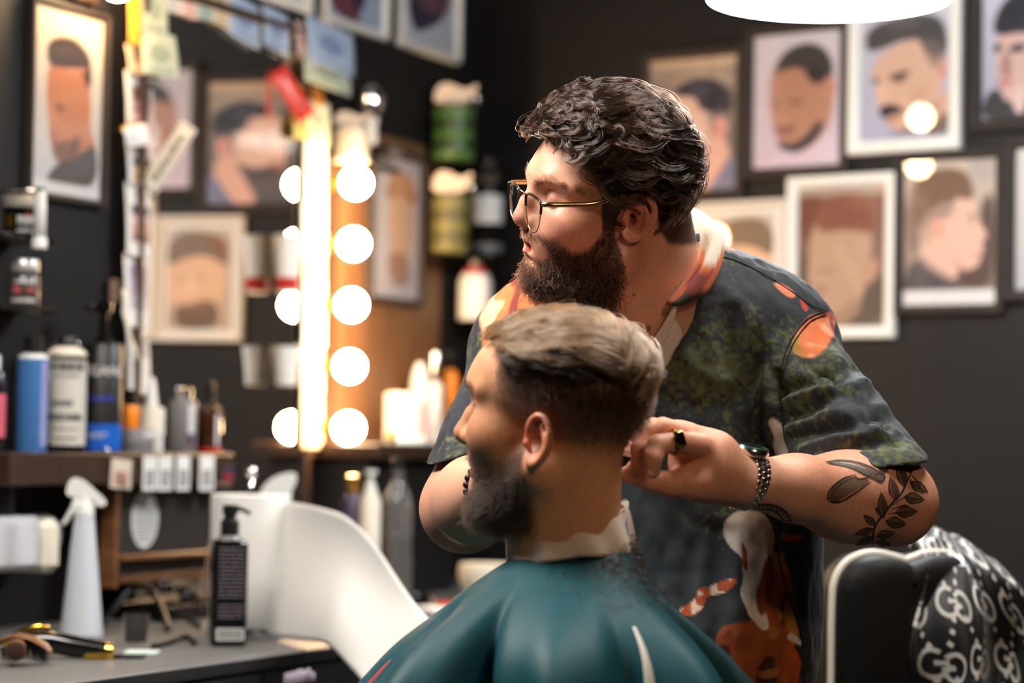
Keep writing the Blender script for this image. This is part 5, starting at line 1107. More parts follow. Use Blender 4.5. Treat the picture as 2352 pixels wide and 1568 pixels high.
FOLDS = [  # photo polyline, width, height (negative = valley)
 ([(1752, 777), (1740, 830), (1711, 898), (1690, 947), (1686, 1040)], 26, -.012), ([(1765, 790), (1752, 850), (1735, 920), (1725, 1000)], 20, .007), ([(1672, 720), (1668, 780), (1660, 850)], 18, -.005), ([(1640, 740), (1640, 830), (1630, 960)], 26, .004),
 ([(1780, 905), (1860, 872), (1960, 850)], 17, -.008), ([(1785, 930), (1870, 902), (1990, 880)], 14, .007), ([(1790, 960), (1850, 945), (1930, 900)], 15, -.009), ([(1795, 990), (1900, 955), (2030, 935)], 18, .006), ([(1960, 880), (1990, 940), (2060, 1000)], 12, -.006), ([(1930, 960), (1990, 980), (2040, 1030)], 12, .006), ([(1800, 1010), (1900, 985), (2030, 965)], 12, -.007), ([(1830, 1035), (1920, 1010), (2050, 995)], 13, .006), ([(1900, 1045), (1980, 1020), (2070, 1020)], 11, -.006),
 ([(1850, 840), (1900, 860), (1960, 930)], 14, -.005), ([(1880, 800), (1930, 830), (1990, 900)], 13, .004), ([(1782, 860), (1784, 960), (1790, 1050)], 12, -.014),
 ([(1075, 830), (1062, 900), (1040, 990)], 12, -.006), ([(1095, 850), (1085, 920), (1060, 1010)], 12, .005), ([(1045, 930), (1030, 980), (1020, 1030)], 10, .004), ([(1110, 900), (1100, 980), (1090, 1050)], 14, -.006),
 ([(1560, 800), (1600, 850), (1680, 880)], 16, .003), ([(1500, 900), (1560, 930), (1650, 930)], 20, -.003), ([(1700, 1180), (1690, 1300), (1700, 1450)], 30, .006), ([(1660, 1180), (1650, 1300), (1640, 1450)], 26, -.005), ([(1790, 1230), (1800, 1350), (1830, 1480)], 20, -.006), ([(1840, 1260), (1850, 1400), (1860, 1568)], 26, .004), ([(1560, 1150), (1600, 1200), (1680, 1220)], 16, -.003), ([(1480, 1150), (1520, 1260), (1560, 1350)], 24, .004), ([(1600, 1240), (1580, 1330), (1590, 1420)], 22, -.004),
 ([(1880, 1290), (1870, 1400), (1880, 1560)], 14, -.004), ([(1530, 720), (1600, 700), (1700, 690)], 14, .002), ([(1600, 640), (1680, 680), (1740, 760)], 18, .003), ([(1180, 680), (1160, 760), (1150, 830)], 14, .004), ([(1200, 700), (1190, 780), (1170, 860)], 12, -.004)]
SV, SF = iso_mesh(shirt_fn, W(1000, 1760, 2.9)+A([-.06, -.26, -.06]), W(1000, 1760, 2.9)+A([.62, .42, .68]), .0024)
SN = normals(SV, SF); spx, spy, sD = pixv(SV)
def fold_disp(px, py):
    h = np.zeros(len(px))
    for pts, w, a in FOLDS:
        d = np.full(len(px), 1e9); P = spl(pts, 12); tt = np.zeros(len(px))
        for i in range(11):
            p0, p1 = P[i], P[i+1]; ab = p1-p0; t = np.clip(((px-p0[0])*ab[0]+(py-p0[1])*ab[1])/(ab @ ab), 0, 1); e = np.hypot(px-p0[0]-t*ab[0], py-p0[1]-t*ab[1]); b = e < d; d = np.where(b, e, d); tt = np.where(b, (i+t)/11, tt)
        h += a*(1.45 if pts[0][0] > 1775 and pts[0][1] < 1100 else 1.0)*np.exp(-(d/w)**2)*np.sin(math.pi*np.clip(.08+.84*tt, 0, 1))**.6
    return h
fr_ = sstep(-(SN @ unit(W(1500, 900, 1)-CAM)), -.1, .35)
disp = fold_disp(spx, spy)*fr_+.0022*fbm(SV*A([1, 1, .45]), 30, 3)+.0011*vnoise(SV*A([1, 1, .5])+5, 95)
print('shirt', len(SV))
def pm(poly, soft=3, it=2, wob=5): return sstep(-poly_sd(spx+wob*vnoise(SV, 60), spy+wob*vnoise(SV+9, 60), chaikin(poly, it)), -soft, soft)*(sD < 3.0)
def shirt_col():
    n = len(SV); f1 = fbm(SV+2, 11, 4); f2 = vnoise(SV, 210)+.6*vnoise(SV+4, 420); f3 = fbm(SV*A([1, 1, .6])+8, 5, 2)
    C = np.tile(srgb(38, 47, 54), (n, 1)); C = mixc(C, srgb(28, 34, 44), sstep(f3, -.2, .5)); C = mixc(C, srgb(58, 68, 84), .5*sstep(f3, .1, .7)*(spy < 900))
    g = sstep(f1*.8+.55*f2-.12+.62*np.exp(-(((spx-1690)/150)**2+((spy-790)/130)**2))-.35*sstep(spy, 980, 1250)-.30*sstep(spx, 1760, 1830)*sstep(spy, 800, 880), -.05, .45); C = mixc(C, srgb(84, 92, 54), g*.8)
    C = mixc(C, srgb(112, 118, 70), .45*g*sstep(f2, .1, .8))
    C = C*(1+.22*vnoise(SV, 330)[:, None]*.6); OR, RD, PE, WH = srgb(232, 122, 62), srgb(140, 44, 30), srgb(248, 196, 156), srgb(232, 222, 208)
    rs = lambda m, c, a=1: mixc(C, c, m*a)
    # shoulder flower on the far side
    m = pm([(1112, 800), (1104, 720), (1135, 660), (1195, 610), (1240, 590), (1300, 650), (1300, 760), (1200, 800), (1118, 830)]); C = rs(m, OR)
    C = rs(m*sstep(np.sin(spx*.085+spy*.03+3*vnoise(SV, 30)), .2, .8), RD); C = rs(m*sstep(np.sin(spx*.06+spy*.02+2+2*vnoise(SV, 40)), .55, .95), PE); C = rs(m*sstep(spy, 745, 800)*sstep(vnoise(SV, 50), -.2, .4), OR)
    C = rs(pm([(1196, 604), (1225, 594), (1232, 625), (1205, 640)]), srgb(46, 50, 56))
    # near shoulder patches
    m = pm([(1828, 760), (1862, 722), (1905, 712), (1922, 735), (1916, 775), (1890, 812), (1850, 822), (1814, 800)]); C = rs(m, OR); C = rs(m*sstep(spx-spy*.3, 1668, 1690), srgb(170, 60, 44)); C = rs(m*sstep(vnoise(SV, 80), .1, .6), PE, .6); C = rs(m*sstep(1832-spx+(spy-760)*.3, -6, 14), srgb(176, 140, 50))
    C = rs(pm([(1774, 650), (1790, 648), (1828, 676), (1826, 690), (1800, 682)], 2), srgb(240, 140, 100)); C = rs(pm([(1832, 692), (1846, 694), (1862, 712), (1850, 716)], 2), srgb(200, 76, 56)); C = rs(pm([(1655, 548), (1690, 560), (1692, 572), (1662, 576)], 2), srgb(206, 92, 66))
    C = rs(pm([(1766, 955), (1778, 965), (1790, 1010), (1788, 1060), (1776, 1060), (1772, 1010)], 2), WH); C = rs(pm([(1420, 1150), (1446, 1146), (1440, 1170), (1424, 1210)], 2), WH)
    # hem flower
    BR, RU, YE = srgb(92, 42, 18), srgb(176, 84, 34), srgb(204, 150, 60)
    m = pm([(1700, 1230), (1780, 1180), (1800, 1260), (1826, 1370), (1842, 1470), (1800, 1500), (1730, 1400)]); C = rs(m, RU); C = rs(m*sstep(fbm(SV, 45, 2), 0, .3), BR); C = rs(m*sstep(fbm(SV+3, 40, 2), .15, .5), YE, .7)
    m = pm([(1640, 1480), (1660, 1430), (1740, 1420), (1800, 1450), (1836, 1500), (1836, 1600), (1700, 1620), (1650, 1540)]); C = rs(m, srgb(160, 78, 34)); C = rs(m*sstep(fbm(SV+6, 36, 3), .0, .35), srgb(70, 30, 14)); C = rs(m*sstep(fbm(SV+1, 42, 2), .2, .5), srgb(206, 130, 66), .7); C = rs(m*sstep(spx+.8*vnoise(SV, 70)*20, 1795, 1820), srgb(214, 92, 24), .8)
    m = pm([(1555, 1410), (1570, 1392), (1606, 1372), (1602, 1350), (1640, 1345), (1690, 1326), (1672, 1366), (1620, 1364), (1622, 1394), (1584, 1416)], 2); C = rs(m, srgb(186, 84, 40)); C = rs(m*sstep(vnoise(SV, 120), .15, .6), srgb(238, 214, 190))
    m = pm([(1662, 1225), (1672, 1188), (1700, 1166), (1740, 1170), (1772, 1190), (1784, 1260), (1764, 1330), (1748, 1380), (1768, 1440), (1752, 1446), (1718, 1420), (1706, 1400), (1694, 1350), (1706, 1300), (1700, 1278), (1676, 1260)], 2); C = rs(m, WH); C = rs(m*sstep(fbm(SV, 38, 2), .25, .6), srgb(196, 170, 140), .7); C = rs(pm([(1702, 1240), (1712, 1262), (1720, 1310), (1704, 1318), (1704, 1270)], 2), srgb(150, 58, 28))
    m = pm([(1752, 1290), (1775, 1262), (1784, 1330), (1770, 1380), (1745, 1420), (1730, 1380)], 3); C = rs(m, srgb(140, 66, 26)); C = rs(pm([(1812, 1462), (1826, 1448), (1840, 1470), (1838, 1482)], 2), WH); C = rs(pm([(1795, 1220), (1840, 1228), (1842, 1240), (1800, 1242)], 2), srgb(180, 84, 50))
    return np.clip(C, 0, 1)
m_cloth = mat('printed_cotton', rough=.72, attr='Col', sheen=.15, bump=(1400, .18, .0005), noise=(700, .10))
SCOL = shirt_col(); SV2 = SV+SN*disp[:, None]
shirt = big_mesh('shirt', SV2-ORG, SF, m_cloth, T_B, {'Col': SCOL}); shirt['label'] = 'dark green and navy shirt with orange and white flowers'
def cloth_strip(name, rows, parent, cols, th=.0012, m=None):
    """rows: list of rows of (px, py, D); a small sewn piece"""
    P = A([[W(*q) for q in spl(r, 24)] for r in rows]); R2 = spl(P.reshape(len(P), -1), 14).reshape(14, 24, 3)
    o = G().grid(R2-ORG, cols).obj(name, m or m_cloth, parent); md = o.modifiers.new('t', 'SOLIDIFY'); md.thickness = th; return o
def strip_cols(f):
    C = np.zeros((14, 24, 3))
    for i in range(14):
        for j in range(24): C[i, j] = srgb(*f(i/13, j/23))
    return C
_cr = np.random.default_rng(8)
def collar_col(v, u):
    u = u+.04*math.sin(v*9)+_cr.uniform(-.01, .01)
    u = max(0, (u-.286)/.714)
    if u < .56: return (226, 216, 198) if (u < .44 or v > .35) else (206, 190, 160)
    if u < .64: return (206, 106, 50)
    if u < .82: return (128, 44, 30) if .2 < v < .75 else (190, 92, 46)
    return (196, 96, 40) if v < .45 else (52, 44, 34)
_min = lambda P: np.minimum(shirt_fn(P), body(P))
rows = [[(1470, 500, 3.01), (1530, 490, 3.01), (1566, 484, 2.985), (1590, 520, 2.95), (1602, 560, 2.905), (1592, 612, 2.845), (1562, 656, 2.818), (1528, 698, 2.808)],
        [(1470, 492, 3.02), (1530, 482, 3.02), (1572, 476, 2.985), (1606, 498, 2.945), (1630, 542, 2.892), (1614, 604, 2.836), (1578, 658, 2.808), (1534, 700, 2.795)],
        [(1470, 494, 3.035), (1535, 480, 3.035), (1582, 474, 2.99), (1624, 496, 2.95), (1652, 540, 2.895), (1640, 608, 2.845), (1602, 666, 2.812), (1550, 703, 2.793)],
        [(1470, 540, 3.045), (1545, 505, 3.045), (1592, 482, 3.00), (1638, 506, 2.96), (1664, 546, 2.90), (1656, 612, 2.855), (1622, 676, 2.825), (1568, 703, 2.808)]]
cloth_strip('collar', rows, shirt, strip_cols(collar_col))
rows = [[(1330, 560, 2.99), (1270, 600, 2.94), (1240, 650, 2.90), (1290, 720, 2.86)], [(1310, 560, 2.985), (1245, 596, 2.93), (1215, 648, 2.892), (1270, 724, 2.852)], [(1290, 575, 2.99), (1226, 604, 2.94), (1200, 650, 2.905), (1255, 728, 2.862)]]
cloth_strip('collar', rows, shirt, strip_cols(lambda v, u: (222, 212, 196) if u < .6 else (190, 96, 52)))
G_ = G(); Wt = [(1553, 690), (1534, 726), (1510, 765), (1486, 796), (1470, 830), (1490, 868), (1512, 864), (1536, 832), (1546, 806), (1562, 786), (1568, 760), (1556, 738), (1548, 728), (1556, 706)]
fill_mesh(G_, lambda P: _min(P)-.008-.004*np.sin((P @ A([60., 0, 40.]))), Wt, srgb(236, 230, 220), ORG, off=.003, colf=lambda Q: np.where((np.hypot(Q[:, 0]-1500, Q[:, 1]-868) < 22)[:, None], srgb(214, 128, 84), srgb(236, 230, 220)))
lp = G_.obj('lapel', m_cloth, shirt); md = lp.modifiers.new('t', 'SOLIDIFY'); md.thickness = .0014; lp['label'] = 'white petal shaped lapel'
G_ = G(); sfn = lambda P: shirt_fn(P)
def surf_line(pts, r, lift=.001, n=60):
    p = spl(pts, n); X = trace(sfn, p[:, 0], p[:, 1]); q = pixv(X); h = fold_disp(q[0], q[1]); N_ = grad(sfn, X, .002); return X+N_*(h+lift)[:, None]-ORG
m_seam = mat('dark_seam', srgb(24, 28, 30), .8); G_ = G()
for pts in ([(1650, 588), (1700, 604), (1760, 634), (1820, 672), (1862, 702), (1900, 716)], [(1898, 722), (1862, 738), (1836, 768), (1818, 800), (1806, 835), (1802, 850)], [(1892, 716), (1856, 732), (1829, 762), (1810, 796), (1798, 835)], [(1778, 1200), (1796, 1290), (1822, 1390), (1838, 1450), (1842, 1486)]):
    G().tube(surf_line(pts, .001), .0008, 6).obj('seam', m_seam, shirt)
# trousers and shoes below the frame
m_jean = mat('dark_denim', srgb(30, 31, 36), .8, noise=(300, .15))
hipc = W(1530, 1760, 2.98); hx, hy = hipc[0], hipc[1]
def trousers(P):
    d = d_ell(P, (hx, hy, ZHEM-.03), (.172, .14, .16))
    for s in (-1, 1): d = smin(d, d_chain(P, [A([hx+s*.085, hy, ZHEM-.1]), A([hx+s*.10, hy-.01, .50]), A([hx+s*.11, hy+.01, .09])], [.095, .075, .065], .03), .04)
    return smax(d, .07-P[:, 2], .005)
V, F = iso_mesh(trousers, (hx-.24, hy-.2, .04), (hx+.24, hy+.2, ZHEM+.1), .010); V = V+normals(V, F)*(.003*fbm(V, 20, 2))[:, None]; big_mesh('trousers', V-ORG, F, m_jean, T_B)
for s in (-1, 1):
    def shoe(P): return smax(smin(d_cone(P, (hx+s*.11, hy+.03, .06), (hx+s*.12, hy-.15, .045), .055, .045), d_cone(P, (hx+s*.11, hy+.02, .06), (hx+s*.11, hy+.01, .12), .05, .05), .03), .002-P[:, 2], .004)
    V, F = iso_mesh(shoe, (hx+s*.11-.1, hy-.23, -.02), (hx+s*.11+.12, hy+.13, .2), .008); big_mesh('shoe', V-ORG, F, m_black, T_B)

# ================================================================== glasses, watch, ring, beads
GL = bpy.data.objects.new('glasses', None)
m_rim = mat('dark_tortoise', srgb(44, 30, 24), .25); m_gilt = mat('pale_gilt', srgb(206, 180, 124), .22, 1.0)
def lens_pts(s, n=40):
    q = chaikin([(.013, .002), (.016, -.018), (.024, -.033), (.040, -.038), (.056, -.031), (.064, -.012), (.066, .002), (.060, .006), (.040, .008), (.022, .007)], 3)
    return A([(.1165-.0012*(y/.04)**2+.12*z, y*s, z-.004) for y, z in q])
gl = G(); P0 = None
def loc2(P): return b_fr(A(P))-ORG
glasses_rim = G(); glasses_gold = G(); lensg = []
for s in (1, -1):
    L_ = lens_pts(s); up_ = L_[:, 2] > -.010
    k = len(L_); idx = [i for i in range(k) if L_[i, 2]+.004 > -.010]; st = next(i for i in range(k) if i in idx and (i-1) % k not in idx); seq = [(st+j) % k for j in range(len(idx))]
    glasses_rim.tube(loc2(L_[seq]), .0016, 8); rest = [(seq[-1]+j) % k for j in range(k-len(idx)+2)]; glasses_gold.tube(loc2(L_[rest]), .0007, 8)
    g = G(); X = loc2(L_); g.add(np.concatenate([X, X.mean(0)[None]]), [(i, (i+1) % k, k) for i in range(k)]); lensg.append(g)
glasses_gold.tube(loc2(spl([(.1165, .0135, .000), (.121, .006, .003), (.121, -.006, .003), (.1165, -.0135, .000)], 16)), .0012, 8)
gf = glasses_rim.obj('glasses', m_rim, T_B); gf['label'] = 'gold and brown browline glasses'
glasses_gold.obj('wire_rim', m_gilt, gf)
for g in lensg: g.obj('lens', pane_mat('spectacle_lens', (.97, .97, .97), 1.2), gf)
for s in (1, -1):
    G().tube(loc2(spl([(.114, .0665*s, -.002), (.102, .073*s, .0), (.055, .0735*s, .004), (.033, .0745*s, .012), (.012, .0775*s, .017), (-.008, .0795*s, .010), (-.018, .0790*s, -.006)], 40)), np.interp(np.linspace(0, 1, 40), [0, .1, .5, .7, 1], [.0010, .0012, .0013, .0011, .0010]), 8, flat=2.5).obj('temple', m_gilt, gf)
ax_ = unit(LE-LW); ub = A([0, -.25, 1.]); ub = unit(ub-(ub @ ax_)*ax_); uc = np.cross(ax_, ub); wc = LW+ax_*.004+A([0, 0, .001])
m_steel = mat('watch_steel', (.78, .74, .66), .2, 1.0)
g = G(); ax_t = unit(ax_+ub*.10); ra, rb_ = .0315, .0300
for k in range(30):
    ph = 2*math.pi*k/30
    if math.cos(ph) > .86: continue
    o_ = wc+ub*ra*math.cos(ph)+uc*rb_*math.sin(ph)+ax_*(.004*math.cos(ph)); out_ = unit(ub*math.cos(ph)/ra+uc*math.sin(ph)/rb_); tn = np.cross(ax_, out_); M = A(basis(ax_, tn, out_, o_-ORG))
    w2 = .0088+.0012*math.cos(ph)
    for a0, a1 in ((-w2, -w2*.42), (-w2*.36, w2*.36), (w2*.42, w2)): g.box((a0, -.0029+(.003 if abs(a0+a1) < .001 else 0), -.0012), (a1, .0026+(.003 if abs(a0+a1) < .001 else 0), .0017), .0007, M=M)
wb = g.obj('wristwatch', m_steel, T_B, angle=40); wb['label'] = 'steel bracelet wristwatch'
M = A(basis(ax_, np.cross(ub, ax_), ub, wc+ub*.0285-ORG))
G().lathe([(0, 0), (.0185, 0), (.0195, .002), (.0195, .006), (.0185, .008), (.0165, .0085), (0, .0085)], 40, M=M).obj('case', m_steel, wb, angle=35)
G().lathe([(.0165, .0086), (.0188, .0083), (.0180, .0100), (.0168, .0104), (.0160, .0100), (.0165, .0086)], 40, M=M).obj('bezel', mat('teal_bezel', srgb(70, 110, 100), .2, .6), wb, angle=35)
G().lathe([(0, .0086), (.0158, .0086), (.0155, .0104), (0, .0108)], 32, M=M).obj('crystal', mat('watch_dial', srgb(26, 40, 40), .08, coat=.6), wb, angle=35)
G().lathe([(0, 0), (.0022, 0), (.0025, .003), (0, .0035)], 12, M=M @ A(Matrix(((0, 0, 1, .0195), (1, 0, 0, 0), (0, 1, 0, .004), (0, 0, 0, 1))))).obj('crown', m_steel, wb)
fa_ = unit(W(1511, 1022, 2.538)-W(1556, 1014, 2.550)); fc = W(1548, 1016, 2.548); fb_ = A([0, -1, .2]); fb_ = unit(fb_-(fb_ @ fa_)*fa_); fd = np.cross(fa_, fb_)
rg = [fc+.0132*(fb_*math.cos(t_)+fd*math.sin(t_))-ORG for t_ in np.linspace(0, 2*math.pi, 32, endpoint=False)]
ro = G().tube(rg, .0016, 8, closed=True).obj('signet_ring', m_gold, T_B)
M = A(basis(fd, fa_, np.cross(fd, fa_)*(1 if np.cross(fd, fa_) @ fb_ > 0 else -1), fc+fb_*.0140-ORG)); G().box((-.0085, -.0065, -.002), (.0085, .0065, .0014), .0016, M=M).obj('ring_face', m_gold, ro, angle=40)
G().box((-.0068, -.0048, .0012), (.0068, .0048, .0021), .0008, M=M).obj('black_stone', m_blackgloss if 'black_gloss' in MATS else mat('black_gloss', srgb(14, 13, 14), .15), ro, angle=40)
ra_ = unit(RW_-RE); cb = RE+(RW_-RE)*.93; va = unit(A([0, 0, 1])-(A([0, 0, 1]) @ ra_)*ra_); vb = np.cross(ra_, va); g = G()
bo = None
for k in range(26):
    t_ = 2*math.pi*k/26; b = G().sphere(cb+.0318*(va*math.cos(t_)+vb*math.sin(t_))-ORG, .0040, 14, 9)
    if bo is None: bo = G().tube([cb+.0318*(va*math.cos(q)+vb*math.sin(q))-ORG for q in np.linspace(0, 2*math.pi, 40, endpoint=False)], .0008, 6, closed=True).obj('bead_bracelet', m_black, T_B); bo['label'] = 'black bead bracelet'
    b.obj('bead', mat('matt_black_bead', srgb(30, 27, 26), .45), bo)
# ================================================================== ink on the forearm and chest
INK = srgb(62, 50, 44); INKL = srgb(120, 92, 74); G_ = G(); st_ = lambda p, w=3.2, c=INK, **k: stroke_mesh(G_, body, p, w, c, ORG, **k); fl_ = lambda p, c=INKL, **k: fill_mesh(G_, body, p, c, ORG, off=.0004, **k)
# straight razor: blade, handle, pivot
fl_([(1903, 1150), (1908, 1122), (1935, 1100), (1962, 1092), (1972, 1100), (1992, 1098), (1998, 1106), (1960, 1128), (1928, 1150)], srgb(112, 88, 70))
fl_([(1903, 1150), (1905, 1134), (1930, 1146), (1925, 1152)], srgb(74, 58, 46)); st_([(1902, 1150), (1902, 1134), (1914, 1116), (1938, 1098), (1964, 1090)], 4); st_([(1964, 1090), (1970, 1099), (1990, 1097), (2004, 1086)], 4); st_([(1904, 1152), (1930, 1152), (1968, 1130), (2000, 1106)], 5); st_([(1906, 1140), (1930, 1112), (1964, 1094)], 2.4)
fl_([(1896, 1060), (1920, 1058), (1960, 1062), (2000, 1074), (2028, 1092), (2030, 1102), (2018, 1104), (1990, 1090), (1950, 1070), (1910, 1062)], srgb(96, 82, 74)); st_([(1896, 1060), (1930, 1056), (1970, 1061), (2005, 1074), (2028, 1090)], 3.5); st_([(1900, 1063), (1950, 1072), (1990, 1091), (2016, 1104)], 3.5)
st_([(1930, 1061), (1960, 1066), (1990, 1077)], 2, srgb(190, 170, 158)); st_([(2010, 1090), (2022, 1086), (2032, 1094), (2026, 1106), (2014, 1102), (2010, 1092)], 4.5); fl_([(2018, 1070), (2024, 1064), (2040, 1074), (2038, 1082), (2026, 1088), (2020, 1090)], srgb(110, 88, 74)); st_([(2026, 1088), (2018, 1072), (2023, 1065), (2041, 1076), (2028, 1088)], 3.4)
# leafy branch
st_([(2006, 1256), (2006, 1230), (2012, 1205), (2030, 1180), (2050, 1155), (2072, 1130), (2084, 1104), (2094, 1084)], 5)
def leaf(p, c=srgb(124, 92, 72)):
    a, b, w = A(p[0], float), A(p[1], float), p[2]; t = (b-a); n = A([-t[1], t[0]])/np.linalg.norm(t)*w
    fl_([a, a+t*.3+n*.9, a+t*.6+n*.8, b, a+t*.6-n*.8, a+t*.3-n*.9], c); fl_([a, a+t*.3+n*.8, a+t*.55+n*.7, a+t*.75, a+t*.4], srgb(78, 62, 52)); st_([a, a+t*.35+n, a+t*.7+n*.7, b], 2.6); st_([a, a+t*.35-n, a+t*.7-n*.7, b], 2.6); st_([a, b], 2)
for p in (((2012, 1206), (1984, 1182), 7), ((2008, 1214), (1962, 1228), 7), ((2008, 1232), (1966, 1252), 8), ((2012, 1232), (2056, 1222), 9), ((2014, 1246), (2046, 1250), 7), ((2034, 1196), (2082, 1204), 12), ((2030, 1190), (2024, 1130), 10), ((2056, 1176), (2107, 1174), 12), ((2060, 1150), (2044, 1094), 10), ((2076, 1140), (2124, 1148), 12), ((2080, 1120), (2060, 1056), 10), ((2090, 1106), (2132, 1130), 10)): leaf(p)
for q in ([(2024, 1188), (2012, 1166), (2016, 1180)], [(2050, 1160), (2080, 1140), (2092, 1144)], [(2046, 1170), (2078, 1160), (2090, 1166)], [(2040, 1180), (2070, 1176), (2078, 1184)], [(2094, 1090), (2110, 1110), (2120, 1136)], [(2090, 1100), (2100, 1120), (2112, 1130)]): st_(q, 2.6)
# curved snake band under the forearm
st_([(1728, 1162), (1760, 1158), (1792, 1166), (1812, 1186), (1820, 1214)], 5); st_([(1736, 1174), (1762, 1170), (1784, 1178), (1798, 1194), (1802, 1216)], 3)
for k in range(12):
    t_ = k/11; a = spl([(1730, 1162), (1760, 1158), (1792, 1166), (1812, 1186), (1820, 1214)], 12)[k]; b = spl([(1738, 1174), (1762, 1170), (1784, 1178), (1798, 1194), (1802, 1216)], 12)[k]; st_([a, a*.35+b*.65], 3.4, n=4)
st_([(1460, 764), (1478, 764), (1490, 758), (1494, 750), (1488, 750), (1488, 757)], 2.4, n=20)
G_.obj('tattoo', VC(.5), [c for c in KIDS(T_B) if c.name.startswith('body')][0])
# ================================================================== the comb held at the neck of the client
cc = W(1462, 1064, 2.585); t = thing('comb', 'black comb held in the fingers of the barber behind the client neck', 'comb', cc)
G().box((-.075, -.0016, -.007), (.010, .0016, .007), .001, M=A(Matrix.Rotation(math.radians(8), 4, 'Y'))).obj('comb_body', mat('black_plastic', srgb(20, 19, 19), .38), t, angle=30)
# ================================================================== the client in the chair
HC = dict(ear_z=-.030, ear_x=.0, chin_z=-.104, crown_c=.026, crown=.072, clen=.093, occ=.060, nose_tip=(.116, 0, -.031), nose_root=(.094, 0, .006), ear_s=.86, cwid=.073)
c_to, c_fr, c_R = head_frame(W(1300, 945, 2.50), math.radians(-27), math.radians(4))
c_head = head_fn(HC); CHC = c_fr(A([[0, 0, 0]]))[0]
CF = A([-math.cos(math.radians(27)), math.sin(math.radians(27)), 0]); CL = A([-math.sin(math.radians(27)), -math.cos(math.radians(27)), 0])
CN = W(1318, 1300, 2.515)                       # base of the neck
def cbody(P):
    P = np.asarray(P, float)
    d = d_cone(P, c_fr(A([[-.014, 0, -.050]]))[0], CN-A([0, 0, .03])+CF*.004, .049, .051)
    d = smin(d, d_cone(P, c_fr(A([[.02, 0, -.085]]))[0], CN+CF*.02-A([0, 0, .04]), .040, .046), .03)
    sh = A([0, 0, -.115])
    d = smin(d, d_cone(P, CN+CL*.115+sh, CN-CL*.115+sh, .046, .046), .04)
    d = smin(d, d_ell(P, CN+A([0, 0, -.30])+CF*.0, (.145, .11, .22), A(np.stack([CL, CF, [0, 0, 1]], 1))), .05)
    for s in (1, -1):
        a = CN+CL*.125*s+A([0, 0, -.135]); e = a+A([0, 0, -.25])+CF*.03; h = e+CF*.16-CL*.05*s+A([0, 0, -.02])
        d = smin(d, d_chain(P, [a, e, h], [.040, .034, .028], .02), .03)
        d = smin(d, d_chain(P, [CN+A([0, 0, -.55])+CL*.09*s, CN+A([0, 0, -.56])+CF*.42+CL*.11*s, CN+A([0, 0, -.98])+CF*.46+CL*.10*s], [.08, .065, .045], .03), .04)
    m = np.linalg.norm(P-CHC, axis=1) < .20
    if m.any():
        d = d.copy(); d[m] = smin(d[m], c_head(c_to(P[m])), .020)
    return d
def skull_c(P): return skull(P, HC)
def hl_client(x): return np.interp(x, [-.1, -.06, -.02, .02, .05, .075, .09, .12], [.050, .048, .048, .050, .055, .062, .070, .074])
def fade(L): return sstep(L[:, 2], np.interp(L[:, 0], [-.1, -.05, 0, .03], [-.075, -.07, -.05, -.03]), np.interp(L[:, 0], [-.05, .03], [.012, .034]))
def cbeard(L):
    x, y, z = L[:, 0], np.abs(L[:, 1]), L[:, 2]
    top = np.interp(x, [.0, .014, .03, .05, .068, .08, .09, .11], [-.085, -.035, -.046, -.060, -.062, -.054, -.050, -.049])
    m = sstep(top-z, -.006, .012)*sstep(x, -.004, .018)
    lips = seg_d(np.stack([x, y, z], 1), [(.103, 0, -.068), (.088, .022, -.066)]); return m*sstep(lips, .008, .014)*sstep(z, -.134, -.122)
def ccol(V):
    n = len(V); C = np.tile(srgb(226, 168, 126), (n, 1)); fb = fbm(V, 30, 3); C = C*(1+.06*fb[:, None]); C = mixc(C, srgb(206, 128, 104), np.clip(.2+.3*fbm(V+3, 12, 2), 0, .5))
    L = c_to(V); hd = np.linalg.norm(L, axis=1) < .2; S = np.stack([L[:, 0], np.abs(L[:, 1]), L[:, 2]], 1)
    def blob(c, r, col, a):
        nonlocal C
        C = mixc(C, srgb(*col), np.where(hd, a*np.exp(-(np.linalg.norm(S-A(c), axis=1)/r)**2), 0))
    blob((.12, 0, -.03), .016, (204, 110, 94), .5); blob((.078, .045, -.03), .022, (206, 116, 98), .45); blob((-.006, .08, -.03), .028, (206, 100, 76), .6); blob((.088, .03, .002), .012, (170, 108, 92), .5)
    for q in ([(.102, 0, -.061), (.087, .022, -.066)], [(.102, 0, -.074), (.087, .022, -.068)]): C = mixc(C, srgb(182, 92, 84), np.where(hd, .7*(1-sstep(seg_d(S, q), .004, .008)), 0))
    xb = np.interp(L[:, 2], [-.05, -.02, 0, .02, .04, .06], [.012, .018, .024, .034, .044, .052]); side = np.where(hd, 1-sstep(L[:, 0]-xb, -.008, .012), 0)
    ear = 1-sstep(np.sqrt(((L[:, 0]+.006)/.022)**2+((L[:, 2]+.030)/.029)**2), .92, 1.05); ear = ear*(np.abs(L[:, 1]) > .0685)
    C = mixc(C, srgb(44, 27, 17), side*fade(L)*.95*(1-ear)); top = np.where(hd, sstep(L[:, 2]-hl_client(L[:, 0]), -.004, .008)*(1-sstep(L[:, 0], .080, .095)), 0); C = mixc(C, srgb(74, 50, 34), top*.9)
    C = mixc(C, srgb(52, 32, 20), np.where(hd, cbeard(L)*.85, 0)); br = np.where(hd, 1-sstep(seg_d(S, [(.103, .012, .0175), (.094, .034, .0235), (.078, .05, .0175)]), .002, .0055), 0); C = mixc(C, srgb(112, 78, 56), br*.7)
    sock = np.where(hd, 1-sstep(seg_d(S, [(.088, .021, -.001), (.0905, .031, -.002), (.083, .043, -.001)]), .0008, .0026), 0); C = mixc(C, srgb(70, 44, 36), sock*.8)
    return np.clip(C, 0, 1)
T_C = thing('person', 'seated client with faded sides and brown beard, wrapped in a teal cape', 'person', (CN[0], CN[1], 0)); ORC = A(T_C.location)
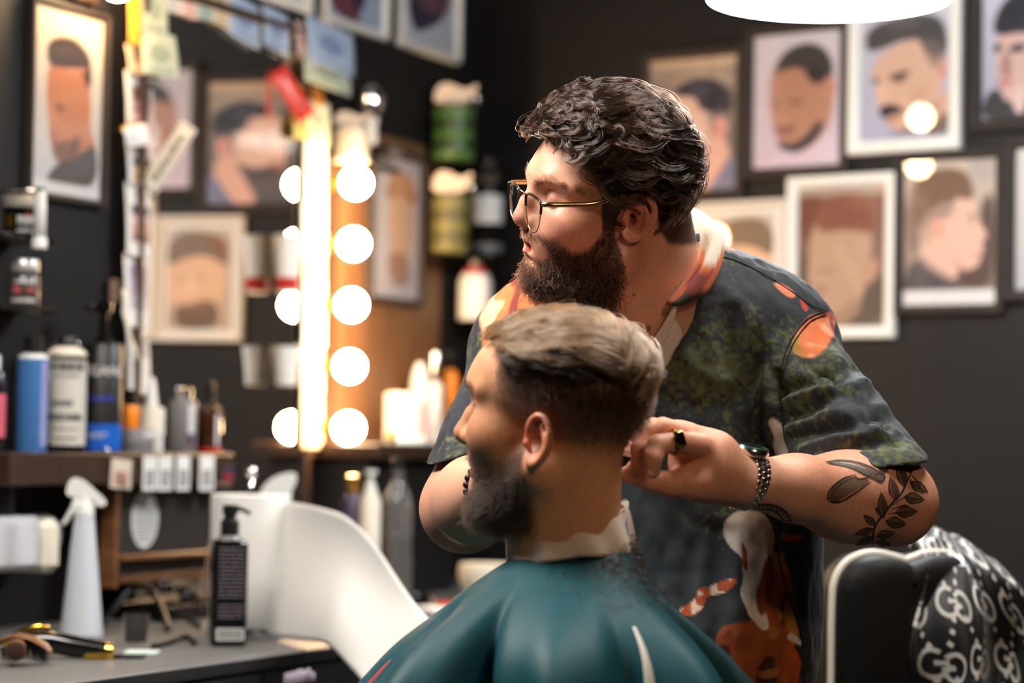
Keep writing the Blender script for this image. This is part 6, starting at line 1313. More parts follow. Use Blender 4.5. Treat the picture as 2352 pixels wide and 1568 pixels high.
CV, CFc = iso_mesh(cbody, CN+A([-.50, -.30, -1.15]), CN+A([.32, .52, .34]), .003); print('client', len(CV))
CNn = normals(CV, CFc)
big_mesh('body', CV-ORC, CFc, m_skin, T_C, {'Col': ccol(CV)})
m_blond = hair_mat('light_brown_hair', srgb(104, 77, 55), .3, .45); m_cb = hair_mat('short_brown_beard', srgb(27, 17, 11), .5, .4)
L = c_to(CV); NL_ = CNn @ c_R; hd = np.linalg.norm(L, axis=1) < .2
w = np.where(hd, cbeard(L)**1.5, 0); idx = RNG.choice(len(CV), 6000, p=w/w.sum()); p = L[idx]+RNG.normal(0, .0012, (6000, 3)); nn = NL_[idx]
S = strands_from(p, unit(nn*.7+A([.05, 0, -.8])+RNG.normal(0, .2, (6000, 3))), (.004+.010*sstep(-p[:, 2], .06, .11))*RNG.uniform(.7, 1.2, 6000), 5, .15, 4)
o = hair_obj('beard', c_fr(S.reshape(-1, 3)).reshape(S.shape)-ORC, .0002, .00008, m_cb, T_C); o['label'] = 'trimmed brown beard'
for s in (1, -1): brow([(.104, .012*s, .0165), (.096, .032*s, .0235), (.080, .050*s, .0180)], 300, m_cb, c_fr, 'eyebrow', T_C, ORC, c_head)
def roots_c(n, cond, seed):
    r = np.random.default_rng(seed); out = []
    while sum(map(len, out)) < n:
        q = unit(r.normal(size=(4000, 3)))*.1+A([0, 0, .03])
        for _ in range(4): q = q-grad(skull_c, q)*skull_c(q)[:, None]
        out.append(q[(q[:, 2] > hl_client(q[:, 0])+.001) & (q[:, 0] < .085) & cond(q)])
    return np.concatenate(out)[:n]
def cap_c(P):
    th = .002+.006*sstep(P[:, 2], .05, .085)+.002*vnoise(P, 70); return smax(skull_c(P)-th, -(P[:, 2]-hl_client(P[:, 0])-.004)*.8, .006)
V, F = iso_mesh(cap_c, (-.11, -.1, .02), (.12, .1, .14), .003); hc_ = big_mesh('hair', c_fr(V)-ORC, F, mat('brown_hair_base', srgb(70, 50, 36), .6), T_C); hc_['label'] = 'short swept back light brown hair'
q = roots_c(230, lambda q: q[:, 2] > .06, 21); g1 = march(q, A([-1, .30, .1])+RNG.normal(0, .16, q.shape), RNG.uniform(.045, .07, len(q)), .005, .010, .38, RNG.uniform(.07, .09, len(q)), seed=21, skullf=skull_c, k=18)
q = roots_c(160, lambda q: q[:, 2] < .075, 22); g2 = march(q, A([-.9, 0, .0])+RNG.normal(0, .2, q.shape), RNG.uniform(.025, .045, len(q)), .003, .006, .25, RNG.uniform(.07, .09, len(q)), seed=22, skullf=skull_c, k=18)
S = np.concatenate([locks(g1, 42, .0055, .0015, 31), locks(g2, 40, .005, .0015, 32)]); hair_obj('locks', c_fr(S.reshape(-1, 3)).reshape(S.shape)-ORC, .00026, .0001, m_blond, hc_)
q = roots_c(200, lambda q: (q[:, 2] < .066) & (q[:, 0] < .05), 23); q[:, 2] -= .006; g3 = march(q, A([-.8, 0, -.35])+RNG.normal(0, .2, q.shape), RNG.uniform(.014, .024, len(q)), .002, .004, .2, RNG.uniform(.07, .09, len(q)), seed=23, skullf=skull_c, k=10)
S = locks(g3, 34, .0055, .003, 33); hair_obj('dark_sides', c_fr(S.reshape(-1, 3)).reshape(S.shape)-ORC, .00024, .0001, m_cb, hc_)
# stubble of the fade
w = np.where(hd & (L[:, 0] < .05) & (L[:, 2] > -.05) & (L[:, 2] < .07), fade(L), 0)*(1-((np.abs(L[:, 1]) > .066) & (np.abs(L[:, 0]+.008) < .026) & (np.abs(L[:, 2]+.030) < .029))); idx = RNG.choice(len(CV), 7000, p=w/w.sum()); p = L[idx]+RNG.normal(0, .0012, (7000, 3))
S = strands_from(p, unit(NL_[idx]*.5+A([-.4, 0, -.5])+RNG.normal(0, .15, (7000, 3))), (.0012+.006*fade(p))*RNG.uniform(.7, 1.2, 7000), 4); hair_obj('clipped_sides', c_fr(S.reshape(-1, 3)).reshape(S.shape)-ORC, .00018, .0001, m_cb, T_C)
# ---------------------------------------------------------------- cape
def prof(pts):                                  # (drop below the neckline, radius)
    p = A(pts); hx = np.linspace(-.1, .8, 901); v = np.interp(hx, p[:, 0], p[:, 1]); k = np.exp(-(np.arange(-45, 46)/18.)**2); k /= k.sum()
    w = np.convolve(np.pad(v, 45, 'edge'), k, 'valid'); f = sstep(hx, .0, .03); v = v*(1-f)+w*f; return lambda h: np.interp(h, hx, v)
p_front = prof([(0, .060), (.02, .085), (.045, .118), (.075, .140), (.10, .172), (.145, .212), (.20, .275), (.26, .36), (.34, .43), (.50, .47), (.62, .48)])
p_back = prof([(0, .056), (.02, .066), (.05, .078), (.075, .105), (.11, .140), (.15, .172), (.20, .20), (.30, .235), (.5, .27), (.62, .28)])
p_near = prof([(0, .060), (.02, .092), (.045, .145), (.075, .195), (.10, .218), (.15, .235), (.30, .26), (.5, .285), (.62, .29)])
NT, NH = 260, 130; th = np.arange(NT)*2*math.pi/NT; hh = (np.linspace(0, 1, NH)**1.5)*.62
Gd = np.zeros((NH, NT, 3)); r2 = np.random.default_rng(4); phs = r2.uniform(0, 6.28, 8)
for i, h in enumerate(hh):
    cx, sy = np.cos(th), np.sin(th)              # +x image right, +y away from the camera
    wf, wb, wn = np.maximum(-cx, 0)**1.6, np.maximum(cx, 0)**1.6, np.abs(sy)**1.6; tot = wf+wb+wn
    r = (wf*p_front(h)+wb*p_back(h)+wn*p_near(h))/tot
    am = sstep(A([h]), .015, .14)[0]
    f = .010*np.sin(5*th+phs[0]+2.5*h)+.006*np.sin(9*th+phs[1]-4*h)+.0015*np.sin(17*th+phs[2]+9*h)
    for a, w_, d_ in ((-.66, .07, -.055), (-.46, .06, .030), (-.24, .07, -.050), (-1.02, .12, .014), (-1.35, .10, -.016), (-1.72, .13, .020), (-2.12, .085, -.045), (-2.38, .08, .018), (-2.5, .12, .012), (-2.85, .09, -.018)):
        dd = (th-(a+.5*h) % (2*math.pi)+math.pi) % (2*math.pi)-math.pi; f = f+d_*np.exp(-(dd/w_)**2)*1.15
    r = r+am*f*1.35*(1+.6*h)
    tilt = .018*cx                                # the neckline rises towards the nape
    Gd[i] = np.stack([CN[0]-.004+r*cx, CN[1]+r*sy*1.0, np.full(NT, CN[2]+.016-h)+tilt*math.exp(-h/.05)+.010*np.sin(2*th+1)*math.exp(-h/.05)], 1)
m_teal = mat('teal_nylon', srgb(8, 70, 80), .55, spec=.3, noise=(40, .06), bump=(900, .08, .0004))
cc = A([CN[0], CN[1], CN[2]-.5]); t = thing('barber_cape', 'teal barber cape draped over the seated client', 'cape', cc)
o = G().grid(Gd-cc, closed_u=True).obj('cloth', m_teal, t); md = o.modifiers.new('t', 'SOLIDIFY'); md.thickness = .0012; md.offset = -1
jj = np.arange(NT); ip = int(np.searchsorted(hh, .085)); qx, qy, qD = pixv(Gd[ip]); jc = jj[(th > 4.4)][np.abs(qx[th > 4.4]-1478).argmin()]
P_ = Gd[ip-6:int(np.searchsorted(hh, .34)), jc]; gx = np.gradient(P_, axis=0); P_ = P_+unit(CAM-P_)*.004; k_ = len(P_)
g = G(); g.tube(P_-cc, np.interp(np.linspace(0, 1, k_), [0, .25, 1], [.002, .006, .012]), 8, flat=.45); g.obj('pale_edge', mat('pale_edging', srgb(206, 206, 196), .7), t)
g = G(); pts = [(948, 1472, 2.55), (918, 1498, 2.53), (886, 1528, 2.51), (850, 1566, 2.50), (800, 1620, 2.49)]; P_ = A([W(x+5, y+5, D) for x, y, D in pts]); g.tube(spl(P_, 24)-cc, .006, 10, flat=.6); g.obj('red_piping', m_red, t)
# loose hair clippings caught at the neckline
rr = np.random.default_rng(17); n = 900; i0 = rr.integers(4, 26, n); j0 = (rr.normal(-.25*NT/2/math.pi*1.6, 26, n)).astype(int) % NT; p = Gd[i0, j0]+rr.normal(0, .002, (n, 3)); nn = p-A([CN[0], CN[1], CN[2]-.12]); p = p+unit(nn)*.0022
S = strands_from(p, unit(np.cross(nn, rr.normal(size=(n, 3)))), rr.uniform(.006, .016, n), 5, .3, 7); o = hair_obj('hair_clippings', S-cc, .0003, .0002, m_cb, None); o.parent = t; o['label'] = 'dark cut hair at the neckline'; o['kind'] = 'stuff'
# ---------------------------------------------------------------- neck strip
RR = []; c3 = W(1312, 1300, 2.515)
for k, (off, q) in enumerate(((.006, 0), (.005, .3), (.002, .6), (-.002, .9), (-.005, 1.0))):
    row = []
    for a in th[::4]:
        cx, sy = math.cos(a), math.sin(a); r = .0600+off+.0018*math.sin(9*a+k)
        z0_ = .009+.009*cx+.003*math.sin(3*a); z1_ = .050+.013*cx+.003*math.sin(2*a+.6)
        row.append([c3[0]+r*cx, c3[1]+r*sy, c3[2]+z0_+(z1_-z0_)*q])
    RR.append(row)
RR = A(RR); RR = np.stack([spl(RR[:, j], 12) for j in range(RR.shape[1])], 1)
nc = np.tile(srgb(222, 206, 190), (12, RR.shape[1], 1)); aa = th[::4]
for j, a in enumerate(aa):
    d_ = (a-math.radians(338)+math.pi) % (2*math.pi)-math.pi
    if abs(d_) < .08: nc[[1, 2, 4, 5, 6, 9], j] = srgb(70, 96, 176)
c2 = A([CN[0], CN[1], CN[2]]); t = thing('neck_strip', 'pale beige towel strip with blue marks around the client neck', 'neck strip', c2)
o = G().grid(RR-c2, nc, closed_u=True).obj('cloth', VC(.9, bump=(500, .3, .0008)), t); md = o.modifiers.new('t', 'SOLIDIFY'); md.thickness = .002
# ---------------------------------------------------------------- chair under him
base = A([CN[0], CN[1], 0])+CF*.02; Mx = basis(CF, CL, (0, 0, 1), base); t = thing('barber_chair', 'black barber chair under the teal cape, mostly hidden', 'chair', M=Mx)
zs = CN[2]-.62
m_vinyl = mat('black_vinyl', srgb(9, 8, 9), .55, spec=.3, bump=(400, .08, .0006))
G().box((-.20, -.225, zs-.12), (.30, .225, zs-.035), .04).obj('seat', m_vinyl, t, angle=40)
G().box((-.30, -.23, zs-.02), (-.215, .23, CN[2]-.20), .03).obj('backrest', m_vinyl, t, angle=40)
for s in (1, -1): G().box((-.20, s*.255-.025, zs+.10), (.22, s*.255+.025, zs+.15), .02).box((-.03, s*.255-.02, zs-.10), (.03, s*.255+.02, zs+.10), .005).obj('armrest', m_vinyl, t, angle=40)
G().lathe([(0, 0), (.24, 0), (.25, .02), (.21, .04), (.07, .06), (.06, zs-.125), (0, zs-.12)], 40).obj('pedestal', m_chrome, t, angle=35)
# ================================================================== banknotes along the mirror top and cards on the strips
def note_col(kind, seed):
    r = np.random.default_rng(seed); base, ink, dark = kind; img = np.tile(srgb(*base), (20, 12, 1)).reshape(20, 12, 3)
    n = blur(r.uniform(0, 1, (20, 12, 1)), 1); img = img*(1-.5*n)+srgb(*ink)*.5*n
    Y, X = np.mgrid[0:20, 0:12]; m = (((X-5.5)/3.2)**2+((Y-9)/4.5)**2 < 1)[..., None]*.6; img = img*(1-m)+srgb(*dark)*m; m = ((Y > 15) & (Y < 18) & (X > 2) & (X < 10))[..., None]*.5; img = img*(1-m)+srgb(*dark)*m
    img[0] = img[-1] = img[:, 0] = img[:, -1] = srgb(*[min(255, c+14) for c in base]); return img
K_BLUE = ((176, 192, 210), (120, 146, 190), (84, 104, 150)); K_GREEN = ((204, 208, 184), (150, 170, 140), (110, 130, 110)); K_PINK = ((226, 200, 190), (214, 150, 140), (190, 110, 106)); K_TAN = ((218, 200, 172), (190, 160, 120), (150, 120, 90)); K_GREY = ((168, 190, 184), (120, 150, 150), (90, 116, 120)); K_WHITE = ((222, 218, 212), (190, 186, 182), (120, 116, 120))
def sheet(name, label, cat, box, kind, seed, off=.03, tilt=0.0, group=None, n=NL, curl=.004, w=None, img=None):
    x0, y0, x1, y1 = box; xc, yc = (x0+x1)/2, (y0+y1)/2; c = hit(xc, yc, n, off); D = depth_of(c)
    w = w or np.linalg.norm(hit(x1, yc, n, off)-hit(x0, yc, n, off)); h = (y1-y0)*scl(D)
    t = thing(name, label, cat, M=wallM(n, c) @ Matrix.Rotation(tilt, 4, 'Y'), group=group)
    img = note_col(kind, seed) if img is None else img; ny, nx = img.shape[:2]
    X = np.linspace(-w/2, w/2, nx); Z = np.linspace(h/2, -h/2, ny); P = np.stack(np.broadcast_arrays(X[None], -curl*np.sin(np.linspace(0, math.pi, ny))[:, None]-curl*np.linspace(0, 1.5, ny)[:, None]**2, Z[:, None]), -1)
    o = G().grid(P[::-1], img[::-1]).obj('sheet', VC(.75), t); md = o.modifiers.new('t', 'SOLIDIFY'); md.thickness = .0005
    return t
NG = 'banknotes along the top of the mirror'
for box, k, tl, lb in (((372, -60, 412, 30), K_WHITE, .0, 'first pale banknote at the left end of the mirror top row'), ((410, -52, 448, 42), K_PINK, .03, 'pink banknote in the mirror top row, left of the grey green one'),
    ((446, -46, 482, 46), K_GREY, -.02, 'grey green banknote in the mirror top row'), ((484, -34, 520, 62), K_TAN, .10, 'tan banknote in the mirror top row, tilted beside the grey green one'), ((520, -4, 590, 98), K_BLUE, .14, 'large slanted blue banknote in the mirror top row'),
    ((600, 22, 658, 118), K_BLUE, .12, 'narrow slanted blue banknote near the right end of the mirror top row'), ((676, 52, 708, 132), K_PINK, .03, 'narrow pink banknote beside the stacked notes at the mirror corner')):
    sheet('banknote', lb, 'banknote', box, k, int(box[0]), .02, tl, NG)
sheet('banknote', 'big pale blue banknote at the top right mirror corner', 'banknote', (702, 56, 808, 160), K_BLUE, 77, .034, .06, NG)
sheet('banknote', 'pale green note hanging under the blue note at mirror corner', 'banknote', (694, 132, 800, 204), K_GREEN, 78, .028, .05, NG)
t = sheet('wooden_batten', 'thin tan wood strip below the narrow blue banknote', 'batten', (590, 96, 700, 132), K_TAN, 79, .012, .30, None, curl=0)
sheet('banknote', 'pale green banknote at the top of the left mirror edge', 'banknote', (316, -30, 378, 78), K_GREEN, 80, .026, .02, 'notes on the left mirror edge')
sheet('banknote', 'cream and green banknote overlapping the left mirror edge below the first', 'banknote', (320, 76, 402, 176), K_GREEN, 81, .034, -.05, 'notes on the left mirror edge')
t = sheet('orange_card', 'bright orange yellow card at the top of the left mirror edge', 'card', (289, -60, 318, 106), ((250, 178, 60), (246, 160, 40), (240, 150, 30)), 82, .030, 0, None)
sheet('photo_card', 'worn tan photo card beneath the orange card on mirror edge', 'card', (287, 106, 322, 172), K_TAN, 83, .024, 0, 'photo cards on the left mirror edge')
def strip_img(seed, cells):
    img = np.tile(srgb(226, 220, 216), (40, 8, 1)).reshape(40, 8, 3); r = np.random.default_rng(seed)
    for a, b, cols in cells:
        for y in range(a, b):
            for x in range(2, 7): img[y, x] = srgb(*cols[int((y-a)/(b-a)*len(cols))])*r.uniform(.7, 1.2)
    return np.clip(img, 0, 1)
sheet('photo_strip', 'white framed photo strip with face print above the folded white card', 'photo strip', (284, 168, 346, 330), None, 1, .022, .01, 'photo strips on the left mirror edge', img=strip_img(1, [(8, 38, [(90, 60, 60), (150, 110, 110), (190, 150, 150), (160, 110, 100)])]))
sheet('photo_strip', 'photo strip with brown print right below the folded white card', 'photo strip', (286, 318, 345, 426), None, 2, .022, -.01, 'photo strips on the left mirror edge', img=strip_img(2, [(3, 38, [(80, 60, 50), (170, 160, 156), (60, 58, 50), (180, 150, 100), (170, 120, 80)])]))
sheet('photo_strip', 'long white photo strip with dark hair print, level with white reflected frame', 'photo strip', (284, 422, 341, 590), None, 3, .024, .012, 'photo strips on the left mirror edge', img=strip_img(3, [(12, 17, [(70, 66, 80)]), (17, 32, [(200, 170, 170), (196, 140, 120), (150, 110, 100)])]))
sheet('photo_strip', 'long white photo strip with mauve print above the cream strap', 'photo strip', (281, 585, 336, 752), None, 4, .024, .012, 'photo strips on the left mirror edge', img=strip_img(4, [(6, 30, [(150, 130, 150), (170, 150, 170), (190, 180, 190)])]))
sheet('photo_strip', 'lowest white photo strip behind the cream nozzle bottle', 'photo strip', (288, 752, 338, 905), None, 5, .022, .012, 'photo strips on the left mirror edge', img=strip_img(5, [(2, 18, [(170, 160, 170), (190, 180, 170)])]))
t = sheet('folded_card', 'plain white folded card stuck across the left photo strips', 'card', (281, 288, 338, 336), K_WHITE, 84, .034, -.22, None, img=np.tile(srgb(228, 226, 226), (6, 6, 1)).reshape(6, 6, 3))
t = thing('hair_clip', 'brass hair clip on the left mirror edge above the folded card', 'clip', M=wallM(NL, hit(300, 288, NL, .042)))
G().tube([(-.032, 0, -.010), (-.01, -.003, .0), (.016, -.004, .010)], [.006, .003, .006], 8, flat=.5).obj('clip_body', m_brass, t)
# slanted black and white sign at the left mirror edge
c = hit(388, 362, NL, .075); s = scl(depth_of(c)); t = thing('slanted_label', 'slanted white label with black border and dark lettering on left mirror edge', 'label', M=Matrix.Translation(Vector(c)) @ Matrix.Rotation(facing(c)-.35, 4, 'Z') @ Matrix.Rotation(math.radians(-57), 4, 'Y'))
hw, hl = 30*s, 88*s; k_ = .62
G().box((-hl, -.0016, -hw*k_-.003), (hl, 0, hw*k_+.003), .0006).obj('sheet', m_white, t, smooth=False)
g = G()
for q in ((-hl+.004, -hl+.006, -hw*k_, hw*k_), (hl-.006, hl-.004, -hw*k_, hw*k_)): g.box((q[0], -.0022, q[2]), (q[1], -.0017, q[3]))
for z in (-hw*k_, hw*k_-.002): g.box((-hl+.004, -.0022, z), (hl-.004, -.0017, z+.002))
g.obj('border', m_grey, t, smooth=False)
g = G(); rr = random.Random(9); x = -hl*.72
while x < hl*.72: q = rr.uniform(.003, .006); g.box((x, -.0024, -hw*.20), (x+q, -.0017, hw*.20+rr.uniform(-.002, .003))); x += q+.0022
g.obj('lettering', m_ink, t, smooth=False)
# added brown panel behind the light bar, imitating the warm halo of the bulbs
xa, xb = along(hit(770, 700, NL)), along(hit(1012, 700, NL)); za, zb2 = ZC+.002, hit(880, 310, NL)[2]
t = thing('glow_panel', 'added brown panel on the left wall imitating the glow around the bulbs', 'panel', M=LM)
g = G(); nb_ = 4
for i in range(nb_): g.box((xa+(xb-xa)*i/nb_, -.0009, za), (xa+(xb-xa)*(i+1)/nb_-.002, 0, zb2), .0004)
g.obj('boards', mat('glow_panel_brown', srgb(120, 84, 56), .45, noise=(5, .3, (10, 10, .6))), t, angle=30)
# second mirror edge: red packet, cards, cups
c = hit(672, 216, NL, .042); s = scl(depth_of(c)); t = thing('snack_packet', 'slanted red and orange shiny packet at the right mirror edge', 'packet', M=Matrix.Translation(Vector(c)) @ Matrix.Rotation(facing(c)+.55, 4, 'Z') @ Matrix.Rotation(math.radians(50), 4, 'Y'))
P = np.zeros((9, 16, 3)); C = np.zeros((9, 16, 3)); rr = np.random.default_rng(6)
for i in range(9):
    for j in range(16):
        u, v = j/15*2-1, i/8*2-1; P[i, j] = (u*66*s, -.007*(1-u**4)*(1-v**2), v*27*s); C[i, j] = srgb(*[(206, 40, 28), (236, 92, 22), (226, 120, 130), (220, 56, 40)][int(rr.integers(0, 4)) if abs(u) < .8 else 0])
C = blur(C, 1); o = G().grid(P, C).obj('wrapper', VC(.3), t); md = o.modifiers.new('t', 'SOLIDIFY'); md.thickness = .001
sheet('yellow_note', 'small pale yellow note stuck below the red packet', 'note', (668, 264, 704, 318), ((222, 206, 128), (206, 186, 100), (200, 180, 90)), 90, .024, 0, None)
EG = 'cards stuck on the right mirror edge'
for box, k, lb in (((698, 232, 756, 330), K_GREEN, 'striped pale card right of the red packet on mirror edge'), ((696, 326, 748, 470), K_WHITE, 'pale card beside the highest glowing bulb on mirror edge'), ((692, 466, 748, 590), K_WHITE, 'wide white card on the mirror edge between the upper two bulbs'), ((694, 586, 746, 640), K_TAN, 'tan card on the mirror edge below the wide white card'), ((694, 640, 747, 795), K_WHITE, 'long white card on the mirror edge beside the middle bulb'), ((690, 800, 742, 900), K_PINK, 'pinkish card on the mirror edge beside the fourth bulb'), ((690, 896, 740, 1030), K_TAN, 'lowest tan card on the mirror edge beside the bottom bulb')):
    sheet('card', lb, 'card', box, k, int(box[1]), .0225, 0, EG, curl=.001)
t = sheet('wood_slip', 'thin orange wood slip between the corner banknotes and the striped card', 'slip', (712, 200, 736, 240), ((196, 122, 40), (190, 110, 30), (180, 100, 30)), 91, .022, 0, None)
def cup(label, px, ybot, ytop, hw, off, band=None):
    P = hit(px, ybot, NL, off); D = depth_of(P); H = (ybot-ytop)*scl(D); R = hw*scl(D)
    t = vessel('paper_cup', label, 'cup', P, H, R, [('cup', [(0, 0), (.72, 0), (.74, .02), (.80, .5), (1, .97), (1.05, .98), (1.04, 1), (.96, .99), (.7, .05), (0, .05)], m_paper)]+([('red_band', [(.755, .04), (.765, .04), (.80, .26), (.79, .26)], m_red)] if band else []), group='paper cups clipped beside the mirror edge')
    G().box((-.006, .3*R, H*.45), (.006, off-.0165, H*.5)).obj('bracket', m_chrome, t, smooth=False); return t
cup('white flared paper cup with red base band left of the upper bulbs', 658, 672, 540, 34, .05, True)
cup('white flared paper cup left of the fourth glowing bulb', 656, 885, 795, 33, .05)
# right of the bulbs: hooked bottles, clear jar, shelf of products
def wall_bottle(label, px, ybot, ytop, hw, off, parts, lx=None, n=NL, ledge=None, cat='bottle', name='spray_bottle'):
    P = hit(px, ybot, n, off); D = depth_of(P)
    t = vessel(name, label, cat, P, (ybot-ytop)*scl(D), hw*scl(D), parts, facing(P), group='bottles on little ledges near the corner')
    R = hw*scl(D)*1.1; lt = thing('small_ledge', ledge, 'shelf', M=wallM(n, hit(px, ybot, n, 0)*A([1, 1, 0])+A([0, 0, P[2]])))
    G().box((-R-.01, -off-R, -.009), (R+.01, -.001, -.0005), .002).obj('board', m_blackgloss, lt, angle=30); return t, (ybot-ytop)*scl(D), hw*scl(D)
m_green = mat('green_label', srgb(58, 92, 44), .4); m_dgreen = mat('dark_green_label', srgb(36, 58, 28), .4); m_bone = mat('bone_plastic', srgb(222, 200, 178), .4)
def sprayer(t, H, R, z0, m=m_bone):
    G().prism(chaikin([(-.95, 0), (-1.0, .30), (-.75, .62), (-.3, .70), (.5, .42), (1.05, .66), (1.1, .52), (.75, .25), (.7, 0)], 2)*A([R, H*.36])+A([0, z0]), -R*.4, R*.4).obj('sprayer_head', m, t, angle=35)
    G().tube([(R*.8, 0, z0+H*.17), (R*1.1, 0, z0+H*.08), (R*1.0, 0, z0+H*.0)], R*.14, 8).obj('trigger', m_silver, t)
stripes = lambda m1, m2: [('body', [(0, 0), (.95, 0), (1, .02), (1, .60), (.6, .65), (0, .65)], m1), ('band', [(1.01, .10), (1.012, .10), (1.012, .22), (1.01, .22)], m2), ('band', [(1.01, .34), (1.012, .34), (1.012, .46), (1.01, .46)], m2)]
t, H, R = wall_bottle('green banded bottle with bone white sprayer, topmost in the corner column', 1042, 368, 172, 48, .07, stripes(m_green, m_dgreen), ledge='black ledge under the topmost green bottle near the corner'); sprayer(t, H, R, H*.655)
t, H, R = wall_bottle('olive banded bottle with bone white sprayer below the topmost green bottle', 1034, 580, 372, 44, .07, stripes(mat('olive_label', srgb(104, 100, 56), .45), mat('dark_olive', srgb(74, 70, 36), .45)), ledge='black ledge under the olive banded bottle near the corner'); sprayer(t, H, R, H*.655)
t, H, R = wall_bottle('dark bottle with silver dome and white label beside the olive bottle', 1118, 598, 366, 34, .05, [('body', [(0, 0), (.95, 0), (1, .02), (1, .68), (.7, .74), (0, .74)], m_blackgloss), ('label', [(1.02, .36), (1.03, .36), (1.03, .64), (1.02, .64)], m_white), ('cap', [(.7, .745), (.82, .8), (.82, .92), (.5, 1), (0, 1)], m_silver), ('band', [(1.01, .08), (1.02, .08), (1.02, .16), (1.01, .16)], m_grey)], ledge='black ledge under the silver domed bottle in the corner', n=NR)
t, H, R = wall_bottle('white bottle with red shoulder, lowest in the corner behind barber shoulder', 1090, 735, 602, 38, .06, [('body', [(0, 0), (.95, 0), (1, .03), (1, .66), (.8, .8), (0, .8)], m_white), ('red_shoulder', [(.82, .80), (.6, .9), (.3, .93), (0, .93)], m_red), ('cap', [(.3, .931), (.3, 1), (0, 1)], m_white)], ledge='black ledge under the white bottle with red shoulder')
t, H, R = wall_bottle('pale bottle with bone sprayer standing above the highest bulb', 806, 372, 240, 42, .05, [('body', [(0, 0), (.95, 0), (1, .02), (1, .55), (.6, .62), (0, .62)], mat('frosted_bottle', srgb(214, 200, 180), .4))], ledge='black ledge over the highest bulb of the light bar'); sprayer(t, H, R, H*.63)
t, H, R = wall_bottle('shiny chrome globe bottle above the washed out framed portrait', 848, 330, 192, 34, .05, [('body', [(0, 0), (.5, 0), (.55, .06), (.5, .30), (.62, .42), (0, .42)], m_white), ('globe', [(.5, .421), (.86, .52), (1, .70), (.86, .88), (.4, .98), (0, 1)], m_chrome)], ledge='black ledge under the chrome globe bottle')
# shelf right of the bulbs
S2 = .16; q = hit(960, 1020, NL, S2); Z2 = q[2]; t = thing('wall_shelf', 'dark wooden shelf right of the light bar carrying pale product boxes', 'shelf', M=LM)
a_, b_ = along(hit(872, 1020, NL, S2)), min(along(hit(1075, 1020, NL, S2)), -.14)
G().box((a_, -S2, Z2-.03), (b_, -.001, Z2), .003).obj('board', m_darkwood, t, angle=30); G().box((a_+.02, -S2+.03, Z2-.38), (b_, -.002, Z2-.0305), .003).obj('cupboard', m_cab, t, angle=30)
def on2(px, off=.09): return hit(px, 1015, NL, off)*A([1, 1, 0])+A([0, 0, Z2])
def item2(name, label, cat, px, top, hw, parts, off=.09, **k):
    P = on2(px, off); D = depth_of(P); yb = pix(P)[1]; return vessel(name, label, cat, P, (yb-top)*scl(D), hw*scl(D), parts, facing(P), 'products on the shelf right of the bulbs', **k), (yb-top)*scl(D), hw*scl(D)
P = on2(930, .10); s = scl(depth_of(P)); t = thing('product_box', 'pale pink and white box on the shelf right of the bulbs', 'box', P, facing(P)+.3, group='products on the shelf right of the bulbs')
G().box((-40*s, -.03, 0), (40*s, .03, 118*s), .002).obj('carton', mat('pale_pink_card', srgb(232, 214, 208), .6), t, angle=30); G().box((14*s, -.031, 20*s), (36*s, -.0302, 100*s)).obj('pink_panel', mat('pink_panel', srgb(224, 140, 150), .6), t, smooth=False); G().box((-40.3*s, -.0305, 0), (40.3*s, .0305, 14*s), .002).obj('blue_base', mat('pale_blue_card', srgb(160, 190, 210), .6), t, angle=30)
item2('product_bottle', 'white rounded bottle behind the pale pink box', 'bottle', 962, 832, 21, [('body', [(0, 0), (.9, 0), (1, .03), (1, .75), (.7, .92), (.3, 1), (0, 1)], m_white)], off=.05)
item2('product_bottle', 'tall slim white bottle right of the pale pink box', 'bottle', 996, 806, 19, [('body', [(0, 0), (.9, 0), (1, .03), (1, .62), (.5, .68), (0, .68)], m_white), ('cap', [(.6, .681), (.7, .7), (.7, .97), (.5, 1), (0, 1)], m_silver)], off=.07)
item2('product_bottle', 'orange bottle with dark round cap at the shelf end by the barber', 'bottle', 1030, 800, 21, [('body', [(0, 0), (.9, 0), (1, .03), (1, .7), (.6, .78), (0, .78)], m_orange), ('cap', [(.5, .781), (.9, .86), (.9, .95), (.5, 1), (0, 1)], m_black)], off=.07)
t, H, R = item2('highlight_ball', 'added gold ball imitating a highlight at the left end of that shelf', 'bottle', 900, 988, 13, [('ball', [(0, 0), (.6, .1), (1, .5), (.6, .9), (0, 1)], m_gold)], off=.13)  # gold ball added in place of a blurred highlight
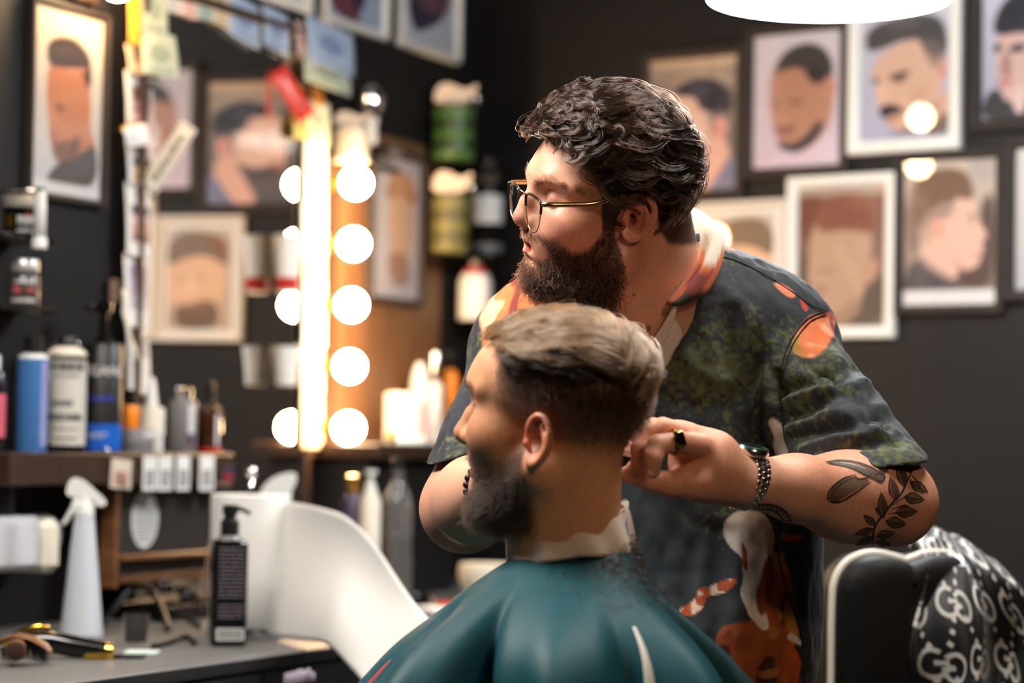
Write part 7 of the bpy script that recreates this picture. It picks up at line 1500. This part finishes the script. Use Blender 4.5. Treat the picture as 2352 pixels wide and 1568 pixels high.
# things on the worktop beyond the paper roll
def back_item(name, label, cat, px, ybot, ytop, hw, parts, group='bottles at the far end of the worktop'):
    P = on_counter(px, ybot); D = depth_of(P); return vessel(name, label, cat, P, (ybot-ytop)*scl(D), hw*scl(D), parts, facing(P), group), (ybot-ytop)*scl(D), hw*scl(D)
P = on_counter(642, 1425); D = depth_of(P); s = scl(D); t = thing('spray_bottle', 'white spray bottle standing directly behind the paper towel roll', 'spray bottle', P, facing(P), group='bottles at the far end of the worktop')
G().lathe([(0, 0), (42*s, 0), (44*s, 4*s), (40*s, 240*s), (20*s, 270*s), (0, 271*s)], 28).obj('bottle', m_mist, t, angle=35); G().prism(chaikin([(-46, 272), (-52, 300), (-20, 332), (30, 344), (34, 320), (20, 296), (22, 272)], 2)*s, -14*s, 14*s).obj('sprayer_head', m_white, t, angle=35)
back_item('glass_bottle', 'round shouldered clear bottle of amber liquid beyond the paper sheet', 'bottle', 908, 1400, 1052, 36, [('bottle', [(0, 0), (.95, 0), (1, .02), (1, .66), (.85, .76), (.42, .84), (.36, .86), (.36, .93), (0, .93)], mat('clear_bottle', (.9, .9, .9), .06, trans=.9)), ('liquid', [(0, .03), (.88, .03), (.9, .05), (.9, .50), (0, .5)], mat('tan_liquid', srgb(190, 130, 70), .3)), ('stopper', [(.44, .931), (.44, .99), (.36, 1), (0, 1)], m_black)])
back_item('product_bottle', 'dark purple bottle with pale cap right of the light bar base', 'bottle', 806, 1398, 1090, 26, [('body', [(0, 0), (.9, 0), (1, .02), (1, .8), (.6, .86), (0, .86)], mat('purple_bottle', srgb(62, 46, 76), .35)), ('cap', [(.62, .861), (.64, .87), (.64, .99), (0, 1)], m_brass)])
back_item('product_bottle', 'cream tall dispenser with pump beside the amber liquid bottle', 'bottle', 846, 1404, 1080, 24, [('body', [(0, 0), (.9, 0), (1, .02), (1, .78), (.6, .86), (0, .86)], m_cream), ('pump', [(.5, .861), (.5, .9), (.25, .91), (.25, .97), (.6, .975), (.6, 1), (0, 1)], m_white)])
back_item('shaving_bowl', 'pale shaving bowl near the dispenser at far end of worktop', 'bowl', 770, 1402, 1300, 44, [('bowl', [(0, 0), (.5, 0), (.55, .06), (.9, .5), (1, 1), (.94, 1), (.8, .5), (.4, .12), (0, .12)], m_white)])
P = on_counter(948, 1392); t = thing('black_trimmer', 'black trimmer lying at the far end of the worktop', 'trimmer', P, .2); s = scl(depth_of(P))
G().tube([(-40*s, 0, 16*s), (0, 0, 20*s), (38*s, 0, 18*s)], A([14, 18, 13])*s, 14).obj('body', m_blackgloss, t); G().box((38*s, -12*s, 8*s), (52*s, 12*s, 26*s), .002).obj('blade', m_chrome, t, angle=30)
P = on_counter(1030, 1408); t = thing('magazine', 'white and red folded leaflet on the worktop behind the teal cape', 'leaflet', P, .4); s = scl(depth_of(P))
G().box((-60*s, -.06, 0), (60*s, .06, 12*s), .002).obj('pages', m_paper, t, angle=30); G().box((0, -.061, 12.1*s), (58*s, .061, 22*s), .002).obj('red_cover', m_red, t, angle=30)
P = on_counter(1120, 1385); P = P if (P-CORNER) @ NR > .12 else P+NR*(.14-(P-CORNER) @ NR); P[2] = ZC; t = thing('cream_bowl', 'cream rounded bowl at the worktop end under the barber elbow', 'bowl', P); s = scl(depth_of(P))
G().lathe([(0, 0), (40*s, 0), (48*s, 6*s), (70*s, 60*s), (66*s, 90*s), (62*s, 88*s), (62*s, 60*s), (40*s, 10*s), (0, 9*s)], 40).obj('bowl', m_cream, t, angle=40)

# ================================================================== black salon chair with patterned cape, right
DC = 3.35; cb_ = W(2080, 1420, DC); CRr = unit(A([1, .12, 0])); CRn = np.cross(CRr, [0, 0, 1]); s = scl(DC)
t = thing('salon_chair', 'black salon chair with white piped backrest standing at the lower right', 'chair', M=basis(CRr, -CRn, (0, 0, 1), A([cb_[0], cb_[1], 0])))
zt = W(2080, 1275, DC)[2]
edge = [(-178, -330), (-178, -120), (-172, -60), (-150, -22), (-118, -3), (-80, 3), (-30, -6), (-10, -12), (10, -6), (40, 4), (90, 4), (140, -10), (170, -45), (178, -110), (178, -330)]
E_ = spl(A(edge, float), 90)*s; E_[:, 1] += zt
poly = np.concatenate([E_, [[178*s, zt-430*s], [-178*s, zt-430*s]]])
pr = G(); k = len(poly); cen = poly.mean(0); rings = []
for sc_, y in ((.02, -.058), (.5, -.058), (.85, -.050), (.96, -.035), (1.0, -.012), (1.0, .05), (.96, .07), (.02, .075)):
    q = cen+(poly-cen)*sc_; rings.append(np.stack([q[:, 0], np.full(k, y), q[:, 1]], 1))
pr.grid(A(rings), closed_u=True).obj('backrest', m_vinyl, t, angle=60)
g = G(); g.tube(np.stack([E_[:, 0]*1.004, np.full(90, -.016), E_[:, 1]+.001], 1), .0062, 10); g.obj('piping', mat('white_piping', srgb(226, 220, 206), .45), t)
z0 = zt-430*s; G().box((-.24, .03, z0-.10), (.24, .50, z0+.02), .04).obj('seat', m_vinyl, t, angle=40)
for sd in (-1, 1): G().box((sd*.27-.025, .08, z0+.10), (sd*.27+.025, .44, z0+.15), .015).box((sd*.27-.015, .20, z0-.08), (sd*.27+.015, .26, z0+.10), .004).obj('armrest', m_vinyl, t, angle=40)
G().lathe([(0, 0), (.28, 0), (.29, .02), (.25, .04), (.05, .06), (.05, z0-.11), (0, z0-.105)], 40, M=A(Matrix.Translation((0, .24, 0)))).obj('pedestal', m_chrome, t, angle=35)
# cape thrown over the right part of the backrest, printed with letter rings and diamonds
NU, NV = 300, 260; TX = 8.6; TY = 8.6        # cloth (u across, v down)
pat = np.zeros((NV, NU))
def ring_mark(cx, cy, r, flip):
    Y, X = np.mgrid[0:NV, 0:NU]; x = (X-cx)*(-1 if flip else 1); y = Y-cy; d = np.hypot(x, y); a = np.degrees(np.arctan2(-y, x))
    m = (np.abs(d-r) < r*.17) & ~((a > -8) & (a < 48)); m |= (np.abs(y-r*.02) < r*.15) & (x > r*.10) & (x < r*1.1); m |= (np.abs(x-r*.30) < r*.15) & (y > -r*.25) & (y < r*.16); pat[m] = 1
def diamond(cx, cy, r): 
    Y, X = np.mgrid[0:NV, 0:NU]; pat[np.abs(X-cx)+np.abs(Y-cy) < r] = 1
stp = 74
for i in range(-1, 8):
    for j in range(-1, 8):
        cx, cy = i*stp+(j % 2)*stp/2, j*stp*.86; ring_mark(cx-12, cy, 15, False); ring_mark(cx+12, cy+7, 15, True)
        for k_ in (.30, .5, .70): diamond(cx+stp*.5*k_*1.0, cy+stp*.86*k_, 4.2); diamond(cx-stp*.5*k_, cy+stp*.86*k_, 4.2)
lx = np.linspace(0, 1, NU); lv = np.linspace(0, 1, NV); Gc = np.zeros((NV, NU, 3))
U_, V_ = np.meshgrid(lx, lv)
x_l = 30+U_*170; arc = V_*560-70                      # photo-sized units; arc < 0 lies over the back of the rest
top_z = 34+26*np.sin(np.clip(U_*1.15, 0, 1)*math.pi)-30*U_**3
fwdp = np.where(arc < 0, .085+arc*s*.2, .085-np.clip(arc, 0, 130)*s*1.35); drop = np.where(arc < 60, (np.clip(arc, -70, 60)/60)**2*14*np.where(arc < 0, 1.2, 1), 14+(arc-60)*.93)
fan = np.clip((arc-40)/400, 0, 1); xx = x_l+fan*(U_-.22)*235+14*np.sin(V_*9+U_*4)*fan+16*np.sin(U_*15+V_*7)*fan
yy = fwdp-.030-.040*fan*np.sin(U_*11+1.2+V_*4)-.012*np.sin(U_*5+V_*11)*np.clip(arc/80, 0, 1)-.010*fan*np.sin(U_*27+V_*5)-.010*np.sin(U_*9)*np.clip(arc/60, 0, 1)-.05*fan*(U_ > 0)
Gc[..., 0] = xx*s; Gc[..., 1] = yy; Gc[..., 2] = zt+(top_z-drop+5*np.sin(U_*17+2)*np.clip(1-np.abs(arc)/120, 0, 1))*s
Cc = srgb(22, 23, 25)[None, None]*(1-pat[..., None])+srgb(214, 212, 206)[None, None]*pat[..., None]
Mw = basis(CRr, -CRn, (0, 0, 1), A([cb_[0], cb_[1], 0])); Gw = xf(A(Mw), Gc.reshape(-1, 3)).reshape(Gc.shape); c0 = A([cb_[0], cb_[1], zt])
t = thing('patterned_cape', 'black cape printed with white letter rings thrown over the salon chair', 'cape', c0)
o = G().grid(Gw-c0, Cc).obj('cloth', VC(.42, sheen=.1), t); md = o.modifiers.new('t', 'SOLIDIFY'); md.thickness = .0012
